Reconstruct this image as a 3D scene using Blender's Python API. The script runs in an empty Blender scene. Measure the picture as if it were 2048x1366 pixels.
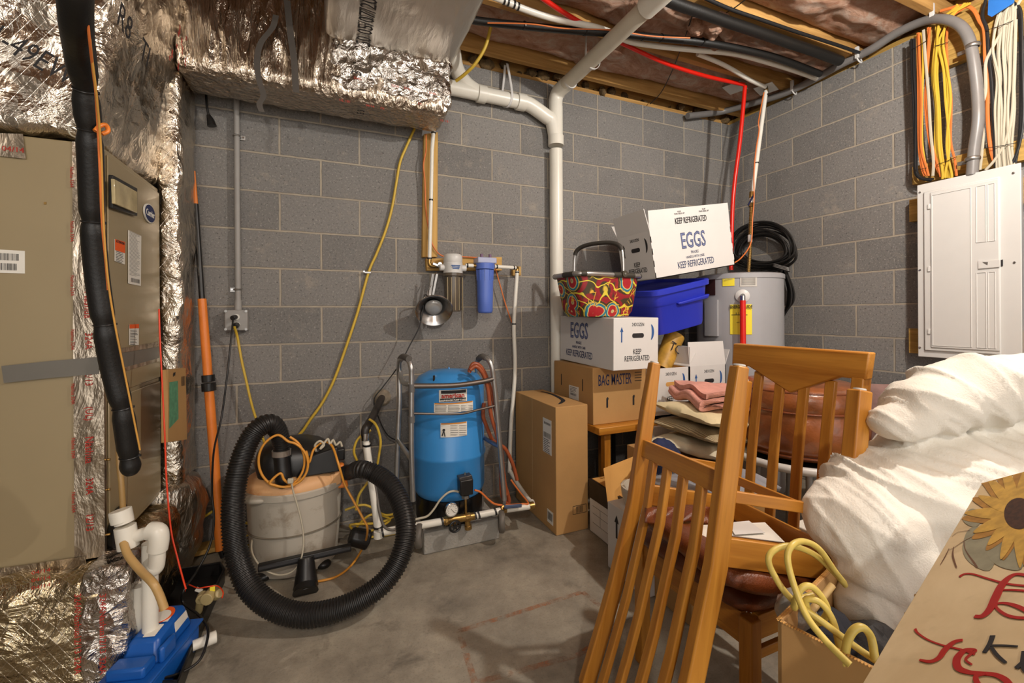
import bpy, bmesh, math, random
from mathutils import Vector, Matrix, noise
random.seed(7)
V = Vector
SC = bpy.context.scene
COL = SC.collection
# ---------------------------------------------------------------- camera
F_PX, CX, CY = 873.49, 1024.0, 630.03
YAW, PITCH, ROLL = 0.403427, 0.000206, -0.005578
CAM = V((-3.120, -2.648, 1.180))
_f = V((math.sin(YAW), math.cos(YAW), 0)); _r0 = V((math.cos(YAW), -math.sin(YAW), 0)); _u0 = V((0, 0, 1))
_r = _r0*math.cos(ROLL)+_u0*math.sin(ROLL); _u = _u0*math.cos(ROLL)-_r0*math.sin(ROLL)
cd = bpy.data.cameras.new('camera'); cam = bpy.data.objects.new('camera', cd); COL.objects.link(cam)
cam.matrix_world = Matrix(((_r.x, _u.x, -_f.x, CAM.x), (_r.y, _u.y, -_f.y, CAM.y), (_r.z, _u.z, -_f.z, CAM.z), (0, 0, 0, 1)))
cd.sensor_width = 36; cd.lens = F_PX/2048*36; cd.shift_y = -(683-CY)/2048; cd.clip_start = .05
SC.camera = cam
# ---------------------------------------------------------------- light
SC.view_settings.view_transform = 'Standard'; SC.view_settings.look = 'None'
SC.view_settings.gamma = 1; SC.view_settings.exposure = 0.34; SC.view_settings.use_curve_mapping = False
W = bpy.data.worlds.new('world'); SC.world = W; W.use_nodes = True
W.node_tree.nodes['Background'].inputs[0].default_value = (1, .96, .91, 1)
W.node_tree.nodes['Background'].inputs[1].default_value = 1.5
def lamp(name, loc, power, r, col):
    l = bpy.data.lights.new(name, 'POINT'); l.energy = power; l.shadow_soft_size = r; l.color = col
    o = bpy.data.objects.new(name, l); o.location = loc; COL.objects.link(o); return o
lamp('ceiling_bulb_and_fill', (-1.2, -2.25, 2.52), 100, .03, (1, .945, .87))
lamp('ceiling_bulb_and_fill', (-3.3, -3.9, 2.45), 72, .06, (1, .93, .84))  # unseen fill lamp added behind the camera to brighten the left foil
# ---------------------------------------------------------------- helpers
def ray(px, py): return _r*((px-CX)/F_PX)-_u*((py-CY)/F_PX)+_f
def at(px, py, x=None, y=None, z=None, d=None):
    v = ray(px, py)
    t = d if d is not None else ((x-CAM.x)/v.x if x is not None else (y-CAM.y)/v.y if y is not None else (z-CAM.z)/v.z)
    return CAM+v*t
def PY(y, *p): return [at(a, b, y=y) for a, b in p]
def PX(x, *p): return [at(a, b, x=x) for a, b in p]
def PD(*p): return [at(a, b, d=c) for a, b, c in p]
def lin(v):
    v /= 255.0
    return v/12.92 if v <= .04045 else ((v+.055)/1.055)**2.4
def rgb(r, g, b): return (lin(r), lin(g), lin(b), 1)
class N:
    def __init__(s, name):
        s.m = bpy.data.materials.new(name); s.m.use_nodes = True; s.t = s.m.node_tree; s.b = s.t.nodes['Principled BSDF']
    def n(s, kind, **kw):
        q = s.t.nodes.new(kind)
        for k, v in kw.items():
            if k.startswith('_'): setattr(q, k[1:], v)
            else: q.inputs[k.replace('__', ' ')].default_value = v
        return q
    def l(s, a, b): s.t.links.new(a, b)
    def co(s, scale=(1, 1, 1), rot=(0, 0, 0), loc=(0, 0, 0)):
        tc = s.n('ShaderNodeTexCoord'); mp = s.n('ShaderNodeMapping', Scale=scale, Rotation=rot, Location=loc)
        s.l(tc.outputs['Object'], mp.inputs['Vector']); return mp.outputs['Vector']
    def ramp(s, fac, stops):
        r = s.n('ShaderNodeValToRGB'); e = r.color_ramp.elements
        while len(e) < len(stops): e.new(.5)
        for i, (p, c) in enumerate(stops): e[i].position = p; e[i].color = c
        s.l(fac, r.inputs['Fac']); return r.outputs['Color']
    def mix(s, fac, a, b, mode='MIX'):
        q = s.n('ShaderNodeMix', _data_type='RGBA', _blend_type=mode)
        for sock, val in ((q.inputs[0], fac), (q.inputs[6], a), (q.inputs[7], b)):
            if isinstance(val, (int, float)): sock.default_value = val
            elif isinstance(val, tuple): sock.default_value = val
            else: s.l(val, sock)
        return q.outputs[2]
    def noise(s, vec, scale, detail=4, rough=.55, dist=0):
        q = s.n('ShaderNodeTexNoise', Scale=scale, Detail=detail, Roughness=rough, Distortion=dist); s.l(vec, q.inputs['Vector']); return q.outputs['Fac']
    def mixv(s, v, f, k):
        q = s.n('ShaderNodeVectorMath', _operation='MULTIPLY_ADD'); s.l(f, q.inputs[0]); q.inputs[1].default_value = (k, k, k); s.l(v, q.inputs[2]); return q.outputs[0]
    def bump(s, h, strength=.3, dist=.01, prev=None):
        q = s.n('ShaderNodeBump', Strength=strength, Distance=dist); s.l(h, q.inputs['Height'])
        if prev is not None: s.l(prev, q.inputs['Normal'])
        s.l(q.outputs['Normal'], s.b.inputs['Normal']); return q.outputs['Normal']
    def math(s, op, a, b=0.0):
        q = s.n('ShaderNodeMath', _operation=op)
        for i, v in enumerate((a, b)):
            if isinstance(v, (int, float)): q.inputs[i].default_value = v
            else: s.l(v, q.inputs[i])
        return q.outputs[0]
def mat(name, col, rough=.5, metal=0.0, var=.12, vs=12, bump=0.0, bs=60, spec=.5, trans=0.0, coat=0.0, dirt=None, scale=(1, 1, 1)):
    a = N(name); v = a.co(scale)
    c2 = tuple(x*(1-var) for x in col[:3])+(1,)
    f = a.noise(v, vs, 4)
    c = a.mix(a.ramp(f, [(.35, (0, 0, 0, 1)), (.65, (1, 1, 1, 1))]), c2, col)
    if dirt:
        f2 = a.noise(v, dirt[1], 6, .7); c = a.mix(a.ramp(f2, [(dirt[2], (0, 0, 0, 1)), (dirt[2]+.14, (.8, .8, .8, 1))]), c, dirt[0])
    a.l(c, a.b.inputs['Base Color']); a.b.inputs['Roughness'].default_value = rough; a.b.inputs['Metallic'].default_value = metal
    a.b.inputs['Specular IOR Level'].default_value = spec; a.b.inputs['Coat Weight'].default_value = coat
    if trans: a.b.inputs['Transmission Weight'].default_value = trans; a.b.inputs['IOR'].default_value = 1.2
    if bump: a.bump(a.noise(v, bs, 5), bump, .01)
    return a.m
def block_mat(name, axis, width, off, zoff, flip):
    a = N(name); tc = a.n('ShaderNodeTexCoord'); sp = a.n('ShaderNodeSeparateXYZ'); a.l(tc.outputs['Object'], sp.inputs[0])
    cb = a.n('ShaderNodeCombineXYZ')
    a.l(a.math('ADD', sp.outputs[axis], off), cb.inputs[0]); a.l(a.math('ADD', sp.outputs[2], zoff), cb.inputs[1])
    obj = tc.outputs['Object']
    br = a.n('ShaderNodeTexBrick', Scale=1.0, Mortar__Size=.0062, Mortar__Smooth=.25, Bias=0.0, Brick__Width=width, Row__Height=.2032, _offset=.5 if flip is not None else 0, _offset_frequency=2, _squash=1)
    br.inputs['Color1'].default_value = (0, 0, 0, 1); br.inputs['Color2'].default_value = (1, 1, 1, 1); br.inputs['Mortar'].default_value = (.5, .5, .5, 1)
    wob = a.n('ShaderNodeTexNoise', Scale=14.0, Detail=3.0); a.l(obj, wob.inputs['Vector'])
    vm = a.n('ShaderNodeVectorMath', _operation='MULTIPLY_ADD'); a.l(wob.outputs['Color'], vm.inputs[0]); vm.inputs[1].default_value = (.005, .005, 0); a.l(cb.outputs[0], vm.inputs[2])
    a.l(vm.outputs[0], br.inputs['Vector'])
    base = a.mix(br.outputs['Color'], rgb(108, 106, 104), rgb(132, 129, 126))
    base = a.mix(a.ramp(a.noise(obj, 3.2, 5, .6), [(.3, (0, 0, 0, 1)), (.7, (1, 1, 1, 1))]), base, a.mix(.5, base, rgb(134, 131, 127)))
    sp1 = a.noise(obj, 105, 4, .75); base = a.mix(a.ramp(sp1, [(.56, (0, 0, 0, 1)), (.68, (1, 1, 1, 1))]), base, rgb(170, 166, 160))
    sp2 = a.noise(obj, 85, 4, .75); base = a.mix(a.ramp(sp2, [(.34, (1, 1, 1, 1)), (.44, (0, 0, 0, 1))]), base, rgb(82, 80, 79))
    ef = a.noise(obj, 4.5, 9, .8); base = a.mix(a.ramp(ef, [(.56, (0, 0, 0, 1)), (.70, (.6, .6, .6, 1))]), base, rgb(165, 155, 140))
    ye = a.noise(obj, 4.1, 5, .6, .4); base = a.mix(a.ramp(ye, [(.74, (0, 0, 0, 1)), (.78, (.6, .6, .6, 1))]), base, rgb(165, 135, 70))
    mort = a.mix(a.ramp(a.noise(obj, 9, 4), [(.3, (0, 0, 0, 1)), (.7, (1, 1, 1, 1))]), rgb(150, 141, 128), rgb(172, 162, 146))
    a.l(a.mix(br.outputs['Fac'], base, mort), a.b.inputs['Base Color']); a.b.inputs['Roughness'].default_value = .93; a.b.inputs['Specular IOR Level'].default_value = .2
    b1 = a.bump(br.outputs['Fac'], .9, -.006); a.bump(sp1, .55, .004, b1)
    return a.m
def wood(name, c1, c2, axis='x', rough=.42, sc=1.0, grain=28):
    a = N(name); s = {'x': (.06, 1, 1), 'y': (1, .06, 1), 'z': (1, 1, .06)}[axis]; v = a.co(tuple(k*sc for k in s))
    f = a.noise(v, grain, 5, .6, .6); c = a.mix(a.ramp(f, [(.3, (0, 0, 0, 1)), (.68, (1, 1, 1, 1))]), c1, c2)
    g = a.noise(v, grain*4, 3, .6); c = a.mix(a.ramp(g, [(.55, (0, 0, 0, 1)), (.75, (.3, .3, .3, 1))]), c, tuple(x*.6 for x in c1[:3])+(1,))
    a.l(c, a.b.inputs['Base Color']); a.b.inputs['Roughness'].default_value = rough; a.bump(f, .12, .004); return a.m
def foil_mat(name, stretch=(1, 1, 1), scrim=True, tint=(226, 216, 202), rough=.22, cr=1.0):
    a = N(name); v = a.co(stretch); o = a.co()
    a.b.inputs['Metallic'].default_value = 1
    c = a.mix(a.noise(o, 6, 4), rgb(*tint), rgb(tint[0]-22, tint[1]-25, tint[2]-30)); a.l(c, a.b.inputs['Base Color'])
    r = a.math('ADD', a.math('MULTIPLY', a.noise(o, 5, 3), .16), rough-.08); a.l(r, a.b.inputs['Roughness'])
    n1 = a.noise(v, 4.5, 5, .58, 1.8); b = a.bump(n1, .55*cr, .05)
    vo = a.n('ShaderNodeTexVoronoi', Scale=13.0); vo.inputs['Randomness'].default_value = 1; a.l(a.mixv(v, a.noise(v, 9, 3), .06), vo.inputs['Vector']); b = a.bump(vo.outputs['Distance'], .45*cr, .025, b)
    b = a.bump(a.noise(v, 38, 3, .6, .6), .22*cr, .008, b)
    if scrim:
        w = []; tc_ = a.n('ShaderNodeTexCoord'); sx = a.n('ShaderNodeSeparateXYZ'); a.l(tc_.outputs['Object'], sx.inputs[0]); h_ = a.math('MULTIPLY', a.math('ADD', sx.outputs[0], sx.outputs[1]), 34.0)
        for sg_ in (1, -1):
            zz_ = a.math('MULTIPLY', sx.outputs[2], 22.0*sg_); w.append(a.ramp(a.math('FRACT', a.math('ADD', h_, zz_)), [(.0, (1, 1, 1, 1)), (.05, (1, 1, 1, 1)), (.09, (0, 0, 0, 1))]))
        c = a.mix(a.math('MULTIPLY', a.mix(1.0, w[0], w[1], 'ADD'), .35), c, rgb(250, 246, 238)); a.l(c, a.b.inputs['Base Color'])
        b = a.bump(a.mix(1.0, w[0], w[1], 'ADD'), .35, .003, b)
    return a.m
# ---------------------------------------------------------------- mesh builder
WM = {}
def catmull(p, sub=8, closed=False):
    p = [V(q) for q in p]; n = len(p); out = []
    if n < 3: return p
    rng = n if closed else n-1
    for i in range(rng):
        a, b, c, d = (p[(i-1) % n], p[i], p[(i+1) % n], p[(i+2) % n]) if closed else (p[max(i-1, 0)], p[i], p[i+1], p[min(i+2, n-1)])
        for k in range(sub):
            t = k/sub
            out.append(.5*((2*b)+(c-a)*t+(2*a-5*b+4*c-d)*t*t+(3*b-a-3*c+d)*t**3))
    if not closed: out.append(p[-1])
    return out
def resample(p, step):
    out = [p[0]]; acc = 0.0
    for a, b in zip(p, p[1:]):
        L = (b-a).length
        if L == 0: continue
        s = step-acc
        while s <= L: out.append(a.lerp(b, s/L)); s += step
        acc = (acc+L) % step
    return out
SPLIT = {'crimp_ring', 'zip_tie', 'caster', 'rim_sleeve', 'corner_screw', 'bleed_button', 'screw', 'clamp_sleeve', 'barcodes_', 'vent_slats', 'cut_slots', 'receptacle_face', 'brass_fitting_'}
class MB:
    def __init__(s): s.bm = bmesh.new(); s.words = []; s.one = False
    def _face(s, vs):
        try: return s.bm.faces.new(vs)
        except ValueError: return None
    def hexa(s, pts):
        v = [s.bm.verts.new(p) for p in pts]
        for f in ((3, 2, 1, 0), (4, 5, 6, 7), (0, 1, 5, 4), (1, 2, 6, 5), (2, 3, 7, 6), (3, 0, 4, 7)): s._face([v[i] for i in f])
        return s
    def bx(s, x0, x1, y0, y1, z0, z1, M=None):
        p = [V(q) for q in ((x0, y0, z0), (x1, y0, z0), (x1, y1, z0), (x0, y1, z0), (x0, y0, z1), (x1, y0, z1), (x1, y1, z1), (x0, y1, z1))]
        if M is not None: p = [M @ q for q in p]
        return s.hexa(p)
    def bar(s, a, b, w, h, up=V((0, 0, 1))):
        a, b = V(a), V(b); d = (b-a).normalized(); side = d.cross(up)
        if side.length < 1e-4: side = d.cross(V((0, 1, 0)))
        side.normalize(); u = side.cross(d).normalized(); side *= w/2; u *= h/2
        return s.hexa([a-side-u, a+side-u, a+side+u, a-side+u, b-side-u, b+side-u, b+side+u, b-side+u])
    def prism(s, poly, ext):
        ext = V(ext); lo = [s.bm.verts.new(V(p)) for p in poly]; hi = [s.bm.verts.new(V(p)+ext) for p in poly]; n = len(poly)
        s._face(lo[::-1]); s._face(hi)
        for i in range(n): s._face([lo[i], lo[(i+1) % n], hi[(i+1) % n], hi[i]])
        return s
    def tube(s, pts, r, n=12, closed=False, caps=True, flat=None):
        pts = [V(p) for p in pts]; m = len(pts); rs = r if isinstance(r, (list, tuple)) else [r]*m
        T = []
        for i in range(m):
            a = pts[(i-1) % m] if closed else pts[max(i-1, 0)]; b = pts[(i+1) % m] if closed else pts[min(i+1, m-1)]
            d = (b-a); T.append(d.normalized() if d.length > 1e-9 else (T[-1] if T else V((0, 0, 1))))
        up = V((0, 0, 1)) if abs(T[0].z) < .9 else V((0, 1, 0))
        nrm = T[0].cross(up).normalized(); rings = []
        for i in range(m):
            if i:
                ax = T[i-1].cross(T[i])
                if ax.length > 1e-7: nrm = Matrix.Rotation(T[i-1].angle(T[i]), 3, ax.normalized()) @ nrm
            nrm = (nrm-T[i]*nrm.dot(T[i])).normalized(); bi = T[i].cross(nrm)
            k2 = flat if flat else 1
            rings.append([s.bm.verts.new(pts[i]+(nrm*math.cos(2*math.pi*k/n)*rs[i]+bi*math.sin(2*math.pi*k/n)*rs[i]*k2)) for k in range(n)])
        for i in range(m if closed else m-1):
            A, B = rings[i], rings[(i+1) % m]
            for k in range(n): s._face([A[k], A[(k+1) % n], B[(k+1) % n], B[k]])
        if caps and not closed: s._face(rings[0][::-1]); s._face(rings[-1])
        return s
    def cyl(s, a, b, r, n=24): return s.tube([a, b], r, n)
    def lathe(s, prof, c=(0, 0, 0), M=None, n=40, sx=1, sy=1, caps=True):
        M = M if M is not None else Matrix.Identity(3); c = V(c); R = []
        for r, z in prof: R.append([s.bm.verts.new(c+M @ V((r*math.cos(2*math.pi*k/n)*sx, r*math.sin(2*math.pi*k/n)*sy, z))) for k in range(n)])
        for A, B in zip(R, R[1:]):
            for k in range(n): s._face([A[k], A[(k+1) % n], B[(k+1) % n], B[k]])
        if caps: s._face(R[0][::-1]); s._face(R[-1])
        return s
    def ell(s, c, r, M=None, n=20):
        prof = [(math.sin(math.pi*i/10)+1e-4, -math.cos(math.pi*i/10)) for i in range(11)]
        D = Matrix.Diagonal(V(r)); D = (M @ D) if M is not None else D
        return s.lathe(prof, c, D, n)
    def text(s, body, O, X, Y, size, sx=1.0, bold=0.0, ext=.0004, align='CENTER'):
        cu = bpy.data.curves.new('t', 'FONT'); cu.body = body; cu.size = size; cu.align_x = align; cu.align_y = 'CENTER'; cu.offset = bold*size; cu.extrude = ext; cu.resolution_u = 2
        ob = bpy.data.objects.new('t', cu); me = ob.to_mesh(); X = V(X).normalized(); Y = V(Y).normalized(); Z = X.cross(Y)
        off = len(s.bm.verts); vs = []
        for v in me.vertices: vs.append(s.bm.verts.new(V(O)+X*v.co.x*sx+Y*v.co.y+Z*v.co.z))
        for p in me.polygons: s._face([vs[i] for i in p.vertices])
        s.words.append((off, len(s.bm.verts))); ob.to_mesh_clear(); bpy.data.objects.remove(ob); bpy.data.curves.remove(cu); return s
    def stroke(s, pts, ws, O, X, Y, ext=.0006):
        X = V(X); Y = V(Y); Z = X.cross(Y).normalized()*ext; pts = catmull([V((a, b, 0)) for a, b in pts], 8); m = len(pts)
        wl = [ws[min(int(i/(m-1)*(len(ws)-1)), len(ws)-2)]*(1-(i/(m-1)*(len(ws)-1)-min(int(i/(m-1)*(len(ws)-1)), len(ws)-2)))+ws[min(int(i/(m-1)*(len(ws)-1)), len(ws)-2)+1]*(i/(m-1)*(len(ws)-1)-min(int(i/(m-1)*(len(ws)-1)), len(ws)-2)) for i in range(m)]
        L, Rr = [], []
        for i in range(m):
            d = (pts[min(i+1, m-1)]-pts[max(i-1, 0)]); d.normalize(); nn = V((-d.y, d.x, 0))*wl[i]/2
            for lst, q in ((L, pts[i]+nn), (Rr, pts[i]-nn)): lst.append(V(O)+X*q.x+Y*q.y+Z)
        a = [s.bm.verts.new(p) for p in L]; b = [s.bm.verts.new(p) for p in Rr]
        for i in range(m-1): s._face([a[i], b[i], b[i+1], a[i+1]])
        return s
    def grid(s, fn, nu, nv, thick=0, closeu=False):
        g = [[s.bm.verts.new(V(fn(i/nu, j/nv))) for j in range(nv+1)] for i in range(nu+1)]
        for i in range(nu):
            for j in range(nv): s._face([g[i][j], g[i+1][j], g[i+1][j+1], g[i][j+1]])
        return s
    def wrinkle(s, amp, sc, seed=0, ridge=True, keep=None):
        s.bm.normal_update(); o = V((seed*3.1, seed*1.7, seed*.9))
        for v in list(s.bm.verts):
            q = V((v.co.x*sc[0], v.co.y*sc[1], v.co.z*sc[2]))+o
            h = noise.fractal(q, 1, 2, 4) if not ridge else (1-abs(noise.fractal(q, .9, 2.1, 4))*2)
            v.co += v.normal*h*amp
        return s
    def sub(s, L):
        for _ in range(7):
            e = [q for q in s.bm.edges if q.calc_length() > L]
            if not e: break
            bmesh.ops.subdivide_edges(s.bm, edges=e, cuts=1, use_grid_fill=True)
        return s
    def build(s, name, m, parent=None, bevel=0, local=False, smooth=True, ang=40, mods=None, seg=2):
        bmesh.ops.remove_doubles(s.bm, verts=s.bm.verts, dist=1e-6) if False else None
        if smooth != 'keep': bmesh.ops.recalc_face_normals(s.bm, faces=s.bm.faces)
        if s.one: pass
        elif name in SPLIT or (name == 'tape_print' and s.words):
            gid = {}
            if name == 'tape_print':
                for wi, (v0, v1) in enumerate(s.words):
                    for k in range(v0, v1): gid[k] = wi
            else:
                s.bm.verts.ensure_lookup_table(); s.bm.verts.index_update(); g = 0
                for v in s.bm.verts:
                    if v.index in gid: continue
                    stk = [v]; gid[v.index] = g
                    while stk:
                        q = stk.pop()
                        for e in q.link_edges:
                            w = e.other_vert(q)
                            if w.index not in gid: gid[w.index] = g; stk.append(w)
                    g += 1
            n = max(gid.values())+1 if gid else 1
            if n > 1:
                s.bm.verts.ensure_lookup_table(); s.bm.verts.index_update(); groups = [[] for _ in range(n)]
                for f in s.bm.faces: groups[gid[f.verts[0].index]].append(f)
                out = None
                for fs in groups:
                    nb = MB(); mp = {}
                    for f in fs:
                        for v in f.verts:
                            if v.index not in mp: mp[v.index] = nb.bm.verts.new(v.co)
                        nb._face([mp[v.index] for v in f.verts])
                    nb.one = True; out = nb.build(name, m, parent, bevel, local, smooth, ang, mods, seg)
                s.bm.free(); return out
        root = parent
        Mi = None
        if parent is not None and not local: Mi = WM[parent.name].inverted()
        if Mi is not None: s.bm.transform(Mi)
        me = bpy.data.meshes.new(name); s.bm.to_mesh(me); s.bm.free()
        o = bpy.data.objects.new(name, me); COL.objects.link(o)
        for mm in (m if isinstance(m, (list, tuple)) else [m]): me.materials.append(mm)
        if smooth:
            for p in me.polygons: p.use_smooth = True
            me.set_sharp_from_angle(angle=math.radians(ang))
        if bevel:
            b = o.modifiers.new('bevel', 'BEVEL'); b.width = bevel; b.segments = seg; b.limit_method = 'ANGLE'; b.angle_limit = math.radians(40)
        if mods: mods(o)
        if parent is not None: o.parent = parent; WM[o.name] = WM[parent.name]
        else: WM[o.name] = Matrix.Identity(4)
        return o
def tag(o, label, cat, group=None, kind=None):
    o['label'] = label; o['category'] = cat
    if group: o['group'] = group
    if kind: o['kind'] = kind
    return o
def thing(name, label, cat, loc, rot=None, group=None):
    o = bpy.data.objects.new(name, None); COL.objects.link(o); M = Matrix.Translation(V(loc))
    if rot is not None: M = M @ rot.to_4x4()
    o.matrix_world = M; o.empty_display_size = .1; WM[o.name] = M.copy(); tag(o, label, cat, group); return o
def struct(o): o['kind'] = 'structure'; return o
def ribbon(mb, pts, w):
    a = [mb.bm.verts.new(p-w) for p in pts]; b = [mb.bm.verts.new(p+w) for p in pts]
    for i in range(len(pts)-1): mb._face([a[i], b[i], b[i+1], a[i+1]])
def lab(o, t): o['label'] = t; return o
def T1(name, label, cat, pts, r, m, sub=6, n=10, group=None, **k):   # one tube, one thing
    o = MB().tube(catmull(pts, sub), r, n, **k).build(name, m); return tag(o, label, cat, group)
# ---------------------------------------------------------------- materials
FOIL = foil_mat('foil', (1, 1, 1)); FOILV = foil_mat('foil_vertical_creases', (3.0, 3.0, .45), False, (206, 193, 178), .2); FOILD = foil_mat('foil_smooth', (2.6, .5, 1), False, (214, 210, 204), .36, .3)
TAPE = foil_mat('foil_tape', (1.5, 1.5, .8), False, (196, 184, 168), .3, .4); FOILT = foil_mat('foil_crumpled', (1.7, 1.7, 1.7), False, (218, 212, 206), .19, 1.2)
GALV = mat('galvanised', rgb(170, 168, 165), .35, .9, .2, 30); ALU = mat('aluminium', rgb(185, 184, 182), .33, .85, .12, 25); CHROME = mat('chrome', rgb(205, 205, 205), .15, 1, .05)
BRASS = mat('brass', rgb(176, 142, 84), .32, .9, .3, 40); PVC = mat('white_pvc', rgb(226, 222, 210), .33, 0, .05, 8); PVCG = mat('grey_pvc', rgb(150, 147, 143), .5, 0, .1); PEX = mat('white_pex', rgb(228, 225, 214), .35, 0, .04)
PEXR = mat('red_pex', rgb(215, 28, 12), .32, 0, .1); BLACK = mat('black_plastic', rgb(26, 25, 25), .38, 0, .25, 20); RUBBER = mat('black_rubber', rgb(30, 28, 27), .42, 0, .15, 40); FOAM = mat('black_foam', rgb(21, 20, 19), .45, 0, .2, 12, .1, 120)
ORANGE = mat('orange_plastic', rgb(236, 132, 48), .4, 0, .12, 8); ORW = mat('orange_wire', rgb(214, 116, 54), .45, 0, .06); YEW = mat('yellow_wire', rgb(206, 172, 58), .42, 0, .08); YCORD = mat('yellow_cord', rgb(214, 190, 96), .42, 0, .15, 30)
WHW = mat('white_wire', rgb(184, 176, 156), .5, 0, .06); BKW = mat('black_wire', rgb(28, 29, 31), .4, 0, .1); REDW = mat('red_wire', rgb(228, 62, 22), .4, 0, .1); RHOSE = mat('brick_red_hose', rgb(158, 80, 46), .36, 0, .2, 18)
GREYC = mat('grey_conduit', rgb(122, 119, 117), .36, 0, .12, 10); PANELW = mat('panel_white', rgb(204, 203, 200), .38, 0, .02); TAUPE = mat('taupe_enamel', rgb(156, 140, 108), .34, .1, .05, 3, 0, 60, .5); GREYE = mat('grey_enamel', rgb(160, 160, 163), .33, 0, .03)
WHITE = mat('white_board', rgb(216, 214, 211), .7, 0, .04, 5); CARD = mat('cardboard', rgb(184, 142, 88), .82, 0, .09, 5, .05, 90); CARDI = mat('cardboard_inside', rgb(212, 160, 88), .85, 0, .08, 6); NAVY = mat('navy_ink', rgb(36, 48, 92), .7, 0, .2, 60); INK = mat('black_ink', rgb(34, 32, 34), .7, 0, .15, 60); BLUEI = mat('blue_ink', rgb(44, 88, 150), .7, 0, .1)
PAPER = mat('paper', rgb(226, 222, 212), .75, 0, .03); REDI = mat('red_ink', rgb(176, 44, 30), .6, 0, .1); YELP = mat('yellow_paper', rgb(236, 218, 56), .7, 0, .03); ORP = mat('orange_paper', rgb(232, 92, 24), .6, 0, .05)
BLUET = mat('blue_tank', rgb(58, 142, 212), .3, 0, .08, 4, 0, 60, .5, 0, .2, (rgb(120, 150, 178), 5, .70)); BLUEB = mat('blue_tote', rgb(42, 56, 190), .42, 0, .06, 3); BLUEP = mat('blue_pump', rgb(22, 88, 172), .34, 0, .1); BLUEF = mat('blue_filter', rgb(88, 116, 200), .35, 0, .05)
SMOKE = mat('smoked_plastic', rgb(96, 86, 74), .16, 0, .2, 6, 0, 60, .6); VACG = mat('grey_drum', rgb(186, 178, 164), .5, 0, .12, 4, 0, 60, .4, 0, 0, (rgb(138, 124, 104), 7, .56)); VACO = mat('faded_orange', rgb(226, 176, 126), .5, 0, .12, 5, 0, 60, .4, 0, 0, (rgb(204, 122, 66), 5, .55))
DUCTT = mat('grey_duct_tape', rgb(118, 114, 106), .42, .3, .08, 6)
OAK = {a: wood('oak_'+a, rgb(164, 102, 28), rgb(204, 142, 54), a) for a in 'xyz'}
PINE = {a: wood('pine_'+a, rgb(176, 134, 66), rgb(206, 166, 92), a, .7) for a in 'xyz'}; PTW = wood('treated_pine', rgb(140, 108, 46), rgb(190, 152, 80), 'y', .75, 1, 60); JOIST = wood('joist_pine', rgb(150, 108, 52), rgb(198, 154, 90), 'x', .8)
LEATH = mat('brown_leather', rgb(120, 62, 30), .32, 0, .3, 22, .25, 220, .5); POUF = mat('worn_leather', rgb(146, 82, 38), .3, 0, .5, 9, .15, 60, .6, 0, .2, (rgb(150, 96, 60), 14, .62))
CONC = mat('concrete_block', rgb(158, 154, 146), .95, 0, .2, 14, .5, 90)
# ================================================================ setting
def floor_mat():
    a = N('concrete_floor'); v = a.co(); o = v
    c = a.mix(a.ramp(a.noise(o, 2.6, 9, .7), [(.32, (0, 0, 0, 1)), (.66, (1, 1, 1, 1))]), rgb(112, 105, 94), rgb(172, 163, 146))
    c = a.mix(a.ramp(a.noise(o, 5, 8, .7, .5), [(.56, (0, 0, 0, 1)), (.72, (.75, .75, .75, 1))]), c, rgb(88, 82, 73))
    c = a.mix(a.ramp(a.noise(o, 3.1, 9, .72, 1.0), [(.62, (0, 0, 0, 1)), (.70, (.5, .5, .5, 1))]), c, rgb(184, 174, 158))
    c = a.mix(a.ramp(a.noise(o, 130, 3, .7), [(.35, (.3, .3, .3, 1)), (.45, (0, 0, 0, 1))]), c, rgb(84, 80, 74))
    a.l(c, a.b.inputs['Base Color']); a.l(a.ramp(a.noise(o, 4, 4), [(.3, (.42, .42, .42, 1)), (.7, (.75, .75, .75, 1))]), a.b.inputs['Roughness'])
    a.bump(a.noise(o, 22, 8, .65), .25, .012); return a.m
fl = struct(MB().bx(-5.2, .25, -5.6, .25, -.12, 0).build('floor', floor_mat()))
def stain_mat():
    a = N('rust_stain'); c = rgb(176, 122, 88); a.b.inputs['Base Color'].default_value = c; a.b.inputs['Roughness'].default_value = .8
    f = a.noise(a.co(), 26, 6, .7); a.l(a.ramp(f, [(.42, (0, 0, 0, 1)), (.62, (.6, .6, .6, 1))]), a.b.inputs['Alpha']); return a.m
st = MB()
sp_ = [at(x, y, z=.0006) for x, y in ((1165, 1184), (918, 1262), (950, 1366), (1155, 1310), (1232, 1262), (1218, 1225))]
for a_, b_ in ((0, 1), (1, 2), (0, 5), (5, 4), (3, 4), (2, 3)):
    d_ = (sp_[b_]-sp_[a_]); d_.normalize(); n_ = V((-d_.y, d_.x, 0))*.011
    st._face([st.bm.verts.new(q) for q in (sp_[a_]-n_, sp_[b_]-n_, sp_[b_]+n_, sp_[a_]+n_)])
st.build('floor_stain', stain_mat(), fl)
WB = block_mat('block_wall_back', 0, .4064, .6991, -.0158, 1); WB2 = block_mat('block_top_back', 0, .2032, .4959, -.0158, None)
WR = block_mat('block_wall_right', 1, .4064, .9411, -.0158, 1); WR2 = block_mat('block_top_right', 1, .2032, .7379, -.0158, None)
def wall(name, lo, hi, m1, m2):
    b = MB(); b.bx(lo[0], hi[0], lo[1], hi[1], 0, 2.6574); n1 = len(b.bm.faces); b.bx(lo[0], hi[0], lo[1], hi[1], 2.6574, 2.762); b.bm.faces.ensure_lookup_table()
    for f in b.bm.faces[n1:]: f.material_index = 1
    return struct(b.build(name, [m1, m2], smooth=False))
wall('wall_back', (-5.2, 0), (0, .2), WB, WB2); wall('wall_right', (0, -5.6), (.2, .2), WR, WR2); wall('wall_left', (-5.4, -5.6), (-5.2, .2), WR, WR2)
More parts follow.
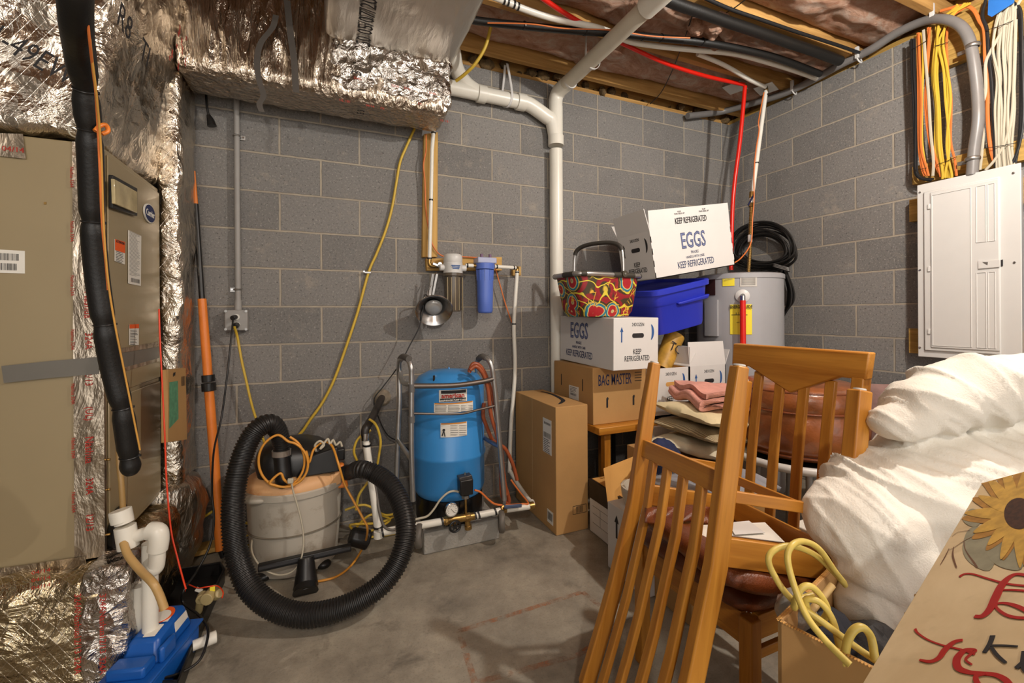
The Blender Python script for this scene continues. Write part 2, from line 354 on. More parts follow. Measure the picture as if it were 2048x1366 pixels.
def ins_mat():
    a = N('pink_insulation'); o = a.co((1, 1.6, 1)); f = a.noise(o, 7, 8, .7, 1.2)
    a.l(a.ramp(f, [(.3, rgb(206, 142, 112)), (.5, rgb(238, 190, 162)), (.68, rgb(250, 226, 208))]), a.b.inputs['Base Color']); a.b.inputs['Roughness'].default_value = 1; a.b.inputs['Specular IOR Level'].default_value = .05
    a.b.inputs['Subsurface Weight'].default_value = 0; a.bump(a.noise(o, 16, 10, .78, 2.2), 1, .05); return a.m
INS = ins_mat()
ceil = struct(MB().bx(-5.2, .2, -5.6, .2, 3.06, 3.09).build('ceiling', wood('subfloor', rgb(150, 110, 60), rgb(180, 140, 84), 'x', .85)))
struct(MB().bx(-5.2, .19, .02, .17, 2.765, 2.80).build('trim_1', JOIST)); struct(MB().bx(.02, .17, -5.6, .19, 2.765, 2.80).build('trim_2', PTW))
struct(MB().bx(-5.2, .2, .06, .10, 2.80, 3.06).build('trim_3', JOIST)); struct(MB().bx(.10, .14, -5.6, .2, 2.80, 3.06).build('trim_4', JOIST))
JY = [-.094, -.52, -.945, -1.365, -1.78, -2.19, -2.6, -3.0, -3.45, -3.9, -4.35, -4.8, -5.2]
for i, y in enumerate(JY):
    o = MB().bx(-5.2, .10, y-.019, y+.019, 2.80, 3.06).build('ceiling_joist', JOIST, bevel=.002)
    w = ['ceiling joist running closest above the back block wall', 'ceiling joist one bay out from the back wall, above the red pipe', 'ceiling joist carrying the thin black cable, its end near the second white strap', 'ceiling joist meeting the right wall beside the grey conduit bend'][i] if i < 4 else 'bare pine ceiling joist above the camera end of the room'
    tag(o, w, 'joist', 'ceiling joists' if i > 3 else None)
for i, (y0, y1) in enumerate(zip(JY[1:], JY[:-1])):
    ya, yb = y0+.021, y1-.021
    if i > 4: break
    b = MB(); NX, NY = 300, 30; prev = None
    for iu in range(NX+1):
        x = -5.1+5.13*iu/NX; ring_ = []
        for iv in range(NY+1):
            v = iv/NY; y = ya+(yb-ya)*v; s = math.sin(math.pi*v)**.5; h = noise.fractal(V((x*2.2, y*3.5, i*3.3)), 1, 2, 5)
            r = 1-abs(noise.noise(V((x*4.1, y*6, 9+i))))*1.6; fall = .03 if noise.noise(V((x*1.1, i*2.2, 0))) > .15 else 0
            ring_.append(b.bm.verts.new((x, y, 2.90-.045*s-.035*h*s-.028*max(r, 0)*s-fall*s)))
        ring_ += [b.bm.verts.new((x, yb, 3.02)), b.bm.verts.new((x, ya, 3.02))]; m_ = len(ring_)
        if prev:
            for k in range(m_): b._face([prev[k], prev[(k+1) % m_], ring_[(k+1) % m_], ring_[k]])
        else: b._face(ring_)
        prev = ring_
    b._face(prev); o = b.build('insulation_batt', INS, ang=180)
    tag(o, ['pink fibreglass batt in the joist bay nearest the back wall', 'pink fibreglass batt in the second joist bay, above the red pipe', 'torn pink fibreglass batt in the third bay, crossed by black pipes', 'pink fibreglass batt bulging beside the top of the grey conduit', 'pink fibreglass batt at the top edge above the breaker panel cables'][i], 'insulation')
# torn tufts of insulation + debris on the wall top
b = MB()
for k, (x, y, s_) in enumerate(((1415, 65, .055), (1428, 88, .05), (1455, 62, .04), (1395, 50, .05), (1430, 40, .07), (1410, 92, .025))):
    c_ = at(x, y, z=2.80); b.ell(c_, (s_, s_*.8, s_*.8), n=12)
b.sub(.02).wrinkle(.022, (14, 14, 14), 3)
tag(b.build('insulation_tuft', INS, mods=lambda o: setattr(o.modifiers.new('s', 'SUBSURF'), 'levels', 1)), 'ragged tuft of pink insulation hanging down by the black insulated pipe', 'insulation')
DEB = mat('debris', rgb(120, 96, 62), .95, 0, .6, 30, .6, 60)
b = MB()
for k in range(26):
    t = k/26; c_ = at(930+t*560+random.uniform(-8, 8), 118+t*112+random.uniform(-4, 8), y=.03); b.ell((c_.x, .02+random.uniform(-.01, .08), 2.815+random.uniform(-.02, .03)), (random.uniform(.02, .06), .03, random.uniform(.015, .035)), n=9)
b.sub(.02).wrinkle(.015, (22, 22, 22), 5)
tag(b.build('wall_top_debris', DEB), 'brown crumbled foam and debris along the top of the back wall', 'debris', kind='stuff')
# ================================================================ ducts and plenum (foil wrapped)
def fbox(x0, x1, y0, y1, z0, z1, L=.05, r=.03, amp=.01, sc=(9, 9, 9), seed=0):
    b = MB().bx(x0, x1, y0, y1, z0, z1)
    bmesh.ops.bevel(b.bm, geom=list(b.bm.edges), offset=r, segments=3, affect='EDGES', profile=.5)
    b.sub(L); return b.wrinkle(amp, sc, seed, False)
trunk = thing('foil_duct', 'long foil-wrapped duct running along the top of the back wall', 'duct', (-3.1, -.22, 2.25))
fbox(-3.72, -2.50, -.37, -.09, 2.25, 2.74, .035, .045, .008, (16, 16, 3), 1).build('wrap', FOILV, trunk)
fbox(-3.10, -2.492, -.380, -.30, 2.292, 2.545, .014, .03, .02, (13, 13, 13), 2).build('tape_wrap', FOILT, trunk)
tp = MB()
for a_, b_, w_ in (((572, 0), (574, 60), .03), ((574, 60), (592, 205), .03)): pass
def strap(mb, pix, y, w):
    pts = [at(px_, py_, y=y) for px_, py_ in pix]; pts = catmull(pts, 6)
    ribbon(mb, pts, V((w/2, 0, 0)))
strap(tp, [(574, 0), (580, 60), (588, 120), (592, 185)], -.388, .028)
GT = mat('strap_metal', rgb(84, 78, 72), .5, .6)
SOL = lambda th: (lambda o: setattr(o.modifiers.new('s', 'SOLIDIFY'), 'thickness', th))
tp.build('strap', GT, trunk, smooth=False, mods=SOL(.0015))
tp = MB(); strap(tp, [(552, 30), (545, 55), (522, 85), (514, 120), (518, 160), (527, 190), (519, 208), (524, 224)], -.40, .024); tp.build('loose_strap', GT, trunk, smooth=False, mods=SOL(.0015))
for s_, px_, py_, sz in (('I E 3', 722, 226, .05), ('3', 714, 146, .07)):
    y_ = -.401 if py_ < 200 else None; p_ = at(px_, py_, y=-.403) if y_ else at(px_, py_, z=2.2395)
    (MB().text(s_, p_, (0, 0, 1), (-1, 0, 0), sz, .8) if y_ else MB().text(s_, p_, (0, -1, 0), (-1, 0, 0), sz, .8)).build('printed_code', INK, trunk, smooth=False)
tm = MB(); random.seed(3)
for k in range(9):
    px_ = 690+k*25; tm.text(random.choice(['324A', 'UL 181', '04/14', 'FX', '324A']), at(px_, 178+k*5+random.choice((-26, 0, 24)), y=-.4045), (1, 0, -.02), (0, 0, 1), .016, 1.1)
tm.build('tape_print', REDI, trunk, smooth=False)
branch = thing('foil_duct', 'foil-wrapped branch duct overhead with black date print, coming towards the room', 'duct', (-2.8, -1.8, 2.52))
fbox(-3.115, -2.478, -3.4, -.33, 2.525, 2.785, .05, .035, .005, (3, 14, 3), 4).build('wrap', FOILD, branch)
MB().text('250 05/07/20', at(733, 52, z=2.5195), (0, -1, 0), (-1, 0, 0), 0.098, .74, 0).build('printed_code', INK, branch, smooth=False)
# plenum above the air handler
pl = thing('foil_plenum', 'foil-wrapped plenum flaring out above the tan air handler', 'duct', (-4.1, -.6, 1.74))
b = MB(); b.hexa([(-4.62, -.87, 1.745), (-3.80, -.87, 1.745), (-3.80, -.27, 1.745), (-4.62, -.27, 1.745), (-4.75, -.98, 2.62), (-3.66, -.86, 2.62), (-3.66, -.12, 2.62), (-4.75, -.12, 2.62)])
bmesh.ops.bevel(b.bm, geom=list(b.bm.edges), offset=.035, segments=3, affect='EDGES', profile=.5); b.sub(.035).wrinkle(.017, (9, 9, 5), 6, False); b.build('wrap', FOIL, pl)
MB().text('3"   R8   TI', at(250, 46, x=-3.655), (0, 1, -.03), (.16, 0, 1), .095, .9).build('printed_code', INK, pl, smooth=False)
MB().text("21-49EW", at(62, 112, y=-.97)+V((0, -.02, 0)), (.87, .0, -.48), (.48, 0, .87), .085, .7, -.003).build('side_code', INK, pl, smooth=False)
for k in range(3): pass
t_ = MB()
for k in range(10): t_.text(random.choice(['324A', '12/13', 'UL']), at(338+random.uniform(0, 40), 60+k*8, x=-3.60), (0, .3, 1), (0, -1, .3), .018)
t_.build('tape_print', REDI, pl, smooth=False)
colm = thing('foil_riser', 'tall foil-wrapped riser between the air handler and the block wall', 'duct', (-3.75, -.17, .1))
fbox(-3.80, -3.708, -.30, -.035, .42, 2.30, .03, .03, .009, (13, 13, 7), 8).build('wrap', FOIL, colm)
b = MB()
prof = [(0.02, .02), (.10, .03), (.14, .14), (.155, .30), (.13, .42), (.06, .48), (.01, .49)]
b.lathe(prof, (-3.80, -.19, 0), sx=1.0, sy=1.05, n=30, caps=True); b.sub(.035).wrinkle(.016, (13, 13, 9), 9, False)
b.build('bulging_foot', foil_mat('foil_foot', (1.6, 1.6, .8), False, (206, 200, 190), .3), colm)
tm = MB(); tm.text('IGI  TYPE', at(352, 638, x=-3.678), (0, 1, 0), (0, 0, 1), .030, .7); tm.build('printed_code', INK, colm, smooth=False)
base = thing('foil_base_duct', 'foil-wrapped return duct under the air handler, bottom left', 'duct', (-4.2, -.6, 0))
fbox(-4.75, -3.70, -.94, -.34, .005, .405, .035, .06, .022, (7, 9, 8), 11).build('wrap', foil_mat('foil_base', (1.2, 1.2, 1.6), True, (196, 180, 150), .2), base)
tp = MB()
fbox(-3.80, -3.685, -.955, -.80, .02, .42, .02, .02, .010, (17, 17, 17), 12).build('tape_wrap', FOILT, base)
tm = MB()
for px_ in (155, 205):
    for k, w_ in enumerate(('324A', 'Nashua', '12/13', '324A')): tm.text(w_, at(px_, 1205+k*42, y=-.9665), (0, 0, -1), (1, 0, 0), .022, 1.1)
for k in range(3): tm.text('04/14', at(82, 1143+k*15, y=-.9665), (1, 0, .02), (0, 0, 1), .014, 1.3)
tm.build('tape_print', REDI, base, smooth=False)
# ================================================================ air handler
ah = thing('air_handler', 'tall tan metal air handler with taped corner and oval maker badge', 'air handler', (-4.1, -.55, .41))
XF, YF = -3.784, -.842
MB().bx(-4.56, XF, YF, -.31, .41, 1.735).build('cabinet', TAUPE, ah, bevel=.006)
b = MB().bx(XF, XF+.006, -.80, -.315, .92, 1.715); b.build('upper_panel', TAUPE, ah, bevel=.004)
MB().bx(XF, XF+.006, -.80, -.315, .43, .905).build('lower_panel', TAUPE, ah, bevel=.004)
def px_prism(mb, pts, ext): mb.prism(pts, ext); return mb
XD = XF+.0075
w_ = MB(); px_prism(w_, PX(XD, (217, 349), (267, 376), (267, 432), (217, 416)), (.012, 0, 0)); fr = w_.build('window_bezel', BLACK, ah, bevel=.002)
w_ = MB(); px_prism(w_, PX(XD+.012, (221, 357), (268, 383), (268, 426), (223, 407)), (.010, 0, 0)); w_.build('window_pane', mat('amber_window', rgb(204, 186, 140), .1, 0, .35, 12, 0, 60, .7), fr, bevel=.002)
c_ = at(297, 427, x=XD)
M_ = Matrix(((0, 0, 1), (1, 0, 0), (0, 1, 0)))
bd = MB().lathe([(.034, 0), (.034, .004), (.030, .0055)], c_, M_, 40, 1.75, 1.12).build('oval_badge', PAPER, ah, ang=30)
MB().lathe([(.031, .0052), (.031, .0062)], c_, M_, 40, 1.75, 1.10).build('badge_field', NAVY, bd)
MB().text('Carrier', c_+V((.0066, 0, -.001)), (0, 1, 0), (0, 0, 1), .036, .85, .01).build('badge_lettering', PAPER, bd, smooth=False)
def decal(name, pix, plane, m, par, lab_=None, th=.001):
    k, v = plane; P_ = [at(a, b_, **{k: v}) for a, b_ in pix]; ext = (th, 0, 0) if k == 'x' else (0, -th, 0)
    o = MB().prism(P_, ext).build(name, m, par, smooth=False)
    if lab_: o['label'] = lab_
    return o, P_
def lines(mb, P4, rows, cols=1, fill=.8, h=.35, off=V((0, 0, 0)), rnd=True):   # rows of fine print on a quad (TL,TR,BR,BL)
    tl, tr, br, bl = P4
    for i in range(rows):
        v = (i+.5)/rows; wd = fill*(random.uniform(.6, 1) if rnd else 1)
        a0 = tl.lerp(bl, v-h/2/rows).lerp(tr.lerp(br, v-h/2/rows), .08)+off; a1 = tl.lerp(bl, v-h/2/rows).lerp(tr.lerp(br, v-h/2/rows), .08+wd)+off
        b0 = tl.lerp(bl, v+h/2/rows).lerp(tr.lerp(br, v+h/2/rows), .08)+off; b1 = tl.lerp(bl, v+h/2/rows).lerp(tr.lerp(br, v+h/2/rows), .08+wd)+off
        mb._face([mb.bm.verts.new(q) for q in (a0, b0, b1, a1)])
    return mb
def bars(mb, P4, n, v0, v1, u0, u1, off):
    tl, tr, br, bl = P4; u = u0; random.seed(n)
    while u < u1:
        w = random.choice((.006, .01, .016)); q = []
        for uu, vv in ((u, v0), (u, v1), (u+w, v1), (u+w, v0)): q.append(tl.lerp(bl, vv).lerp(tr.lerp(br, vv), uu)+off)
        mb._face([mb.bm.verts.new(k) for k in q]); u += w+random.choice((.008, .012, .02))
    return mb
OX = V((.0014, 0, 0)); OY = V((0, -.0014, 0))
o, P4 = decal('orange_label', ((229, 478), (249, 484), (249, 529), (229, 522)), ('x', XD), PAPER, ah)
q4 = [P4[0], P4[1], P4[1].lerp(P4[2], .5), P4[0].lerp(P4[3], .5)]; MB().prism([q+OX for q in q4], (.0004, 0, 0)).build('orange_band', ORP, o, smooth=False)
MB().text('ATTENTION', (P4[0]+P4[1])/2+V((.0022, 0, -.007)), (0, 1, -.0), (0, 0, 1), .013, .9).build('lettering', INK, o, smooth=False)
lines(MB(), [q4[3], q4[2], P4[2], P4[3]], 7, off=OX).build('fine_print', INK, o, smooth=False)
o, P4 = decal('rating_label', ((256, 460), (282, 472), (281, 572), (256, 567)), ('x', XD), PAPER, ah)
m_ = lines(MB(), [P4[0], P4[1], P4[0].lerp(P4[3], .84)+(P4[1]-P4[0]), P4[0].lerp(P4[3], .84)], 34, off=OX, h=.3); bars(m_, P4, 6, .88, .96, .2, .9, OX); m_.build('fine_print', mat('grey_ink', rgb(120, 116, 112), .7), o, smooth=False)
o, P4 = decal('warning_label', ((258, 649), (277, 648), (277, 690), (258, 690)), ('x', XD), PAPER, ah)
MB().prism([q+OX for q in (P4[0], P4[1], P4[1].lerp(P4[2], .2), P4[0].lerp(P4[3], .2))], (.0004, 0, 0)).build('orange_band', ORP, o, smooth=False)
lines(MB(), [P4[0].lerp(P4[3], .25), P4[1].lerp(P4[2], .25), P4[2], P4[3]], 10, off=OX).build('fine_print', INK, o, smooth=False)
o, P4 = decal('barcode_label', ((-20, 498), (50, 502), (50, 547), (-20, 545)), ('y', YF-.001), PAPER, ah)
m_ = MB(); bars(m_, P4, 7, .15, .45, .1, .82, OY); bars(m_, P4, 9, .58, .88, .1, .78, OY); m_.build('barcodes', INK, o, smooth=False)
decal('hole_plug', ((88, 404), (93, 404), (93, 409), (88, 409)), ('y', YF-.001), BRASS, ah)
# tape over the front corner, tape at base, grey duct tape strip
tp = MB(); tp.bx(at(147, 600, y=YF).x, XF+.003, YF-.0035, YF, .415, 1.733); tp.bx(XF, XF+.009, YF-.0035, YF+.012, .415, 1.733)
tp.sub(.02).wrinkle(.0009, (50, 50, 14), 4, False); tape = tp.build('corner_tape', TAPE, ah)
tm = MB(); random.seed(5); zz = 1.68; k = 0
seq = ['Nashua', '324A', '12/13', '(UL)', 'Nashua', '324A', '12/13', '(UL)']
while zz > .47:
    w_ = seq[k % 8]; sz = .026 if 'N' not in w_ else .03; tm.text(w_, (XF-.028, YF-.0062, zz), (0, 0, -1), (1, 0, 0), sz, .95); zz -= .115; k += 1
zz = 1.62
while zz > .45: tm.text('Nashua 324A', (XF-.066, YF-.0062, zz), (0, 0, -1), (1, 0, 0), .012, 1.0); zz -= .17
tm.build('tape_print', REDI, tape, smooth=False)
tp = MB(); P_ = [at(a, b_, y=YF-.0075) for a, b_ in ((3, 732), (100, 722), (198, 714), (198, 748), (100, 756), (8, 766))]; tp.prism(P_, (0, -.0012, 0)); tp.build('grey_tape_strip', DUCTT, ah, smooth=False)
tp = MB(); P_ = [at(a, b_, x=XF+.0105) for a, b_ in ((200, 714), (318, 693), (318, 716), (200, 748))]; tp.prism(P_, (.0012, 0, 0)); tp.build('grey_tape_strip', DUCTT, ah, smooth=False)
tp = MB(); P_ = [at(a, b_, x=XF+.0085) for a, b_ in ((200, 704), (318, 683), (318, 722), (200, 757))]; tp.prism(P_, (.001, 0, 0)); tp.build('foil_tape_strip', TAPE, ah, smooth=False)
tp = MB(); P_ = [at(a, b_, y=YF-.0055) for a, b_ in ((-40, 1142), (172, 1112), (172, 1146), (-40, 1180))]; tp.prism(P_, (0, -.001, 0)); tp.build('base_tape', TAPE, ah, smooth=False)
tp = MB(); P_ = [at(a, b_, y=YF-.0055) for a, b_ in ((-20, 266), (46, 268), (52, 318), (0, 312))]; tp.prism(P_, (0, -.001, 0)); o = tp.build('top_tape', TAPE, ah, smooth=False)
MB().text('04/14', at(26, 299, y=YF-.0072), (1, 0, 0), (0, 0, 1), .022).build('tape_print', REDI, o, smooth=False)
b = MB()
for py_ in (920, 980, 1070): b.cyl(at(208, py_, x=XF), at(208, py_, x=XF)+V((.016, 0, 0)), .004, 8)
b.build('screw', BRASS, ah)
b = MB().lathe([(.001, 0), (.06, .004), (.07, .02), (.055, .03), (.001, .032)], at(228, 1062, x=XF), M_, 24, 1.0, 1.25); b.build('drain_gasket', BLACK, ah)
# air filter standing in the riser pocket
P_ = [at(a, b_, x=-3.70) for a, b_ in ((322, 740), (359, 736), (362, 880), (322, 886))]
fl_ = thing('air_filter', 'cardboard-framed green air filter standing beside the air handler', 'filter', P_[3])
MB().prism(P_, (.022, 0, 0)).build('frame', CARD, fl_, bevel=.001)
P2 = [P_[0].lerp(P_[2], .0)+V((.0225, .012, -.05)), P_[0].lerp(P_[1], .5)+V((.0225, 0, -.05)), P_[3].lerp(P_[2], .5)+V((.0225, 0, .09)), P_[3]+V((.0225, .012, .05))]
MB().prism(P2, (.001, 0, 0)).build('mesh', mat('green_mesh', rgb(96, 156, 118), .8, 0, .3, 40), fl_, smooth=False)
m_ = MB(); m_.text('AAF', P_[0].lerp(P_[1], .3)+V((.0235, 0, -.02)), (0, -1, 0), (0, 0, -1), .02, .8, .02); bars(m_, [P_[0], P_[1], P_[1]+V((0, 0, -.1)), P_[0]+V((0, 0, -.1))], 6, .35, .75, .72, .95, V((.0235, 0, 0))); m_.build('lettering', INK, fl_, smooth=False)
# ================================================================ refrigerant line, wires
lp = [(152, -420, .90), (150, -200, .87), (150, -60, .86), (152, 40, .92), (160, 110, 1.0), (170, 180, 1.06), (178, 265, 1.1), (182, 350, 1.13), (185, 445, 1.16), (194, 550, 1.19), (208, 648, 1.21), (225, 740, 1.24), (244, 815, 1.26), (254, 880, 1.28), (263, 950, 1.3)]
pts = resample(catmull(PD(*lp), 10), .008); ties = [at(*q[:2], d=q[2]) for q in ((172, 178, 1.06), (178, 262, 1.1), (186, 443, 1.16), (206, 650, 1.21), (243, 816, 1.26), (256, 915, 1.29))]
rs = []
for i, p in enumerate(pts):
    r = .0285 if i < 85 else .0265; dm = min((p-t).length for t in ties)
    if dm < .03: r *= .72+.28*(dm/.03)**.6
    e_ = len(pts)-1-i
    if e_ < 4: r *= (.55, .78, .9, .97)[e_]
    rs.append(r)
ln = thing('insulated_pipe', 'thick black foam-insulated refrigerant pipe hanging in front of the air handler', 'pipe', pts[-1])
MB().tube(pts, rs, 18).build('foam_sleeve', FOAM, ln)
for t in ties:
    i = min(range(len(pts)), key=lambda k: (pts[k]-t).length); d_ = (pts[min(i+1, len(pts)-1)]-pts[i-1]).normalized(); s_ = d_.cross(V((0, 1, 0))).normalized(); n_ = s_.cross(d_)
    R_ = .0225; b = MB().tube([pts[i]+s_*R_*math.cos(a)+n_*R_*math.sin(a) for a in [2*math.pi*k/16 for k in range(16)]], .002, 6, True); b.bx(-.004, .004, -.004, .004, -.003, .003, Matrix.Translation(pts[i]+s_*.024)); b.build('zip_tie', BLACK, ln)
T1('thermostat_wire', 'orange wire strapped along the black insulated pipe', 'wire', PD((168, -30, .88), (178, 70, .93), (187, 150, 1.0), (191, 180, 1.02), (196, 260, 1.07), (200, 350, 1.1), (204, 445, 1.13), (211, 520, 1.15), (216, 580, 1.17)), .0026, ORW)
T1('thermostat_wire', 'yellow wire beside the orange one on the black insulated pipe', 'wire', PD((170, -30, .885), (182, 100, .96), (193, 190, 1.02), (202, 300, 1.085), (207, 445, 1.13), (216, 560, 1.16), (230, 650, 1.19), (248, 740, 1.22), (268, 840, 1.25), (280, 900, 1.27)), .0024, mat('tan_wire', rgb(206, 152, 70), .45))
T1('wire_end', 'orange wire end curling above the air handler top', 'wire', PD((190, 262, 1.08), (200, 252, 1.09), (212, 250, 1.1), (216, 262, 1.1), (204, 268, 1.09)), .005, ORANGE)
T1('wire_loop', 'small white wire loop above the air handler corner', 'wire', PD((158, 277, 1.2), (142, 270, 1.2), (137, 258, 1.2), (146, 252, 1.2), (160, 262, 1.18)), .002, WHW)
T1('control_wire', 'thin red-orange wire dropping to the float switch on the drain pan', 'wire', PD((318, 618, 1.62), (320, 680, 1.6), (323, 740, 1.58), (326, 800, 1.57), (330, 880, 1.55), (333, 960, 1.54), (342, 1060, 1.52), (356, 1120, 1.5), (368, 1165, 1.5), (372, 1178, 1.5)), .0028, REDW)
T1('brown_drain_tube', 'tan flexible tube hanging behind the insulated pipe end', 'tube', PD((238, 870, 1.38), (238, 920, 1.37), (243, 970, 1.36), (246, 1020, 1.36)), .008, mat('tan_tube', rgb(160, 128, 78), .4))
# ================================================================ condensate plumbing, pump
tr = thing('condensate_trap', 'white pvc condensate trap with capped tee beside the foil base', 'pipe', at(300, 1180, d=1.36))
D_ = 1.33
b = MB(); b.tube(PD((257, 1095, D_), (250, 1052, D_)), .027, 20); b.tube(PD((252, 1080, D_), (300, 1063, D_+.02), (309, 1067, D_+.02)), .0185, 18); b.build('tee_fitting', PVC, tr, bevel=.001)
b = MB().tube(PD((249, 1046, D_), (243, 1022, D_)), .024, 20); b.build('riser_stub', PVC, tr)
MB().tube(PD((245, 1043, D_), (240, 1020, D_)), .028, 20).build('cap', PVC, tr, bevel=.002)
pts = catmull(PD((300, 1062, D_+.02), (315, 1064, D_+.02), (318, 1080, D_+.02), (315, 1100, D_+.02)), 6); MB().tube(pts, .0265, 18).build('elbow', PVC, tr)
MB().tube(catmull(PD((315, 1090, D_+.02), (313, 1130, D_+.02), (306, 1138, D_+.02), (301, 1128, D_+.05)), 6), .0215, 16).build('trap_bend', PVC, tr)
MB().tube(PD((300, 1085, D_+.07), (301, 1300, D_+.07)), .0215, 16).build('down_pipe', PVC, tr)
MB().tube(PD((278, 1170, D_+.09), (276, 1300, D_+.09)), .022, 16).build('rear_pipe', PVC, tr)
T1('drain_hose', 'tan flexible drain hose bending down into the blue pump', 'hose', PD((247, 1085, D_-.02), (256, 1110, D_-.04), (280, 1140, D_-.07), (305, 1165, D_-.1), (318, 1188, D_-.10), (329, 1218, D_-.10)), .0105, mat('tan_hose', rgb(190, 154, 98), .4))
# drip tray
tz = .005
pn = thing('drip_tray', 'low black plastic drip tray on the floor under the blue pump', 'tray', at(330, 1240, z=tz))
pp = [at(a, b_, z=.004) for a, b_ in ((325, 1170), (440, 1150), (448, 1165), (405, 1260), (368, 1366), (355, 1400), (215, 1400), (262, 1300))]
cc = sum(pp, V())/len(pp)
b = MB(); b.prism(pp, (0, 0, .004)); b.build('bottom', BLACK, pn)
b = MB().tube([p+V((0, 0, .055)) for p in pp], .006, 8, True)
for i in range(len(pp)):
    a_, q_ = pp[i], pp[(i+1) % len(pp)]; n_ = (q_-a_).cross(V((0, 0, 1))).normalized()*.003; b.prism([a_-n_, q_-n_, q_+n_, a_+n_], (0, 0, .056))
b.build('rim', BLACK, pn)
# blue condensate pump (object frame: X along its length, towards the lower left)
pc = at(302, 1290, z=.13); e1 = (at(355, 1225, z=.13)-at(245, 1345, z=.13)); e1.z = 0; L_ = e1.length; e1.normalize(); e2 = V((-e1.y, e1.x, 0)); Rm = Matrix((e1, e2, V((0, 0, 1)))).transposed()
pu = thing('condensate_pump', 'blue condensate pump with round orange label, in the black tray', 'pump', (pc.x, pc.y, .02), Rm)
b = MB(); b.bx(-L_*.52, L_*.52, -.075, .065, -.005, .085); b.build('reservoir', BLUEP, pu, bevel=.014, local=True)
b = MB(); b.bx(-L_*.54, L_*.54, -.082, .072, .083, .092); b.build('flange', BLUEP, pu, bevel=.003, local=True)
b = MB(); b.hexa([(-L_*.26, -.06, .09), (L_*.46, -.06, .09), (L_*.46, .055, .09), (-L_*.26, .055, .09), (-L_*.14, -.042, .155), (L_*.40, -.042, .172), (L_*.40, .038, .172), (-L_*.14, .038, .155)]); b.build('motor_cover', BLUEP, pu, bevel=.012, local=True)
b = MB(); b.bx(-L_*.46, -L_*.24, -.055, .05, .09, .125); b.bx(-L_*.24, L_*.02, -.073, -.055, .09, .14); b.build('outlet_housing', BLUEP, pu, bevel=.008, local=True)
o = MB().lathe([(.036, 0), (.036, .002)], (L_*.20, 0, .1695), Matrix.Rotation(-.10, 3, 'Y'), 32).build('round_label', ORP, pu, local=True); MB().lathe([(.026, .0022), (.026, .0035)], (L_*.20-.008, -.004, .1695), Matrix.Rotation(-.10, 3, 'Y'), 30).build('label_centre', PAPER, o, local=True)
b = MB().hexa([(L_*.09, -.035, .1655), (L_*.16, -.035, .1675), (L_*.16, .03, .1675), (L_*.09, .03, .1655), (L_*.09, -.035, .167), (L_*.16, -.035, .169), (L_*.16, .03, .169), (L_*.09, .03, .167)]); b.build('maker_label', PAPER, pu, local=True, smooth=False)
b = MB().hexa([(-L_*.12, -.03, .158), (L_*.05, -.03, .163), (L_*.05, .004, .163), (-L_*.12, .004, .158), (-L_*.12, -.03, .1595), (L_*.05, -.03, .1655), (L_*.05, .004, .1655), (-L_*.12, .004, .1595)]); b.build('instruction_label', PAPER, pu, local=True, smooth=False)
b = MB().prism([(L_*.12, -.0535, .11), (L_*.40, -.0535, .11), (L_*.38, -.0475, .15), (L_*.14, -.0475, .15)], (0, -.001, 0)); b.build('side_label', PAPER, pu, local=True, smooth=False)
T1('power_cord', 'black power cord from the outlet box down to the blue pump', 'cord', [at(466, 640, y=-.09), at(462, 680, y=-.14), at(452, 770, y=-.2)]+PD((442, 840, 2.05), (428, 900, 1.95), (424, 980, 1.85), (428, 1040, 1.8), (420, 1090, 1.75), (395, 1140, 1.7), (368, 1180, 1.62))+[at(366, 1205, z=.12), at(395, 1228, z=.1), at(415, 1255, z=.09), at(412, 1290, z=.07), at(395, 1325, z=.05), at(350, 1350, z=.05), at(300, 1358, z=.09), at(280, 1342, z=.12)], .0042, BLACK)
fs = thing('float_switch', 'beige float switch fittings clipped to the tray rim', 'switch', at(415, 1200, z=.08)); BEI = mat('beige_plastic', rgb(176, 158, 112), .45)
b = MB(); b.cyl(at(430, 1180, z=.13), at(412, 1200, z=.13), .022, 16); b.cyl(at(406, 1190, z=.12), at(402, 1200, z=.12), .018, 14); b.cyl(at(402, 1192, z=.13), at(397, 1225, z=.06), .013, 14); b.cyl(at(440, 1186, z=.14), at(432, 1192, z=.12), .016, 12); b.build('body', BEI, fs, bevel=.002)
b = MB().bx(-.008, .008, -.002, .002, -.009, .009, Matrix.Translation(at(425, 1178, z=.155))); b.build('yellow_tag', YELP, fs)
b = MB().bx(-.012, .012, -.004, .004, -.006, .006, Matrix.Translation(at(398, 1180, z=.14)) @ Matrix.Rotation(.6, 4, 'Y')); b.build('white_connector', PVC, fs)
T1('control_wire', 'red wires looping over the float switch', 'wire', [at(370, 1182, z=.14), at(372, 1168, z=.15), at(395, 1176, z=.16), at(412, 1174, z=.17), at(435, 1172, z=.16), at(446, 1184, z=.15), at(444, 1196, z=.14)], .0022, REDW)
st_ = thing('pipe_stub', 'short white pvc pipe stub pointing right out of the black tray', 'pipe', at(405, 1280, z=.05))
a_, q_ = at(385, 1292, z=.055), at(432, 1273, z=.055); MB().tube([a_, q_], .0165, 18).build('pipe', PVC, st_); MB().tube([a_.lerp(q_, .5), a_.lerp(q_, 1.02)], .020, 18).build('coupling', PVC, st_, bevel=.002)
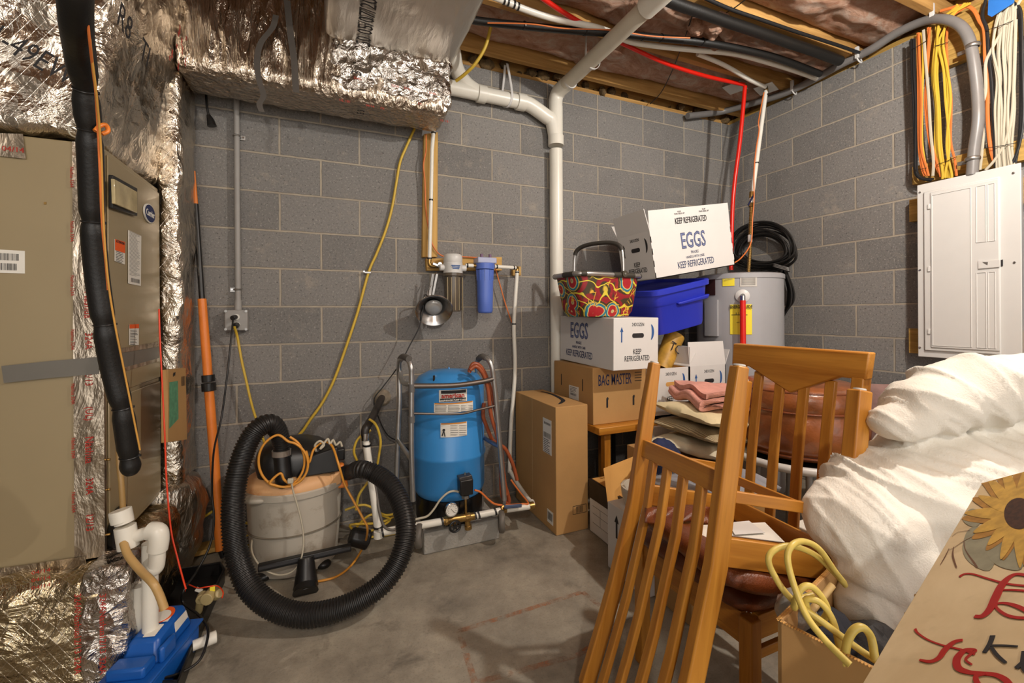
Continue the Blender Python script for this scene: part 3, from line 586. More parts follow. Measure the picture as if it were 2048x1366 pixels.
# ================================================================ back wall fixtures
YB = -.028
cn = thing('conduit', 'grey vertical electrical conduit running down the back wall to the outlet box', 'conduit', at(476, 610, y=YB))
a_, q_ = at(473, 200, y=YB), at(476, 622, y=YB); q_.x = a_.x+.002
MB().tube([V((a_.x, YB, 2.30)), V((q_.x, YB, at(476, 622, y=YB).z))], .0135, 16).build('pipe', GREYC if False else PVCG, cn)
MB().tube([V((q_.x, YB, at(476, 600, y=YB).z)), V((q_.x, YB, at(476, 620, y=YB).z))], .017, 16).build('connector', PVCG, cn)
for py_, s_ in ((272, 1), (579, -1)):
    z_ = at(476, py_, y=YB).z; b = MB(); b.tube([V((a_.x+.0145*math.cos(t), YB+.0145*math.sin(t), z_)) for t in [math.pi*2*k/14 for k in range(14)]], .005, 8, True); b.bx(a_.x+s_*.014-.002, a_.x+s_*.034+.002, YB+.018, YB+.022, z_-.012, z_+.010) if s_ > 0 else b.bx(a_.x-.036, a_.x-.012, YB+.018, YB+.022, z_-.012, z_+.010)
    c_ = b.build('strap', GALV, cn); MB().cyl((a_.x+s_*.027, YB+.018, z_), (a_.x+s_*.027, YB+.012, z_), .005, 10).build('screw_head', CHROME, c_)
ob = thing('outlet_box', 'grey outdoor-style outlet box on the back wall with two plugs in it', 'outlet', at(472, 641, y=-.03))
P_ = [at(a, b_, y=-.055) for a, b_ in ((449, 620), (495, 620), (495, 661), (449, 661))]
MB().prism(P_, (0, .053, 0)).build('box', PVCG, ob, bevel=.004)
b = MB()
for p in P_: c_ = p.lerp(sum(P_, V())/4, .12); b.cyl(c_+V((0, -.001, 0)), c_+V((0, -.006, 0)), .0065, 12)
b.build('corner_screw', GALV, ob)
c1, c2 = at(473, 634, y=-.056), at(474, 650, y=-.056); b = MB(); b.cyl(c1, c1+V((0, -.004, 0)), .015, 20); b.cyl(c2, c2+V((0, -.004, 0)), .015, 20); b.build('receptacle_face', mat('receptacle_white', rgb(210, 208, 200), .4), ob)
tag(MB().cyl(c1+V((-.003, -.006, 0)), c1+V((-.012, -.035, -.005)), .012, 14).build('plug', BLACK, bevel=.002), 'black plug in the upper receptacle of the grey outlet box', 'plug')
tag(MB().cyl(c2+V((0, -.006, 0)), c2+V((-.004, -.040, -.006)), .0145, 16).build('plug', BLACK, bevel=.002), 'black round plug in the lower receptacle of the grey outlet box', 'plug')
def tie3(b, x, z, y): b.bx(x-.003, x+.003, y, y+.001, z-.001, z+.001)
T1('extension_cord', 'yellow flat cord falling from the outlet box behind the shop vacuum', 'cord', [c2+V((-.004, -.045, -.008))]+PY(-.07, (475, 675), (483, 720), (492, 760), (505, 815), (520, 860), (535, 900), (560, 950)), .0062, YEW, n=8)
T1('extension_cord', 'long yellow cord draped down the back wall from behind the foil duct', 'cord', PY(-.022, (829, 258), (812, 295), (800, 325), (792, 370), (783, 420), (770, 465), (752, 510), (737, 545), (715, 625), (690, 700), (668, 760), (645, 805), (620, 840), (600, 868), (560, 900)), .0078, YEW)
cl = thing('cable_strap', 'small metal strap pinning the yellow cord to the block wall', 'strap', at(737, 545, y=-.02)); MB().bx(-.022, .016, -.014, .003, -.007, .005, Matrix.Translation(at(736, 545, y=-.018))).build('band', GALV, cl, bevel=.002); p_ = at(728, 543, y=-.033); MB().cyl(p_, p_+V((0, -.004, 0)), .005, 10).build('screw_head', CHROME, cl)
dp = thing('hanging_plug', 'black cord end with plug hanging below the duct near the riser', 'plug', at(420, 245, y=-.05))
MB().tube(PY(-.05, (412, 190), (414, 215), (417, 232)), .0055, 8).build('cord', BLACK, dp); MB().tube(PY(-.05, (417, 230), (421, 240), (424, 252)), [.009, .016, .021], 14).build('plug_body', BLACK, dp)
# wood strip, pipe, wires left of the filters
tag(MB().prism([at(a, b_, y=-.040) for a, b_ in ((848, 268), (876, 264), (875, 514), (845, 514))], (0, .038, 0)).build('wood_strip', PINE['z'], bevel=.002), 'vertical pine board fixed to the back wall behind the white supply pipe', 'board')
tag(MB().prism([at(a, b_, y=-.040) for a, b_ in ((852, 517), (1004, 514), (1004, 541), (854, 541))], (0, .038, 0)).build('wood_strip', PINE['x'], bevel=.002), 'horizontal pine board on the back wall behind the two water filters', 'board')
tag(MB().prism([at(a, b_, y=-.030) for a, b_ in ((1026, 533), (1042, 533), (1042, 551), (1026, 551))], (0, .028, 0)).build('wood_block', PINE['x'], bevel=.002), 'small pine block behind the elbow right of the blue filter', 'block')
YP = -.075
def ring(mb, p, d, r, t=.0035):
    d = V(d).normalized()*.0045; mb.tube([V(p)-d, V(p)+d], r, 18); return mb
sp = thing('supply_pipe', 'white pipe coming down from the duct into the water filters', 'pipe', at(860, 520, y=YP))
MB().tube(PY(YP, (867, 262), (864, 300), (862, 400), (859, 520)), .0115, 14).build('pipe', PEX, sp)
b = MB(); ring(b, at(859, 517, y=YP), (0, 0, 1), .0135); ring(b, at(862, 400, y=YP), (0, 0, 1), .0128); ring(b, at(867, 266, y=YP), (0, 0, 1), .014); b.build('crimp_ring', BLACK, sp)
b = MB(); b.tube(catmull(PY(YP, (859, 519), (859, 528), (864, 532), (872, 532)), 5), .012, 14); b.build('elbow', BRASS, sp)
MB().tube(PY(YP, (868, 531), (900, 532)), .0115, 14).build('cross_pipe', PEX, sp); b = MB(); ring(b, at(874, 531, y=YP), (1, 0, 0), .0135); ring(b, at(893, 532, y=YP), (1, 0, 0), .0135); b.build('crimp_ring', BLACK, sp)
vb = MB(); vb.cyl(at(880, 528, y=YP-.02), at(880, 528, y=YP+.01), .012, 12); vb.bar(at(866, 527, y=YP-.028), at(884, 534, y=YP-.028), .012, .004, V((0, 1, 0))); vb.build('valve', CHROME, sp)
T1('filter_wire', 'orange wire following the white pipe and looping over the filters', 'wire', PY(-.055, (852, 268), (852, 300), (847, 330), (850, 365), (852, 420), (860, 470), (868, 495), (885, 512), (915, 513), (960, 516), (983, 521), (990, 535), (1000, 570), (1010, 605), (1022, 640), (1027, 648)), .0042, ORW)
# clear/white filter
f1 = thing('water_filter', 'smoked clear water filter with a white cap, left of the blue one', 'filter', at(908, 575, y=-.115)); f1c = at(906, 560, y=-.125)
zt, zr, zb_ = at(908, 509, y=-.125).z, at(908, 546, y=-.125).z, at(908, 624, y=-.125).z
MB().lathe([(.052, zt-.055), (.056, zt-.045), (.056, zt-.02), (.052, zt-.006), (.044, zt), (.001, zt+.002)], (f1c.x, f1c.y, 0)).build('white_cap', PANELW, f1, ang=50)
MB().lathe([(.046, zr-.004), (.057, zr-.002), (.057, zt-.052), (.05, zt-.050)], (f1c.x, f1c.y, 0)).build('head', PANELW, f1)
MB().lathe([(.050, zr-.024), (.062, zr-.02), (.062, zr-.003), (.05, zr)], (f1c.x, f1c.y, 0)).build('locking_ring', SMOKE, f1)
MB().lathe([(.001, zb_), (.043, zb_+.002), (.047, zb_+.012), (.050, zr-.02)], (f1c.x, f1c.y, 0)).build('bowl', SMOKE, f1, ang=60)
b = MB()
for k in range(5): b.bx(f1c.x-.045+k*.0225-.0015, f1c.x-.045+k*.0225+.0015, f1c.y-.05, f1c.y-.048+abs(k-2)*.008, zb_+.01, zr-.03)
b.build('element_ribs', mat('filter_element', rgb(166, 150, 116), .5), f1)
b = MB(); b.cyl((f1c.x-.08, f1c.y, zr+.03), (f1c.x+.08, f1c.y, zr+.03), .019, 16); b.build('ports', PANELW, f1, bevel=.002)
b = MB()
for k in range(3): b.bx(f1c.x-.025+.004*k, f1c.x+.028-.003*k, f1c.y-.0585, f1c.y-.057, zr+.036-.009*k, zr+.041-.009*k)
b.build('label_print', BLUEI, f1)
f2c = at(970, 560, y=-.125); zt, zr, zb_ = at(970, 524, y=-.125).z, at(970, 545, y=-.125).z, at(970, 627, y=-.125).z
f2 = thing('water_filter', 'opaque blue water filter housing, right of the smoked one', 'filter', (f2c.x, f2c.y, zr))
MB().lathe([(.046, zt-.048), (.058, zt-.046), (.060, zt-.012), (.050, zt-.008)], (f2c.x, f2c.y, 0)).build('collar', BLUEF, f2)
MB().bx(f2c.x-.060, f2c.x+.062, f2c.y-.045, f2c.y+.045, zt-.012, zt+.024).build('head', mat('pale_blue_head', rgb(170, 176, 205), .4), f2, bevel=.006)
MB().lathe([(.001, zb_), (.040, zb_+.003), (.046, zb_+.014), (.0485, zb_+.10), (.052, zt-.05)], (f2c.x, f2c.y, 0)).build('bowl', BLUEF, f2, ang=60)
b = MB()
for k in range(10):
    t = 2*math.pi*k/10; x, y = f2c.x+.052*math.cos(t), f2c.y+.052*math.sin(t); b.bar((x, y, zt-.05), (f2c.x+.049*math.cos(t), f2c.y+.049*math.sin(t), zt-.115), .008, .007, V((math.cos(t), math.sin(t), 0)))
b.build('grip_ribs', BLUEF, f2)
b = MB(); b.cyl((f2c.x-.028, f2c.y-.02, zt+.02), (f2c.x-.028, f2c.y-.02, zt+.045), .009, 12); b.cyl((f2c.x+.026, f2c.y-.02, zt+.02), (f2c.x+.026, f2c.y-.02, zt+.045), .009, 12); b.build('bleed_button', mat('mauve_plastic', rgb(120, 90, 120), .5), f2)
zc = at(940, 533, y=YP).z
b = thing('filter_link_pipe', 'short white pipe joining the two water filters', 'pipe', at(938, 533, y=-.125)); MB().cyl((f1c.x+.078, -.125, zc), (f2c.x-.06, -.125, zc), .0115, 14).build('pipe', PEX, b); m_ = MB(); ring(m_, (f1c.x+.088, -.125, zc), (1, 0, 0), .0135); m_.build('crimp_ring', BLACK, b); MB().cyl((f2c.x-.075, -.125, zc), (f2c.x-.058, -.125, zc), .0125, 12).build('brass_nipple', BRASS, b)
dn = thing('outlet_pipe', 'white pipe from the blue filter down to the floor manifold', 'pipe', at(1030, 900, y=-.09))
el = V((at(1033, 540, y=-.09).x, -.10, zc))
MB().tube([V((f2c.x+.062, -.125, zc)), V((el.x-.012, -.105, zc))], .0115, 14).build('top_run', PEX, dn)
MB().tube(catmull([V((el.x-.014, -.105, zc)), V((el.x, -.10, zc-.002)), V((el.x, -.10, zc-.02))], 4), .0125, 12).build('elbow', BRASS, dn)
b = MB(); ring(b, (f2c.x+.078, -.122, zc), (1, 0, 0), .0135); ring(b, (el.x-.026, -.106, zc), (1, 0, 0), .0135); ring(b, (el.x, -.10, zc-.028), (0, 0, 1), .0135); ring(b, at(1028, 648, y=-.10), (0, 0, 1), .0128, ); b.build('crimp_ring', BLACK, dn)
MB().tube(catmull([V((el.x, -.10, zc-.02))]+[at(1028, 648, y=-.10), at(1030, 740, y=-.10), at(1022, 850, y=-.11), at(1019, 945, y=-.14)], 8), .0125, 14).build('riser', PEX, dn)
MB().tube(catmull([at(1020, 942, y=-.14), at(1040, 975, y=-.28), at(1062, 1005, y=-.47)], 4), .0125, 14).build('slanted_run', PEX, dn)
# reflector work lamp
rl = thing('clamp_lamp', 'clamp work lamp with aluminium reflector hanging left of the filters', 'lamp', at(868, 612, y=-.2))
c_ = at(868, 620, y=-.20); nrm = V((-.12, -.80, -.58)).normalized(); xx = nrm.cross(V((0, 0, 1))).normalized(); yy = nrm.cross(xx).normalized(); Mr = Matrix((xx, yy, nrm)).transposed()
MB().lathe([(.020, -.085), (.024, -.07), (.05, -.045), (.085, -.010), (.098, .006), (.104, .010), (.106, .006), (.1, .0), (.087, -.016), (.053, -.050), (.022, -.075)], c_, Mr, 48, caps=False).build('reflector', mat('spun_aluminium', rgb(190, 188, 186), .22, 1, .1, 20), rl, ang=60)
MB().lathe([(.001, -.012), (.030, -.010), (.046, -.018), (.050, -.028), (.026, -.06), (.02, -.07)], c_, Mr, 36).build('bulb', mat('frosted_bulb', rgb(170, 168, 164), .2, .2, .1), rl, ang=60)
MB().lathe([(.018, -.080), (.022, -.085), (.022, -.10), (.016, -.135), (.010, -.14)], c_, Mr, 24).build('socket', BLACK, rl)
MB().tube([c_-nrm*.098+xx*.02*math.cos(t)+yy*.02*math.sin(t) for t in [math.pi*2*k/16 for k in range(16)]], .0035, 8, True).build('collar_ring', CHROME, rl)
sp_ = c_-nrm*.125
MB().tube(catmull([sp_+V((-.02, -.01, -.02)), sp_+V((-.03, .0, .03)), at(862, 570, y=-.11), at(868, 552, y=-.09), at(874, 545, y=-.09)], 6), .0035, 8).build('clamp_wire', CHROME, rl)
b = MB(); b.bar(sp_+V((-.02, 0, -.01)), at(866, 548, y=-.12), .014, .004, V((0, 1, 0))); b.bar(sp_+V((-.0, 0, .005)), at(874, 548, y=-.10), .012, .004, V((0, 1, 0))); b.cyl(sp_+V((-.022, -.012, -.004)), sp_+V((-.022, .012, -.004)), .007, 12); b.build('spring_clamp', GALV, rl)
T1('lamp_cord', 'thin black cord from the clamp lamp down past the walker handle', 'cord', [sp_+V((-.01, .02, -.01))]+PY(-.16, (850, 590), (846, 620), (838, 655), (820, 690), (806, 717))+PY(-.07, (788, 745), (765, 775), (748, 800), (757, 835), (775, 870), (800, 885), (825, 910), (835, 950), (824, 990)), .0034, BLACK)
# pvc drain stack
PVY = -.057; dx = at(1113, 500, y=PVY).x
dr = thing('drain_stack', 'tall white pvc drain pipe in front of the back wall', 'pipe', (dx, PVY, 0))
R3 = .0445
MB().tube([V((dx, PVY, .0)), V((dx, PVY, at(1113, 300, y=PVY).z))], R3, 28).build('vertical_pipe', PVC, dr)
z1 = at(1113, 283, y=PVY).z; zt_ = at(1130, 188, y=PVY).z
MB().tube([V((dx, PVY, z1-.03)), V((dx, PVY, z1+.035))], .053, 28).build('lower_hub', PVC, dr, bevel=.002)
MB().tube([V((dx, PVY, z1)), V((dx, PVY, zt_-.10))], .047, 28).build('wye_body', PVC, dr)
zh = at(985, 193, y=PVY).z; xh = at(1050, 210, y=PVY).x
elb = catmull([V((xh-.03, PVY, zh)), V((xh+.035, PVY, zh-.006)), V((dx-.075, PVY, zh-.06)), V((dx-.03, PVY, z1+.13)), V((dx-.004, PVY, z1+.02))], 8)
MB().tube(elb, .0465, 26).build('wye_branch', PVC, dr)
MB().tube([V((xh-.06, PVY, zh)), V((xh-.0, PVY, zh))], .053, 26).build('branch_hub', PVC, dr, bevel=.002)
MB().tube([V((-2.75, PVY, zh+.004)), V((xh-.03, PVY, zh))], R3, 26).build('horizontal_pipe', PVC, dr)
xl = at(962, 188, y=PVY).x
MB().tube([V((xl-.025, PVY, zh)), V((xl+.03, PVY, zh))], .053, 26).build('left_hub', PVC, dr, bevel=.002)
MB().tube(catmull([V((xl-.01, PVY, zh)), V((xl-.10, PVY, zh+.045)), V((xl-.16, PVY, zh+.13)), V((xl-.18, PVY, zh+.25)), V((xl-.18, PVY, 2.795))], 8), .0465, 26).build('left_wye_arm', PVC, dr)
e2_ = catmull([V((dx, PVY, zt_-.14)), V((dx, PVY, zt_-.055)), V((dx+.006, PVY-.03, zt_-.012)), V((dx+.016, PVY-.10, zt_)), V((dx+.022, PVY-.16, zt_+.002))], 6)
MB().tube(e2_, .047, 26).build('top_elbow', PVC, dr)
far = at(1318, -8, z=zt_+.012)
MB().tube([V((dx+.015, PVY-.10, zt_)), far+(far-V((dx+.015, PVY-.10, zt_))).normalized()*1.1], R3, 28).build('overhead_pipe', mat('pvc_beige', rgb(206, 198, 180), .4, 0, .06), dr)
MB().tube([far+V((-.003, .09, 0)), far+V((.002, -.10, 0))], .054, 28).build('overhead_hub', PVC, dr, bevel=.002)
MB().tube([V((dx+.02, PVY-.15, zt_+.001)), V((dx+.0225, PVY-.165, zt_+.001))], .049, 28).build('white_collar', PANELW, dr)
hg = MB()
def hang(mb, pts, w=.016):
    ribbon(mb, catmull(pts, 5), V((w/2, 0, 0)))
xs = at(1015, 190, y=PVY).x
hang(hg, [V((xs-.004, -.03, 2.80)), V((xs-.006, -.01, zh+.15)), V((xs-.02, -.003, zh)), V((xs, -.052, zh-.049)), V((xs+.012, -.105, zh)), V((xs+.004, -.08, zh+.15)), V((xs, -.055, 2.80))])
tag(hg.build('pipe_hanger', WHITE, mods=SOL(.002)), 'white plastic strap holding the horizontal drain pipe', 'strap')
hg = MB(); hc = at(1185, 122, z=zt_+.006); cir = [hc+V((.05*math.cos(t)*1.0, 0, .05*math.sin(t))) for t in [math.pi*(.0+1.0*k/8)+math.pi for k in range(9)]]
pts = [at(1172, 72, z=2.80)]+cir+[]
ribbon(hg, pts, V((0, .009, 0)))
tag(hg.build('pipe_hanger', WHITE, mods=SOL(.002)), 'white plastic strap round the beige overhead drain pipe', 'strap')
T1('yellow_hose', 'thick yellow cord looping down at the right end of the foil duct', 'cord', PD((983, 25, 2.45), (981, 55, 2.48), (970, 95, 2.5), (950, 128, 2.52), (930, 148, 2.55), (912, 162, 2.58)), .0095, YEW)
# wall penetration + black pipe + left supply
bp = thing('well_pipe', 'black poly pipe entering through the block wall left of the walker', 'pipe', at(762, 797, y=-.02))
a_ = at(764, 795, y=-.005); a_.y = -.001
MB().lathe([(.045, 0), (.05, .01), (.038, .02), (.032, .022)], a_, Matrix.Rotation(math.pi/2, 3, 'X'), 24).build('wall_collar', mat('foam_collar', rgb(140, 128, 110), .9, 0, .4, 30, .4), bp)
MB().tube(catmull([a_+V((0, -.005, 0)), at(760, 803, y=-.08), at(748, 828, y=-.22), at(737, 848, y=-.31), at(731, 858, y=-.34), at(730, 872, y=-.345)], 8), .020, 16).build('pipe', mat('black_poly', rgb(52, 46, 42), .45, 0, .3, 14), bp)
MB().tube([at(731, 866, y=-.345), at(731, 880, y=-.345)], .0215, 16).build('hose_clamp', CHROME, bp)
MB().tube([at(731, 878, y=-.345), at(733, 888, y=-.345)], .0165, 16).build('barb_fitting', PVC, bp)
lp_ = thing('left_feed_pipe', 'white slanted pipe from the black well pipe down to the manifold', 'pipe', at(757, 1060, y=-.50))
MB().tube(catmull([at(733, 886, y=-.345), at(738, 930, y=-.38), at(749, 1000, y=-.46), at(756, 1058, y=-.50)], 6), .0185, 16).build('pipe', PEX, lp_)
b = MB(); ring(b, at(756, 1054, y=-.50), (0, -.1, 1), .021); ring(b, at(734, 890, y=-.35), (0, -.1, 1), .021); b.build('crimp_ring', BLACK, lp_)
# manifold
mf = thing('pipe_manifold', 'white pipe and brass manifold across the front of the blue tank', 'pipe', at(900, 1040, y=-.53)); YM = -.53
A = lambda x_, y_: at(x_, y_, y=YM)
MB().tube([A(757, 1062), A(757, 1075)], .022, 14).build('tee', PEX, mf)
MB().tube([A(757, 1066), A(888, 1042)], .0175, 16).build('left_run', PEX, mf)
MB().tube([A(886, 1042), A(948, 1032)], .0195, 16).build('brass_run', BRASS, mf)
b = MB(); b.tube([A(905, 1040), A(909, 1052)], .018, 12); b.tube([A(934, 1034), A(936, 1053)], .015, 12); b.tube([A(936, 1050), A(937, 1058)], .019, 8); b.tube([A(889, 1042), A(895, 1041)], .023, 8); b.tube([A(930, 1035), A(940, 1033)], .023, 8); b.build('brass_fitting', BRASS, mf, bevel=.002)
MB().tube([A(948, 1032), A(1002, 1021)], .0165, 16).build('middle_run', PEX, mf)
b = MB()
for x_, y_ in ((884, 1043), (950, 1031), (957, 1030), (990, 1023), (765, 1065)): ring(b, A(x_, y_), (1, 0, .17), .0195 if x_ > 900 else .021)
b.build('crimp_ring', mat('dark_ring', rgb(46, 44, 44), .4), mf)
b = MB(); b.tube([A(1000, 1021), A(1012, 1019)], .018, 14); b.cyl(A(1005, 1020), A(1005, 1020)+V((0, -.02, .02)), .012, 12); b.build('ball_valve', BRASS, mf)
b = MB().bar(A(1004, 1017)+V((0, -.03, .02)), A(1038, 1014)+V((0, -.035, .022)), .018, .012, V((0, 1, 0))); b.build('valve_handle', mat('slate_handle', rgb(70, 84, 112), .45), mf, bevel=.004)
MB().tube(catmull([A(1012, 1019), A(1055, 1013), A(1064, 1011), V(at(1063, 1004, y=-.49))], 5), .0165, 16).build('right_run', PEX, mf); MB().tube([A(1058, 1013), A(1067, 1011)], .022, 12).build('elbow', BRASS, mf)
# gauge
g_ = at(903, 1019, y=YM-.02)
ga = MB().lathe([(.001, 0), (.031, 0), (.034, .004), (.034, .018), (.031, .020), (.029, .016)], g_+V((0, .01, 0)), Matrix.Rotation(math.pi/2, 3, 'X'), 32).build('gauge', CHROME, mf, ang=30)
o = MB().lathe([(.0285, .0165), (.0285, .0172)], g_+V((0, .01, 0)), Matrix.Rotation(math.pi/2, 3, 'X'), 32).build('gauge_dial', PAPER, ga)
b = MB()
for k in range(11): t = math.radians(-40+k*26); p = g_+V((.021*math.cos(t), -.0078, .021*math.sin(t))); b.bx(-.0008, .0008, -.0004, 0, -.003, .003, Matrix.Translation(p) @ Matrix.Rotation(-t+math.pi/2, 4, 'Y'))
b.bar(g_+V((-.004, -.0082, .006)), g_+V((.012, -.0082, -.014)), .0016, .0006, V((0, 1, 0))); b.build('gauge_marks', INK, ga)
MB().tube([A(905, 1040), A(904, 1030)], .008, 10).build('gauge_stem', BRASS, mf)
h_ = at(910, 1053, y=YM-.045)
b = MB(); b.tube([h_+V((.026*math.cos(t), 0, .026*math.sin(t))) for t in [math.pi*2*k/24 for k in range(24)]], .0055, 8, True)
for k in range(3): t = math.pi*k/3; b.tube([h_+V((.026*math.cos(t), 0, .026*math.sin(t))), h_-V((.026*math.cos(t), 0, .026*math.sin(t)))], .004, 8)
b.cyl(h_+V((0, .008, 0)), h_-V((0, .008, 0)), .009, 12); b.build('handwheel', BLACK, mf)
MB().cyl(h_, h_+V((0, .05, 0)), .006, 10).build('valve_stem', BRASS, mf)
# pressure switch
ps = thing('pressure_switch', 'black pressure switch box on a brass stem before the tank', 'switch', at(934, 1034, y=YM))
P_ = [at(a, b_, y=YM-.03) for a, b_ in ((920, 962), (947, 958), (947, 990), (921, 993))]; MB().prism(P_, (0, .055, 0)).build('cover', BLACK, ps, bevel=.006)
P_ = [at(a, b_, y=YM-.024) for a, b_ in ((918, 956), (944, 950), (947, 962), (920, 966))]; MB().prism(P_, (0, .045, 0)).build('lid', mat('dark_grey_plastic', rgb(58, 56, 56), .4), ps, bevel=.004)
MB().tube([at(930, 950, y=YM), at(930, 945, y=YM)], .004, 8).build('nut', GALV, ps); MB().tube([A(931, 992), A(932, 1034)], .0065, 10).build('stem', BRASS, ps); MB().tube([A(931, 990), A(931, 996)], .02, 6).build('base_nut', GALV, ps)
T1('switch_cable', 'white cable curling from the pressure switch to the floor at left', 'cable', PY(YM+.005, (918, 984), (908, 982), (895, 986), (880, 1000), (868, 1018), (855, 1032), (838, 1037))+PY(YM, (815, 1042), (795, 1042)), .0052, WHW)
T1('switch_cable', 'orange cable from the pressure switch right to the elbow', 'cable', PY(YM, (949, 980), (962, 985), (978, 1000), (993, 1009), (1020, 1010), (1045, 1008), (1056, 1006))+[at(1040, 985, y=-.42), at(1022, 960, y=-.34)], .0052, ORW)
T1('grey_cable', 'grey cable hugging the left feed pipe and curling at the floor', 'cable', [at(742, 930, y=-.40), at(752, 980, y=-.45), at(758, 1020, y=-.50), at(768, 1052, y=-.56), at(785, 1060, y=-.58), at(802, 1052, y=-.56), at(812, 1040, y=-.55)], .0065, mat('grey_cable', rgb(104, 98, 90), .5))
# ================================================================ tank on a block
pf = at(905, 1078, z=0)
bk = tag(MB().bx(at(836, 1082, z=0).x, at(836, 1082, z=0).x+.40, -.50, -.14, .0, .105).build('concrete_block', CONC, bevel=.006), 'flat concrete block under the blue pressure tank', 'block')
tc = at(898, 800, y=-.30); tc = V((tc.x, -.30, 0)); zz = lambda py_: at(898, py_, y=-.30).z
tk = thing('pressure_tank', 'blue well pressure tank standing on a concrete block inside the walker', 'tank', (tc.x, tc.y, .106))
RT = .192; z0, z1, z2, zs1, zs2 = zz(978), zz(940), zz(762), zz(905), zz(900)
MB().lathe([(.001, z0-.03), (RT*.8, z0-.02), (RT-.01, z0+.01), (RT, z0+.04), (RT, zz(907)), (RT+.007, zz(903)), (RT+.007, zz(898)), (RT, zz(894)), (RT, zz(845)), (RT-.003, zz(843)), (RT, zz(840)), (RT, z2-.03), (RT-.006, z2), (RT-.03, zz(750)), (RT-.08, zz(741)), (.001, zz(737))], (tc.x, tc.y, 0), None, 64).build('shell', BLUET, tk, ang=50)
MB().lathe([(RT-.012, .107), (RT-.012, z0+.0), (RT-.03, z0+.01)], (tc.x, tc.y, 0), None, 56).build('base_ring', mat('gloss_black', rgb(20, 20, 21), .2, 0, .3, 12), tk)
b = MB(); p_ = at(898, 738, y=-.30); b.tube([p_, p_+V((0, 0, .012))], [.007, .002], 10); b.build('top_nub', BLUET, tk)
p_ = at(868, 758, y=-.42); MB().tube([p_+V((0, 0, -.02)), p_+V((0, 0, .018))], .006, 10).build('air_valve', BLACK, tk)
def cyl_label(name, pix, cx, cy, R, m, par, th=.0012, off=.0035):   # a label wrapped on a vertical cylinder; pix = (x0,y0,x1,y1)
    x0, y0, x1, y1 = pix; b = MB(); n = 14; P = []
    def hit(px, py):
        v = ray(px, py); o = CAM-V((cx, cy, 0)); a = v.x**2+v.y**2; bb = 2*(o.x*v.x+o.y*v.y); c = o.x**2+o.y**2-(R+off)**2; t = (-bb-math.sqrt(max(bb*bb-4*a*c, 0)))/2/a; return CAM+v*t
    zt, zb = hit((x0+x1)/2, y0).z, hit((x0+x1)/2, y1).z
    for k in range(n+1):
        h = hit(x0+(x1-x0)*k/n, (y0+y1)/2); P.append((V((h.x, h.y, zt)), V((h.x, h.y, zb))))
    ctr = V((cx, cy, 0)); rin = (R+.0006)/(R+off)
    q_ = [[b.bm.verts.new(p) for p in (a, c, V((cx+(c.x-cx)*rin, cy+(c.y-cy)*rin, c.z)), V((cx+(a.x-cx)*rin, cy+(a.y-cy)*rin, a.z)))] for a, c in P]
    for u_, w_ in zip(q_, q_[1:]):
        for k in range(4): b._face([u_[k], u_[(k+1) % 4], w_[(k+1) % 4], w_[k]])
    b._face(q_[0][::-1]); b._face(q_[-1])
    o = b.build(name, m, par); hc = hit((x0+x1)/2, (y0+y1)/2); nn = V((hc.x-cx, hc.y-cy, 0)).normalized(); return o, hc, V((-nn.y, nn.x, 0)), nn, hit
o, hc, X_, nn, hit = cyl_label('maker_label', (878, 780, 934, 804), tc.x, tc.y, RT, PAPER, tk)
cyl_label('label_band', (882, 781, 932, 787), tc.x, tc.y, RT, INK, o, .0004, .0045); cyl_label('label_foot', (880, 797, 932, 803), tc.x, tc.y, RT, INK, o, .0004, .0045)
MB().text('american', hit(906, 791)+nn*.0045, X_, (0, 0, 1), .032, 1.0, .03).build('red_lettering', REDI, o, smooth=False); MB().text('WATER HEATERS', hit(908, 795.5)+nn*.0046, X_, (0, 0, 1), .0075, 1.6).build('small_lettering', INK, o, smooth=False); MB().text('DIAPHRAGM PUMP TANK', hit(906, 800)+nn*.0052, X_, (0, 0, 1), .011, 1.05, .02).build('white_lettering', PAPER, o, smooth=False)
for pix in ((868, 806, 946, 825), (881, 846, 934, 874)):
    o, hc, X_, nn, hit = cyl_label('warning_label', pix, tc.x, tc.y, RT, PAPER, tk); x0, y0, x1, y1 = pix
    cyl_label('orange_band', (x0+1, y0, x1-1, y0+2.5), tc.x, tc.y, RT, mat('pale_orange', rgb(214, 140, 50), .6), o, .0004, .0045)
    b = MB(); cw = (x1-x0)/3-2
    for c in range(3):
        if pix[0] == 881 and c == 0: continue
        for r_ in range(5): k0 = x0+2+c*(cw+2); l0 = y0+4.5+r_*(y1-y0-5)/5; b._face([b.bm.verts.new(hit(u_, v_)+nn*.0028) for u_, v_ in ((k0, l0), (k0, l0+1), (k0+cw-random.uniform(0, 5), l0+1), (k0+cw, l0))])
    b.build('fine_print', mat('grey_ink2', rgb(120, 118, 114), .7), o, smooth=False)
b = MB(); b.lathe([(.007, 0), (.007, .001)], hit(887.5, 860)+nn*.003, Matrix.Rotation(math.pi/2, 3, 'X'), 12); b.bar(hit(887.5, 861)+nn*.003, hit(884, 872)+nn*.003, .005, .001, nn); b.bar(hit(887.5, 861)+nn*.003, hit(890, 873)+nn*.003, .005, .001, nn); b.build('pictogram', INK, tk)
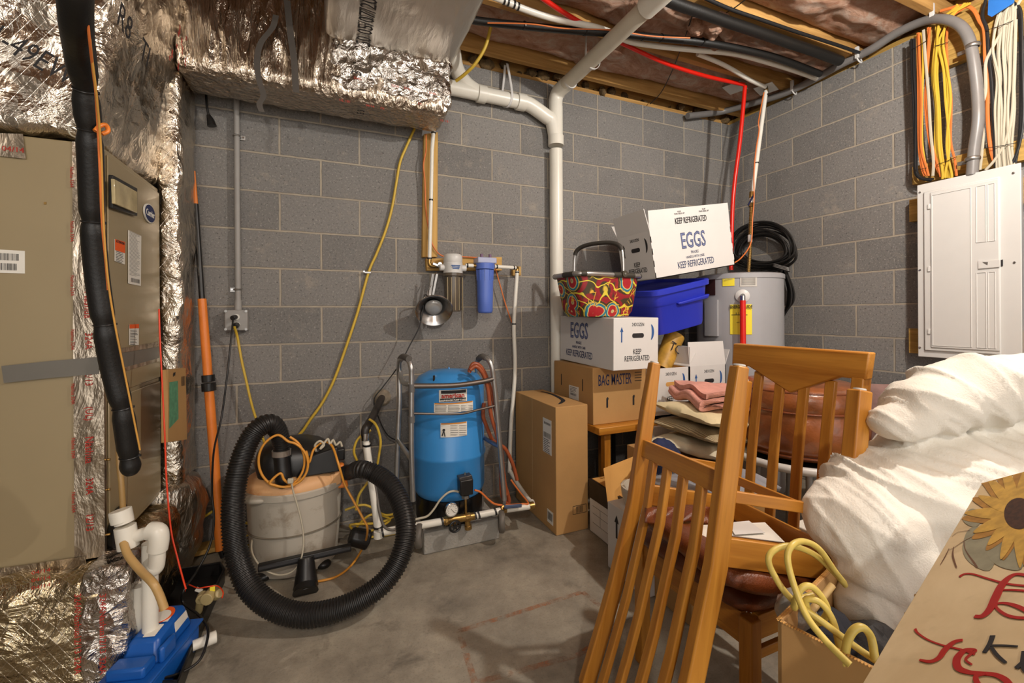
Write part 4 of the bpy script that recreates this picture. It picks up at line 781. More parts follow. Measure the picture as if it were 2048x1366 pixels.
# walker
wk = thing('walker', 'folded grey aluminium walker straddling the blue tank', 'walker', (tc.x, -.40, 0)); YFw = -.535; RA = .0128
Lf = lambda x_, y_: at(x_, y_, y=YFw); Lr = lambda x_, y_: at(x_, y_, y=-.33)
MB().tube(catmull([Lf(826, 1002), Lf(823, 900), Lf(823, 760), Lf(822, 735), at(816, 720, y=-.51), at(807, 716, y=-.47), at(799, 722, y=-.42), Lr(798, 745), Lr(799, 800), Lr(796, 870), Lr(793, 960), Lr(791, 1030)], 7), RA, 14).build('left_frame', ALU, wk)
MB().tube(catmull([Lr(800, 742), at(804, 762, y=-.40), at(813, 768, y=-.48), Lf(822, 768)], 6), RA*.95, 12).build('hand_grip_bend', ALU, wk)
MB().tube(catmull([Lf(818, 718), at(807, 713.5, y=-.47), at(801, 718, y=-.43)], 5), RA*1.25, 14).build('grip', mat('grey_grip', rgb(88, 84, 80), .7), wk)
MB().tube(catmull([Lr(796, 880), at(803, 890, y=-.42), Lf(822, 918)], 5), RA*.85, 12).build('side_brace', ALU, wk)
MB().tube(catmull([Lf(1009, 1000), Lf(1003, 930), Lf(997, 860), Lf(991, 790), Lf(987, 755), Lf(984, 735), at(977, 720, y=-.52), at(966, 714, y=-.48), at(957, 718, y=-.44), Lr(954, 735), Lr(957, 800), Lr(960, 900), Lr(963, 1012)], 7), RA, 14).build('right_frame', ALU, wk)
MB().tube(catmull([at(973, 716, y=-.51), at(964, 713, y=-.48), at(957, 718, y=-.44)], 5), RA*1.25, 14).build('grip', mat('grey_grip2', rgb(88, 84, 80), .7), wk)
MB().tube(catmull([Lr(962, 870), at(975, 880, y=-.43), Lf(998, 893)], 5), RA*.85, 12).build('side_brace', mat('blue_scuffed', rgb(110, 124, 150), .4, .6, .3, 40), wk)
MB().tube(catmull([Lf(826, 772), Lf(905, 771), Lf(960, 764), Lf(986, 758)], 5), RA, 14).build('upper_crossbar', mat('dark_bar', rgb(120, 112, 106), .35, .8), wk)
MB().tube(catmull([Lf(826, 827), Lf(915, 828), Lf(955, 820), Lf(992, 811)], 5), .006, 12).build('lower_crossbar', mat('dark_bar2', rgb(120, 112, 106), .35, .8), wk)
b = MB()
for y0_, y1_ in ((768, 784), (832, 845)): b.tube([Lf(823, y0_), Lf(823, y1_)], RA*1.25, 14)
b.build('clamp_sleeve', mat('sleeve', rgb(100, 98, 96), .5), wk)
for x_, y_ in ((1003, 1043), (838, 1072)):
    c_ = at(x_, y_, y=-.56); c_.z = max(c_.z, .056); o = MB().lathe([(.03, -.012), (.05, -.014), (.055, -.008), (.055, .008), (.05, .014), (.03, .012)], c_, Matrix.Rotation(math.radians(72), 3, 'Z') @ Matrix.Rotation(math.pi/2, 3, 'X'), 32).build('wheel', mat('grey_wheel', rgb(100, 94, 86), .5), wk)
    MB().lathe([(.001, -.013), (.03, -.011), (.03, .011), (.001, .013)], c_, Matrix.Rotation(math.radians(72), 3, 'Z') @ Matrix.Rotation(math.pi/2, 3, 'X'), 24).build('hub', BLACK, o)
MB().bar(at(1009, 1000, y=YFw), at(1006, 1040, y=-.54), .016, .004, V((0, 1, 0))).build('wheel_fork', ALU, wk)
# rust-orange hose bundle on the right handle
for k, (p, l_) in enumerate(((((938, 745), (946, 728), (960, 732), (972, 752), (984, 790), (996, 850), (1003, 910), (1008, 960), (1018, 1000), (1012, 1006), (1003, 985), (1002, 930), (985, 850)), 'brick-red hose looped over the walker handle, outermost loop'),
    (((940, 740), (952, 733), (966, 748), (976, 780), (982, 830), (996, 880), (1006, 940), (1012, 990), (1022, 1004)), 'brick-red hose loop hanging inside the outer one on the walker'),
    (((968, 806), (966, 830), (972, 850), (985, 880), (1000, 890), (1012, 900), (1026, 930), (1034, 960), (1030, 950)), 'brick-red hose bend crossing low behind the walker leg'))):
    T1('air_hose', l_, 'hose', PY(-.50-.02*k, *p[:-1]) if k < 2 else PY(-.44, *p[:-1]), .0105, RHOSE, 8, 12)
# ================================================================ shop vacuum
vf = at(602, 1163, z=0); vc = V((vf.x-.03, vf.y+.185, 0))
va = thing('shop_vacuum', 'grey and faded orange shop vacuum with black motor head', 'vacuum', vc)
zr = .385
MB().lathe([(.001, .012), (.165, .012), (.172, .03), (.180, .14), (.186, .26), (.190, zr-.02), (.190, zr)], vc, None, 56, 1.08, .95).build('drum', VACG, va, ang=50)
MB().lathe([(.19, zr-.022), (.202, zr-.02), (.204, zr+.004), (.196, zr+.012)], vc, None, 56, 1.08, .95).build('drum_rim', VACG, va)
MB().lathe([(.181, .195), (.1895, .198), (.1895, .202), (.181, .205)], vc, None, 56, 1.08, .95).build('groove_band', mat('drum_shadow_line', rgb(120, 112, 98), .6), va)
MB().lathe([(.198, zr+.008), (.200, zr+.022), (.188, zr+.045), (.160, zr+.062), (.13, zr+.070), (.001, zr+.072)], vc, None, 56, 1.08, .95).build('lid', VACO, va, ang=60)
lt = V((vc.x-.155, vc.y-.13, zr-.01)); MB().ell(lt, (.052, .03, .020), Matrix.Rotation(-.6, 3, 'Z')).build('left_latch', VACG, va)
rt = V((vc.x+.175, vc.y-.10, zr+.02)); MB().bx(-.028, .028, -.012, .012, -.03, .03, Matrix.Translation(rt) @ Matrix.Rotation(.6, 4, 'Z')).build('right_latch', VACO, va, bevel=.008)
hc_ = vc+V((.02, .0, zr+.065)); b = MB()
rings = [(.0, .176, .135), (.05, .174, .134), (.095, .156, .122), (.125, .122, .10), (.145, .075, .065), (.157, .002, .002)]
def sup(t, e=.55): return math.copysign(abs(math.cos(t))**e, math.cos(t)), math.copysign(abs(math.sin(t))**e, math.sin(t))
R_ = []
for z_, a_, c_ in rings: R_.append([b.bm.verts.new(hc_+V((a_*sup(2*math.pi*k/40)[0]-z_*.25, c_*sup(2*math.pi*k/40)[1], z_))) for k in range(40)])
for A_, B_ in zip(R_, R_[1:]):
    for k in range(40): b._face([A_[k], A_[(k+1) % 40], B_[(k+1) % 40], B_[k]])
b._face(R_[-1]); b.build('motor_head', mat('dusty_black', rgb(30, 28, 27), .36, 0, .3, 16, 0, 60, .5, 0, 0, (rgb(90, 84, 76), 60, .70)), va, ang=55)
b = MB(); b.hexa([hc_+V(q) for q in ((-.01, -.155, 0), (.172, -.14, 0), (.172, -.08, 0), (-.01, -.08, 0), (.045, -.145, .09), (.165, -.132, .115), (.165, -.08, .115), (.045, -.08, .09))]); b.build('head_facet', BLACK, va, bevel=.006)
for k in range(1): b = MB(); [b.bar(hc_+V((-.11+.022*j, -.05, .150-.005*j)), hc_+V((-.085+.022*j, .05, .152-.005*j)), .006, .004) for j in range(5)]; b.build('vent_slats', BLACK, va)
c_ = at(567, 960, y=vc.y-.165); t_ = at(563, 905, y=vc.y-.15)
MB().tube(catmull([c_+V((0, .03, -.02)), c_+V((0, 0, .0)), c_.lerp(t_, .5), t_], 5), [.034]*16, 22).build('inlet_elbow', BLACK, va)
MB().tube([t_-V((0, 0, .012)), t_+V((0, 0, .012))], .039, 24).build('clear_clamp', mat('clear_band', rgb(150, 140, 130), .15, .3, .2), va)
oc = at(688, 945, y=vc.y-.05)
MB().tube([oc+V((-.05, .02, -.01)), oc, oc+V((.03, -.01, .0))], .037, 22).build('outlet_port', BLACK, va)
b = MB(); b.hexa([oc+V(q) for q in ((-.075, -.02, -.07), (.02, -.02, -.07), (.02, .03, -.07), (-.075, .03, -.07), (-.065, -.01, .045), (.0, -.01, .045), (.0, .03, .045), (-.065, .03, .045))]); b.build('orange_bracket', ORANGE, va, bevel=.01)
MB().bx(-.028, .03, -.02, .02, -.02, .04, Matrix.Translation(oc+V((-.025, .03, .075)))).build('latch_handle', BLACK, va, bevel=.008)
# casters feet
b = MB()
for a_ in (.6, 2.5, 3.9, 5.5): b.ell(vc+V((.17*math.cos(a_), .16*math.sin(a_), .02)), (.035, .03, .02))
b.build('caster', BLACK, va)
# nozzle
nz = thing('floor_nozzle', 'wide black squeegee floor nozzle leaning on the front of the vacuum drum', 'nozzle', at(612, 1170, z=.02))
a_, q_ = at(516, 1136, y=vc.y-.235), at(702, 1094, y=vc.y-.215)
b = MB(); b.bar(a_, q_, .030, .028); b.build('squeegee_bar', BLACK, nz, bevel=.004)
b = MB(); b.bar(a_.lerp(q_, .01)+V((0, -.016, .004)), a_.lerp(q_, .99)+V((0, -.016, .004)), .004, .012); b.build('blade_slot', mat('slot_grey', rgb(60, 60, 62), .4), nz)
ct = at(612, 1115, y=vc.y-.25); lo_ = at(612, 1172, y=vc.y-.27)
R_ = MB().tube(catmull([ct+V((0, 0, .0)), ct.lerp(lo_, .5)+V((0, -.01, 0)), V((lo_.x, lo_.y-.02, .028))], 5), [.030+.002*k for k in range(11)], 22); R_.build('nozzle_neck', BLACK, nz)
MB().tube([V((lo_.x, lo_.y-.015, .045)), V((lo_.x, lo_.y-.045, .022))], [.040, .050], 24).build('collar', BLACK, nz)
# corrugated hose (one lying-standing loop)
D = lambda *p: at(*p[:2], d=p[2])
hp = catmull([t_+V((0, 0, .0)), t_+V((.0, .0, .04)), D(556, 862, 1.93), D(540, 847, 1.90), D(515, 858, 1.86), D(494, 890, 1.83), D(477, 940, 1.79), D(467, 1000, 1.75), D(468, 1065, 1.71), D(478, 1125, 1.68), D(502, 1178, 1.65), D(548, 1215, 1.63), D(605, 1230, 1.63), D(665, 1222, 1.64), D(722, 1198, 1.67), D(770, 1162, 1.72), D(800, 1115, 1.77), D(812, 1062, 1.83), D(803, 1012, 1.89), D(782, 972, 1.94), D(752, 948, 1.98), D(720, 938, 2.0), oc+V((.03, -.01, 0))], 14)
hp = resample(hp, .0030); pat = (1.0, 1.0, .90, .90); nh = len(hp)
rs = [(.0425*pat[i % 4])*(.80+.20*min(1, i/60, )) *(.82+.18*min(1, (nh-i)/110)) for i in range(nh)]
MB().tube(hp, rs, 20, caps=True).build('suction_hose', RUBBER, va, ang=25)
# cords on the vacuum
YC = mat('vac_orange_cord', rgb(214, 146, 52), .42, 0, .1, 30); fy = vc.y-.215
def cir(cx, cy, rx, ry, y, n=14, a0=0, a1=2*math.pi): return [at(cx+rx*math.cos(a0+(a1-a0)*k/n), cy+ry*math.sin(a0+(a1-a0)*k/n), y=y) for k in range(n+1)]
T1('power_cord', 'orange vacuum cord coiled round the inlet elbow and trailing to the floor', 'cord', cir(563, 922, 46, 52, fy+.01, 14, -1.2, 4.6)+cir(568, 928, 48, 46, fy, 14, -1.4, 2.2)+cir(586, 924, 30, 44, fy+.004, 10, 2.6, -1.3)[:9]+[at(618, 925, y=fy+.01), at(628, 898, y=fy+.06), at(648, 884, y=vc.y-.12), at(664, 892, y=vc.y-.15), at(676, 925, y=fy), at(688, 965, y=fy), at(706, 1000, y=fy-.02), at(725, 1035, y=fy-.04), at(735, 1058, y=fy-.05), at(728, 1090, z=.06), at(705, 1128, z=.02), at(675, 1152, z=.008), at(640, 1162, z=.008), at(600, 1166, z=.008)], .0052, YC, 6)
T1('vacuum_cord', 'white cord knotted over the vacuum head', 'cord', [at(632, 902, y=vc.y-.14), at(630, 890, y=vc.y-.15), at(640, 882, y=vc.y-.15), at(648, 890, y=vc.y-.15), at(640, 898, y=vc.y-.16), at(650, 884, y=vc.y-.14), at(656, 878, y=vc.y-.13), at(660, 888, y=vc.y-.14), at(666, 880, y=vc.y-.13), at(672, 890, y=vc.y-.13), at(680, 884, y=vc.y-.12), at(684, 893, y=vc.y-.12)], .005, WHW)
T1('extension_cord', 'thin white extension cord hanging down the front of the vacuum drum', 'cord', [at(583, 966, y=fy-.005), at(587, 985, y=fy-.005), at(596, 1015, y=fy-.01), at(603, 1045, y=fy-.015), at(607, 1080, y=fy-.02), at(602, 1118, y=fy-.035), at(585, 1143, y=fy-.04), at(556, 1150, y=fy-.03), at(525, 1136, y=fy-.01), at(505, 1108, y=fy+.04), at(504, 1080, y=vc.y-.1), at(512, 1065, y=vc.y)], .0038, WHW)
tag(MB().bx(-.012, .012, -.008, .008, -.010, .012, Matrix.Translation(at(581, 962, y=fy-.008))).build('plug', WHW, bevel=.004), 'white cord connector lying on the vacuum lid', 'plug')
# long orange pole
pl_ = thing('telescopic_pole', 'orange and black telescoping pole leaning beside the foil riser', 'pole', at(444, 1128, z=.0)); pt = lambda a, b, t: at(a, b, y=-.035-.12*t)
MB().tube([pt(389, 342, 0), pt(389, 362, 0), pt(391, 408, .03)], [.004, .007, .011], 14).build('tip', ORANGE, pl_)
MB().tube([pt(391, 408, .03), pt(404, 598, .28)], .0125, 16).build('inner_tube', BLACK, pl_)
MB().tube([pt(404, 598, .28), pt(416, 752, .48)], [.0185, .020], 18).build('outer_tube', ORANGE, pl_)
b = MB(); b.tube([pt(416, 750, .48), pt(417, 764, .5)], .0285, 12); b.tube([pt(417, 766, .5), pt(418, 782, .52)], .031, 12); b.build('lock_collar', BLACK, pl_, bevel=.002)
MB().tube([pt(418, 780, .52), pt(430, 935, .74), pt(440, 1100, 1.0)], [.0205, .0205, .0195], 18).build('lower_tube', ORANGE, pl_)
b = MB(); e_ = at(441, 1100, y=-.16); b.cyl(e_, V((e_.x+.01, e_.y, .02)), .012, 10); b.build('foot', BLACK, pl_)
tag(MB().prism([at(a, b_, z=.02) for a, b_ in ((362, 1102), (440, 1085), (442, 1101), (366, 1120))], (0, 0, .022)).build('floor_board', PINE['x'], bevel=.002), 'short pine board on the floor at the wall left of the vacuum', 'board')
for k, (pts, l_) in enumerate((
    ([(396, 1042), (430, 1020), (465, 1005), (500, 975), (520, 968)], 'yellow cord crossing behind the orange pole at floor height'),
    ([(470, 1060), (490, 1045), (510, 1062), (525, 1088), (500, 1092), (478, 1080), (495, 1070), (520, 1075)], 'yellow flat cord bunched behind the corrugated hose'),
    ([(690, 1020), (730, 1010), (770, 1030), (800, 1025), (760, 1045), (700, 1050), (730, 1065), (780, 1040), (740, 1030), (705, 1070), (740, 1095), (800, 1110), (838, 1108)], 'yellow flat cord piled on the floor between vacuum and walker'),
    ([(742, 860), (724, 870), (712, 885), (708, 905), (716, 925), (720, 935)], 'yellow cord loop hanging left of the white feed pipe'),
    ([(738, 838), (752, 850), (761, 880), (758, 910), (752, 935), (735, 965), (718, 990), (712, 1020)], 'yellow cord loop hanging over the black well pipe'))):
    if k < 3: P_ = [at(a, b_, y=-.10 if k < 2 else -.22-.012*(i % 3)) for i, (a, b_) in enumerate(pts)]
    else: P_ = [at(a, b_, y=-.33) for a, b_ in pts]
    for q in P_: q.z = max(q.z, .012)
    T1('extension_cord', l_, 'cord', P_, .0062, YEW, 7, 8)
tag(MB().tube([at(700, 1072, y=-.40), at(738, 1080, y=-.40)], [.045, .05], 6).build('charger', BLACK, bevel=.012), 'black plastic charger block on the floor right of the vacuum', 'charger')
# ================================================================ cartons
EL, EW, EH = .58, .305, .285
def frame(x, z):
    x = V(x).normalized(); y = V(z).cross(x).normalized(); z = x.cross(y); return Matrix((x, y, z)).transposed()
def carton(o, L_, W_, H_, m, inner=None, open_top=False, flaps=(), th=.005):
    a, c = L_/2, W_/2
    if not open_top: MB().bx(-a, a, -c, c, 0, H_).build('body', m, o, bevel=.003, local=True)
    else:
        b = MB(); b.bx(-a, a, -c, c, 0, th); b.bx(-a, a, -c, -c+th, 0, H_); b.bx(-a, a, c-th, c, 0, H_); b.bx(-a, -a+th, -c, c, 0, H_); b.bx(a-th, a, -c, c, 0, H_); b.build('body', m, o, local=True, smooth=False)
        b = MB(); e = th+.001; b.bx(-a+e-.0005, a-e, -c+e-.0005, -c+e, e, H_-.001); b.bx(-a+e, a-e, c-e, c-e+.0005, e, H_-.001); b.bx(-a+e-.0005, -a+e, -c+e, c-e, e, H_-.001); b.bx(a-e, a-e+.0005, -c+e, c-e, e, H_-.001); b.build('inside', inner or CARDI, o, local=True, smooth=False)
    for side, ang, ln in flaps:      # ang from vertical outward
        s, cz = math.sin(math.radians(ang)), math.cos(math.radians(ang)); t = th*.8
        if side in 'FB': k = -1 if side == 'F' else 1; p = [(-a, k*c, H_), (a, k*c, H_), (a-.004, k*(c+ln*s), H_+ln*cz), (-a+.004, k*(c+ln*s), H_+ln*cz)]; ex = (0, -k*t*cz, t*s)
        else: k = -1 if side == 'L' else 1; p = [(k*a, c, H_), (k*a, -c, H_), (k*(a+ln*s), -c+.004, H_+ln*cz), (k*(a+ln*s), c-.004, H_+ln*cz)]; ex = (-k*t*cz, 0, t*s)
        MB().prism(p, ex).build('flap', m, o, local=True, smooth=False)
def face(o, side, L_, W_, H_, off=.0008):
    a, c = L_/2+off, W_/2+off
    return {'F': (V((0, -c, H_/2)), V((1, 0, 0))), 'B': (V((0, c, H_/2)), V((-1, 0, 0))), 'L': (V((-a, 0, H_/2)), V((0, -1, 0))), 'R': (V((a, 0, H_/2)), V((0, 1, 0)))}[side]
UP = V((0, 0, 1))
def egg_long(o, side, s=1.0, dx=0.0):
    c, X = face(o, side, EL, EW, EH); c = c+X*dx
    MB().text('EGGS', c+UP*.052, X, UP, .135, .62, .016).build('printed_eggs', NAVY, o, local=True, smooth=False)
    MB().text('EGGS', c+UP*.052+X.cross(UP)*.0009, X, UP, .135, .62, -.010).build('letter_inlay', mat('pale_navy', rgb(110, 120, 158), .7), o, local=True, smooth=False)
    b = MB(); b.text('FRAGILE', c-UP*.018, X, UP, .024, .72); b.text('HANDLE WITH CARE', c-UP*.046, X, UP, .022, .72); b.text('KEEP REFRIGERATED', c-UP*.088, X, UP, .058, .56, .004); b.build('printed_text', NAVY, o, local=True, smooth=False)
def egg_end(o, side, blue=True, arrow=True, hole=INK, text2=True):
    c, X = face(o, side, EL, EW, EH); m = BLUEI if blue else INK; Z_ = X.cross(UP)
    if arrow: MB().prism([c+X*(-.100+x)+UP*(.055+z) for x, z in ((-.004, -.045), (.004, -.045), (.004, .012), (.011, .012), (0, .038), (-.011, .012), (-.004, .012))], Z_*.0004).build('printed_arrow', m, o, local=True, smooth=False)
    n = 12; P_ = [(.030*math.sin(math.radians(-72+144*k/n+90-90)), .044*math.sin(math.radians(-80+160*k/n))) for k in range(n+1)]
    out = [c+X*(.095+.026*math.cos(math.radians(-78+156*k/n)))+UP*(.062+.045*math.sin(math.radians(-78+156*k/n))) for k in range(n+1)]
    inn = [c+X*(.095+.010*math.cos(math.radians(-78+156*k/n)))+UP*(.062+.045*math.sin(math.radians(-78+156*k/n))) for k in range(n, -1, -1)]
    MB().prism(out+inn[1:-1], Z_*.0004).build('printed_moon', m, o, local=True, smooth=False)
    b = MB(); b.text('24DOZEN', c+UP*.105+X*.01, X, UP, .026, .72); b.text('KEEP', c-UP*.045+X*.005, X, UP, .042, .62, .003); b.text('REFRIGERATED', c-UP*.082+X*.005, X, UP, .042, .60, .003); b.build('printed_text', INK, o, local=True, smooth=False)
    h = [c+X*(.01+.040*math.cos(t)*1.0+(.0 if 1 else 0))*1+UP*(.040+.012*math.sin(t)) for t in []]
    hp_ = []
    for k in range(24): t = 2*math.pi*k/24; hp_.append(c+X*(.01+math.copysign(.028, math.cos(t))+.012*math.cos(t))+UP*(.045+.013*math.sin(t)))
    MB().prism(hp_, Z_*.0005).build('hand_hole', hole, o, local=True, smooth=False)
RZ = lambda a: Matrix.Rotation(math.radians(a), 3, 'Z')
# tall slim carton by the tank
am = thing('cardboard_box', 'tall plain brown carton with a curved arrow printed on top, standing by the wall', 'box', (-1.895, -.33, .001), RZ(-90)); AL, AW, AH = .535, .20, .685
carton(am, AL, AW, AH, CARD)
X_ = V((1, 0, 0)); c_, X = face(am, 'F', AL, AW, AH)
MB().stroke([(-.20, .050), (-.10, .065), (.02, .055), (.12, .030), (.18, -.02), (.20, -.045)], [.010, .020, .026, .026, .018, .008], V((0, 0, AH+.0006)), V((1, 0, 0)), V((0, 1, 0))).build('printed_smile', INK, am, local=True, smooth=False)
o = MB().bx(-.05, .05, -.0006, .0006, -.10, .09, Matrix.Translation(c_+X*.17+UP*.17)).build('shipping_label', PAPER, am, local=True)
b = MB(); q = c_+X*.17+UP*.17+V((0, -.0010, 0)); P4 = [q-X*.05+UP*.09, q+X*.05+UP*.09, q+X*.05-UP*.10, q-X*.05-UP*.10]; bars(b, P4, 5, .10, .17, .15, .9, V()); bars(b, P4, 8, .40, .55, .1, .9, V()); lines(b, [P4[0].lerp(P4[3], .58), P4[1].lerp(P4[2], .58), P4[2], P4[3]], 8); b.build('label_print', INK, o, local=True, smooth=False)
MB().bx(-.0008, .0008, -.0008, 0, -.30, .34, Matrix.Translation(c_-X*.02)).build('seam_tape', mat('clear_tape', rgb(196, 168, 124), .2, 0, .05), am, local=True)
o = MB().bx(-.033, .033, -.0006, .0006, -.035, .035, Matrix.Translation(c_+X*.20-UP*.27)).build('barcode_sticker', PAPER, am, local=True); b = MB(); q = c_+X*.20-UP*.27+V((0, -.001, 0)); bars(b, [q-X*.03+UP*.03, q+X*.03+UP*.03, q+X*.03-UP*.03, q-X*.03-UP*.03], 3, .1, .8, .05, .95, V()); b.build('barcode', INK, o, local=True, smooth=False)
c_, X = face(am, 'R', AL, AW, AH); b = MB(); q = c_+X*.045-UP*.225; P4 = [q-X*.042+UP*.022, q+X*.042+UP*.022, q+X*.042-UP*.022, q-X*.042-UP*.022]; bars(b, P4, 5, .1, .9, .25, .75, V())
for i in range(4): b.bar(P4[i]+V((.0004, 0, 0)), P4[(i+1) % 4]+V((.0004, 0, 0)), .0022, .0006, V((1, 0, 0)))
b.build('printed_barcode', INK, am, local=True, smooth=False)
# side bench + dark table carrying the cartons
OK_ = OAK['x']
bn = thing('wooden_bench', 'low yellow-wood bench under the printed brown carton', 'bench', (-1.53, -.35, 0))
MB().bx(-1.745, -1.31, -.635, -.12, .515, .556).build('top', OK_, bn, bevel=.004)
for x, y in ((-1.665, -.58), (-1.39, -.58), (-1.70, -.15), (-1.39, -.15)): MB().bx(x-.02, x+.02, y-.02, y+.02, 0, .515).build('leg', OAK['z'], bn, bevel=.003)
bt = thing('black_folding_table', 'black-topped table under the pair of white egg cartons', 'table', (-.98, -.35, 0))
MB().bx(-1.30, -.70, -.62, -.06, .54, .570).build('top', BLACK, bt, bevel=.004)
for x, y in ((-1.26, -.58), (-.74, -.58), (-1.26, -.10), (-.74, -.10)): MB().cyl((x, y, 0), (x, y, .54), .014, 12).build('leg', BLACK, bt)
bg = thing('cardboard_box', 'brown carton with bold BAG lettering, beneath the egg carton that holds the basket', 'box', (-1.535, -.342, .557), RZ(-90)); BL, BW, BH = .452, .41, .322
carton(bg, BL, BW, BH, CARD)
c_, X = face(bg, 'R', BL, BW, BH); MB().text('BAG MASTER', c_-X*.055+UP*.085, X, UP, .090, .44, .005).build('printed_text', NAVY, bg, local=True, smooth=False)
b = MB()
for k in range(4): b.bar(c_+X*.085+UP*(.12-.016*k), c_+X*.135+UP*(.12-.016*k), .004, .0006, V((1, 0, 0)))
for dx_ in (-.11, .075):
    b.prism([c_+X*(dx_+x)-UP*(.035-z) for x, z in ((-.006, -.035), (.006, -.035), (.006, .005), (.010, .018), (.004, .026), (-.006, .018))], V((.0005, 0, 0)))
b.build('cut_slots', INK, bg, local=True, smooth=False)
c_, X = face(bg, 'F', BL, BW, BH); b = MB()
for dx_ in (-.13, .12): b.bx(-.004, .004, -.0006, 0, -.035, .035, Matrix.Translation(c_+X*dx_+UP*.05))
b.build('cut_slots', INK, bg, local=True, smooth=False)
o = MB().bx(-.055, .055, -.0006, .0006, -.04, .04, Matrix.Translation(c_+X*.02-UP*.01)).build('shipping_label', PAPER, bg, local=True); b = MB(); q = c_+X*.02-UP*.01+V((0, -.001, 0)); P4 = [q-X*.05+UP*.035, q+X*.05+UP*.035, q+X*.05-UP*.035, q-X*.05-UP*.035]; lines(b, [P4[0], P4[1], q+X*.05, q-X*.05], 4); bars(b, P4, 4, .55, .75, .1, .8, V()); b.build('label_print', INK, o, local=True, smooth=False)
# egg cartons
e1_ = thing('egg_carton_box', 'white egg carton under the flowered basket, large lettering on its left side', 'box', (-1.545, -.41, .882), frame((0, -1, -.022), (0, -.022, 1))); carton(e1_, EL, EW, EH, WHITE); egg_long(e1_, 'F', dx=-.06); egg_end(e1_, 'R')
eA = thing('egg_carton_box', 'white egg carton with open top, the one nearer the brown BAG carton', 'box', (-1.215, -.31, .571), RZ(-90)); carton(eA, EL, EW, EH, WHITE, CARDI, True, (('B', 40, .10),)); egg_end(eA, 'R', True, False, CARDI)
eB = thing('egg_carton_box', 'white egg carton with raised flaps, the one nearer the water heater', 'box', (-.905, -.31, .571), RZ(-90)); carton(eB, EL, EW, EH, WHITE, CARDI, True, (('R', -6, .15), ('F', -3, .12), ('B', 25, .10))); egg_end(eB, 'R', True, True)
# yellow tube with letters
a_, q_ = at(1327, 728, y=-.45), at(1349, 672, y=-.42); tb = thing('yellow_tube', 'yellow cardboard tube lettered in black, sticking out of the open egg carton', 'tube', a_)
ax = (q_-a_).normalized(); sd = ax.cross(V((0, 1, 0))).normalized(); Mt = Matrix((sd, ax.cross(sd), ax)).transposed(); LT = (q_-a_).length
YT = mat('yellow_print_tube', rgb(206, 158, 62), .5, 0, .35, 20)
MB().lathe([(.055, -.04), (.064, LT), (.060, LT), (.051, -.04)], a_, Mt, 30, caps=False).build('tube', YT, tb)
fr_ = V((-.25, -1, -.0)).normalized(); fr_ = (fr_-ax*fr_.dot(ax)).normalized(); MB().text('TC', a_+ax*LT*.5+fr_*.0665, ax.cross(fr_), ax, .085, .72, .004).build('lettering', INK, tb, smooth=False)
# blue tote
BL_, BR_, TL_ = at(1322, 676, y=-.60), at(1413, 650, y=-.60), at(1309, 592, y=-.615); Xa = (BR_-BL_); TX = .46
Rt = frame(Xa, TL_-BL_); ctr = BL_+Rt @ V((TX/2, .29, 0)); TWd, TH = .56, .285
bt_ = thing('storage_tote', 'royal blue plastic tote wedged tilted under the top egg carton', 'tote', ctr, Rt)
b = MB(); R_ = []
for s_, z_ in ((.86, 0), (.88, .02), (.93, TH*.6), (.945, TH*.62), (.97, TH*.66), (1.0, TH-.03)): R_.append((s_, z_))
rr = []
for s_, z_ in R_: rr.append([b.bm.verts.new(V((TX/2*s_*sup(2*math.pi*k/48, .28)[0]+.0, TWd/2*s_*sup(2*math.pi*k/48, .28)[1], z_))) for k in range(48)])
for A_, B_ in zip(rr, rr[1:]):
    for k in range(48): b._face([A_[k], A_[(k+1) % 48], B_[(k+1) % 48], B_[k]])
b._face(rr[0][::-1]); b.build('tub', BLUEB, bt_, local=True)
b = MB(); rr = []
for s_, z_ in ((1.0, TH-.032), (1.05, TH-.034), (1.06, TH-.004), (1.045, TH), (.99, TH), (.97, TH-.02)): rr.append([b.bm.verts.new(V((TX/2*s_*sup(2*math.pi*k/48, .26)[0], TWd/2*s_*sup(2*math.pi*k/48, .26)[1], z_))) for k in range(48)])
for A_, B_ in zip(rr, rr[1:]):
    for k in range(48): b._face([A_[k], A_[(k+1) % 48], B_[(k+1) % 48], B_[k]])
b._face(rr[-1]); b.build('rim', BLUEB, bt_, local=True)
MB().hexa([(-.04, -TWd/2*.99, TH*.56), (TX/2*.85, -TWd/2*.99, TH*.56), (TX/2*.85, -TWd/2*.90, TH*.56), (-.04, -TWd/2*.90, TH*.56), (-.06, -TWd/2*1.02, TH*.63), (TX/2*.9, -TWd/2*1.02, TH*.66), (TX/2*.9, -TWd/2*.9, TH*.66), (-.06, -TWd/2*.9, TH*.63)]).build('moulded_ledge', BLUEB, bt_, local=True, bevel=.008)
# top egg carton
BL_, BR_, TL_ = at(1312, 558, y=-.62), at(1470, 530, y=-.62), at(1303, 466, y=-.62); Rt = frame(BR_-BL_, TL_-BL_); ELs = (BR_-BL_).length
_l = EL; EL = ELs; ctr = BL_+Rt @ V((EL/2, EW/2, 0))
e4 = thing('egg_carton_box', 'white egg carton with flap standing up, tilted on top of the blue tote', 'box', ctr, Rt); carton(e4, EL, EW, EH, WHITE, CARDI, True, (('F', 3, .115), ('L', 8, .13), ('B', 30, .1))); egg_long(e4, 'F', dx=.0); egg_end(e4, 'L', False)
b = MB(); b.text('KEEP REFRIGERATED', V((0.0, -EW/2-.004, EH+.035)), V((1, 0, 0)), V((0, -.05, 1)), .052, .54, .004); b.text('TOP\nTHIS SIDE UP', V((-.09, -EW/2-.0075, EH+.085)), V((1, 0, 0)), V((0, -.05, 1)), .012, 1.2); b.text('TOP\nTHIS SIDE UP', V((.11, -EW/2-.0075, EH+.085)), V((1, 0, 0)), V((0, -.05, 1)), .012, 1.2); b.build('flap_print', INK, e4, local=True, smooth=False)
EL = _l
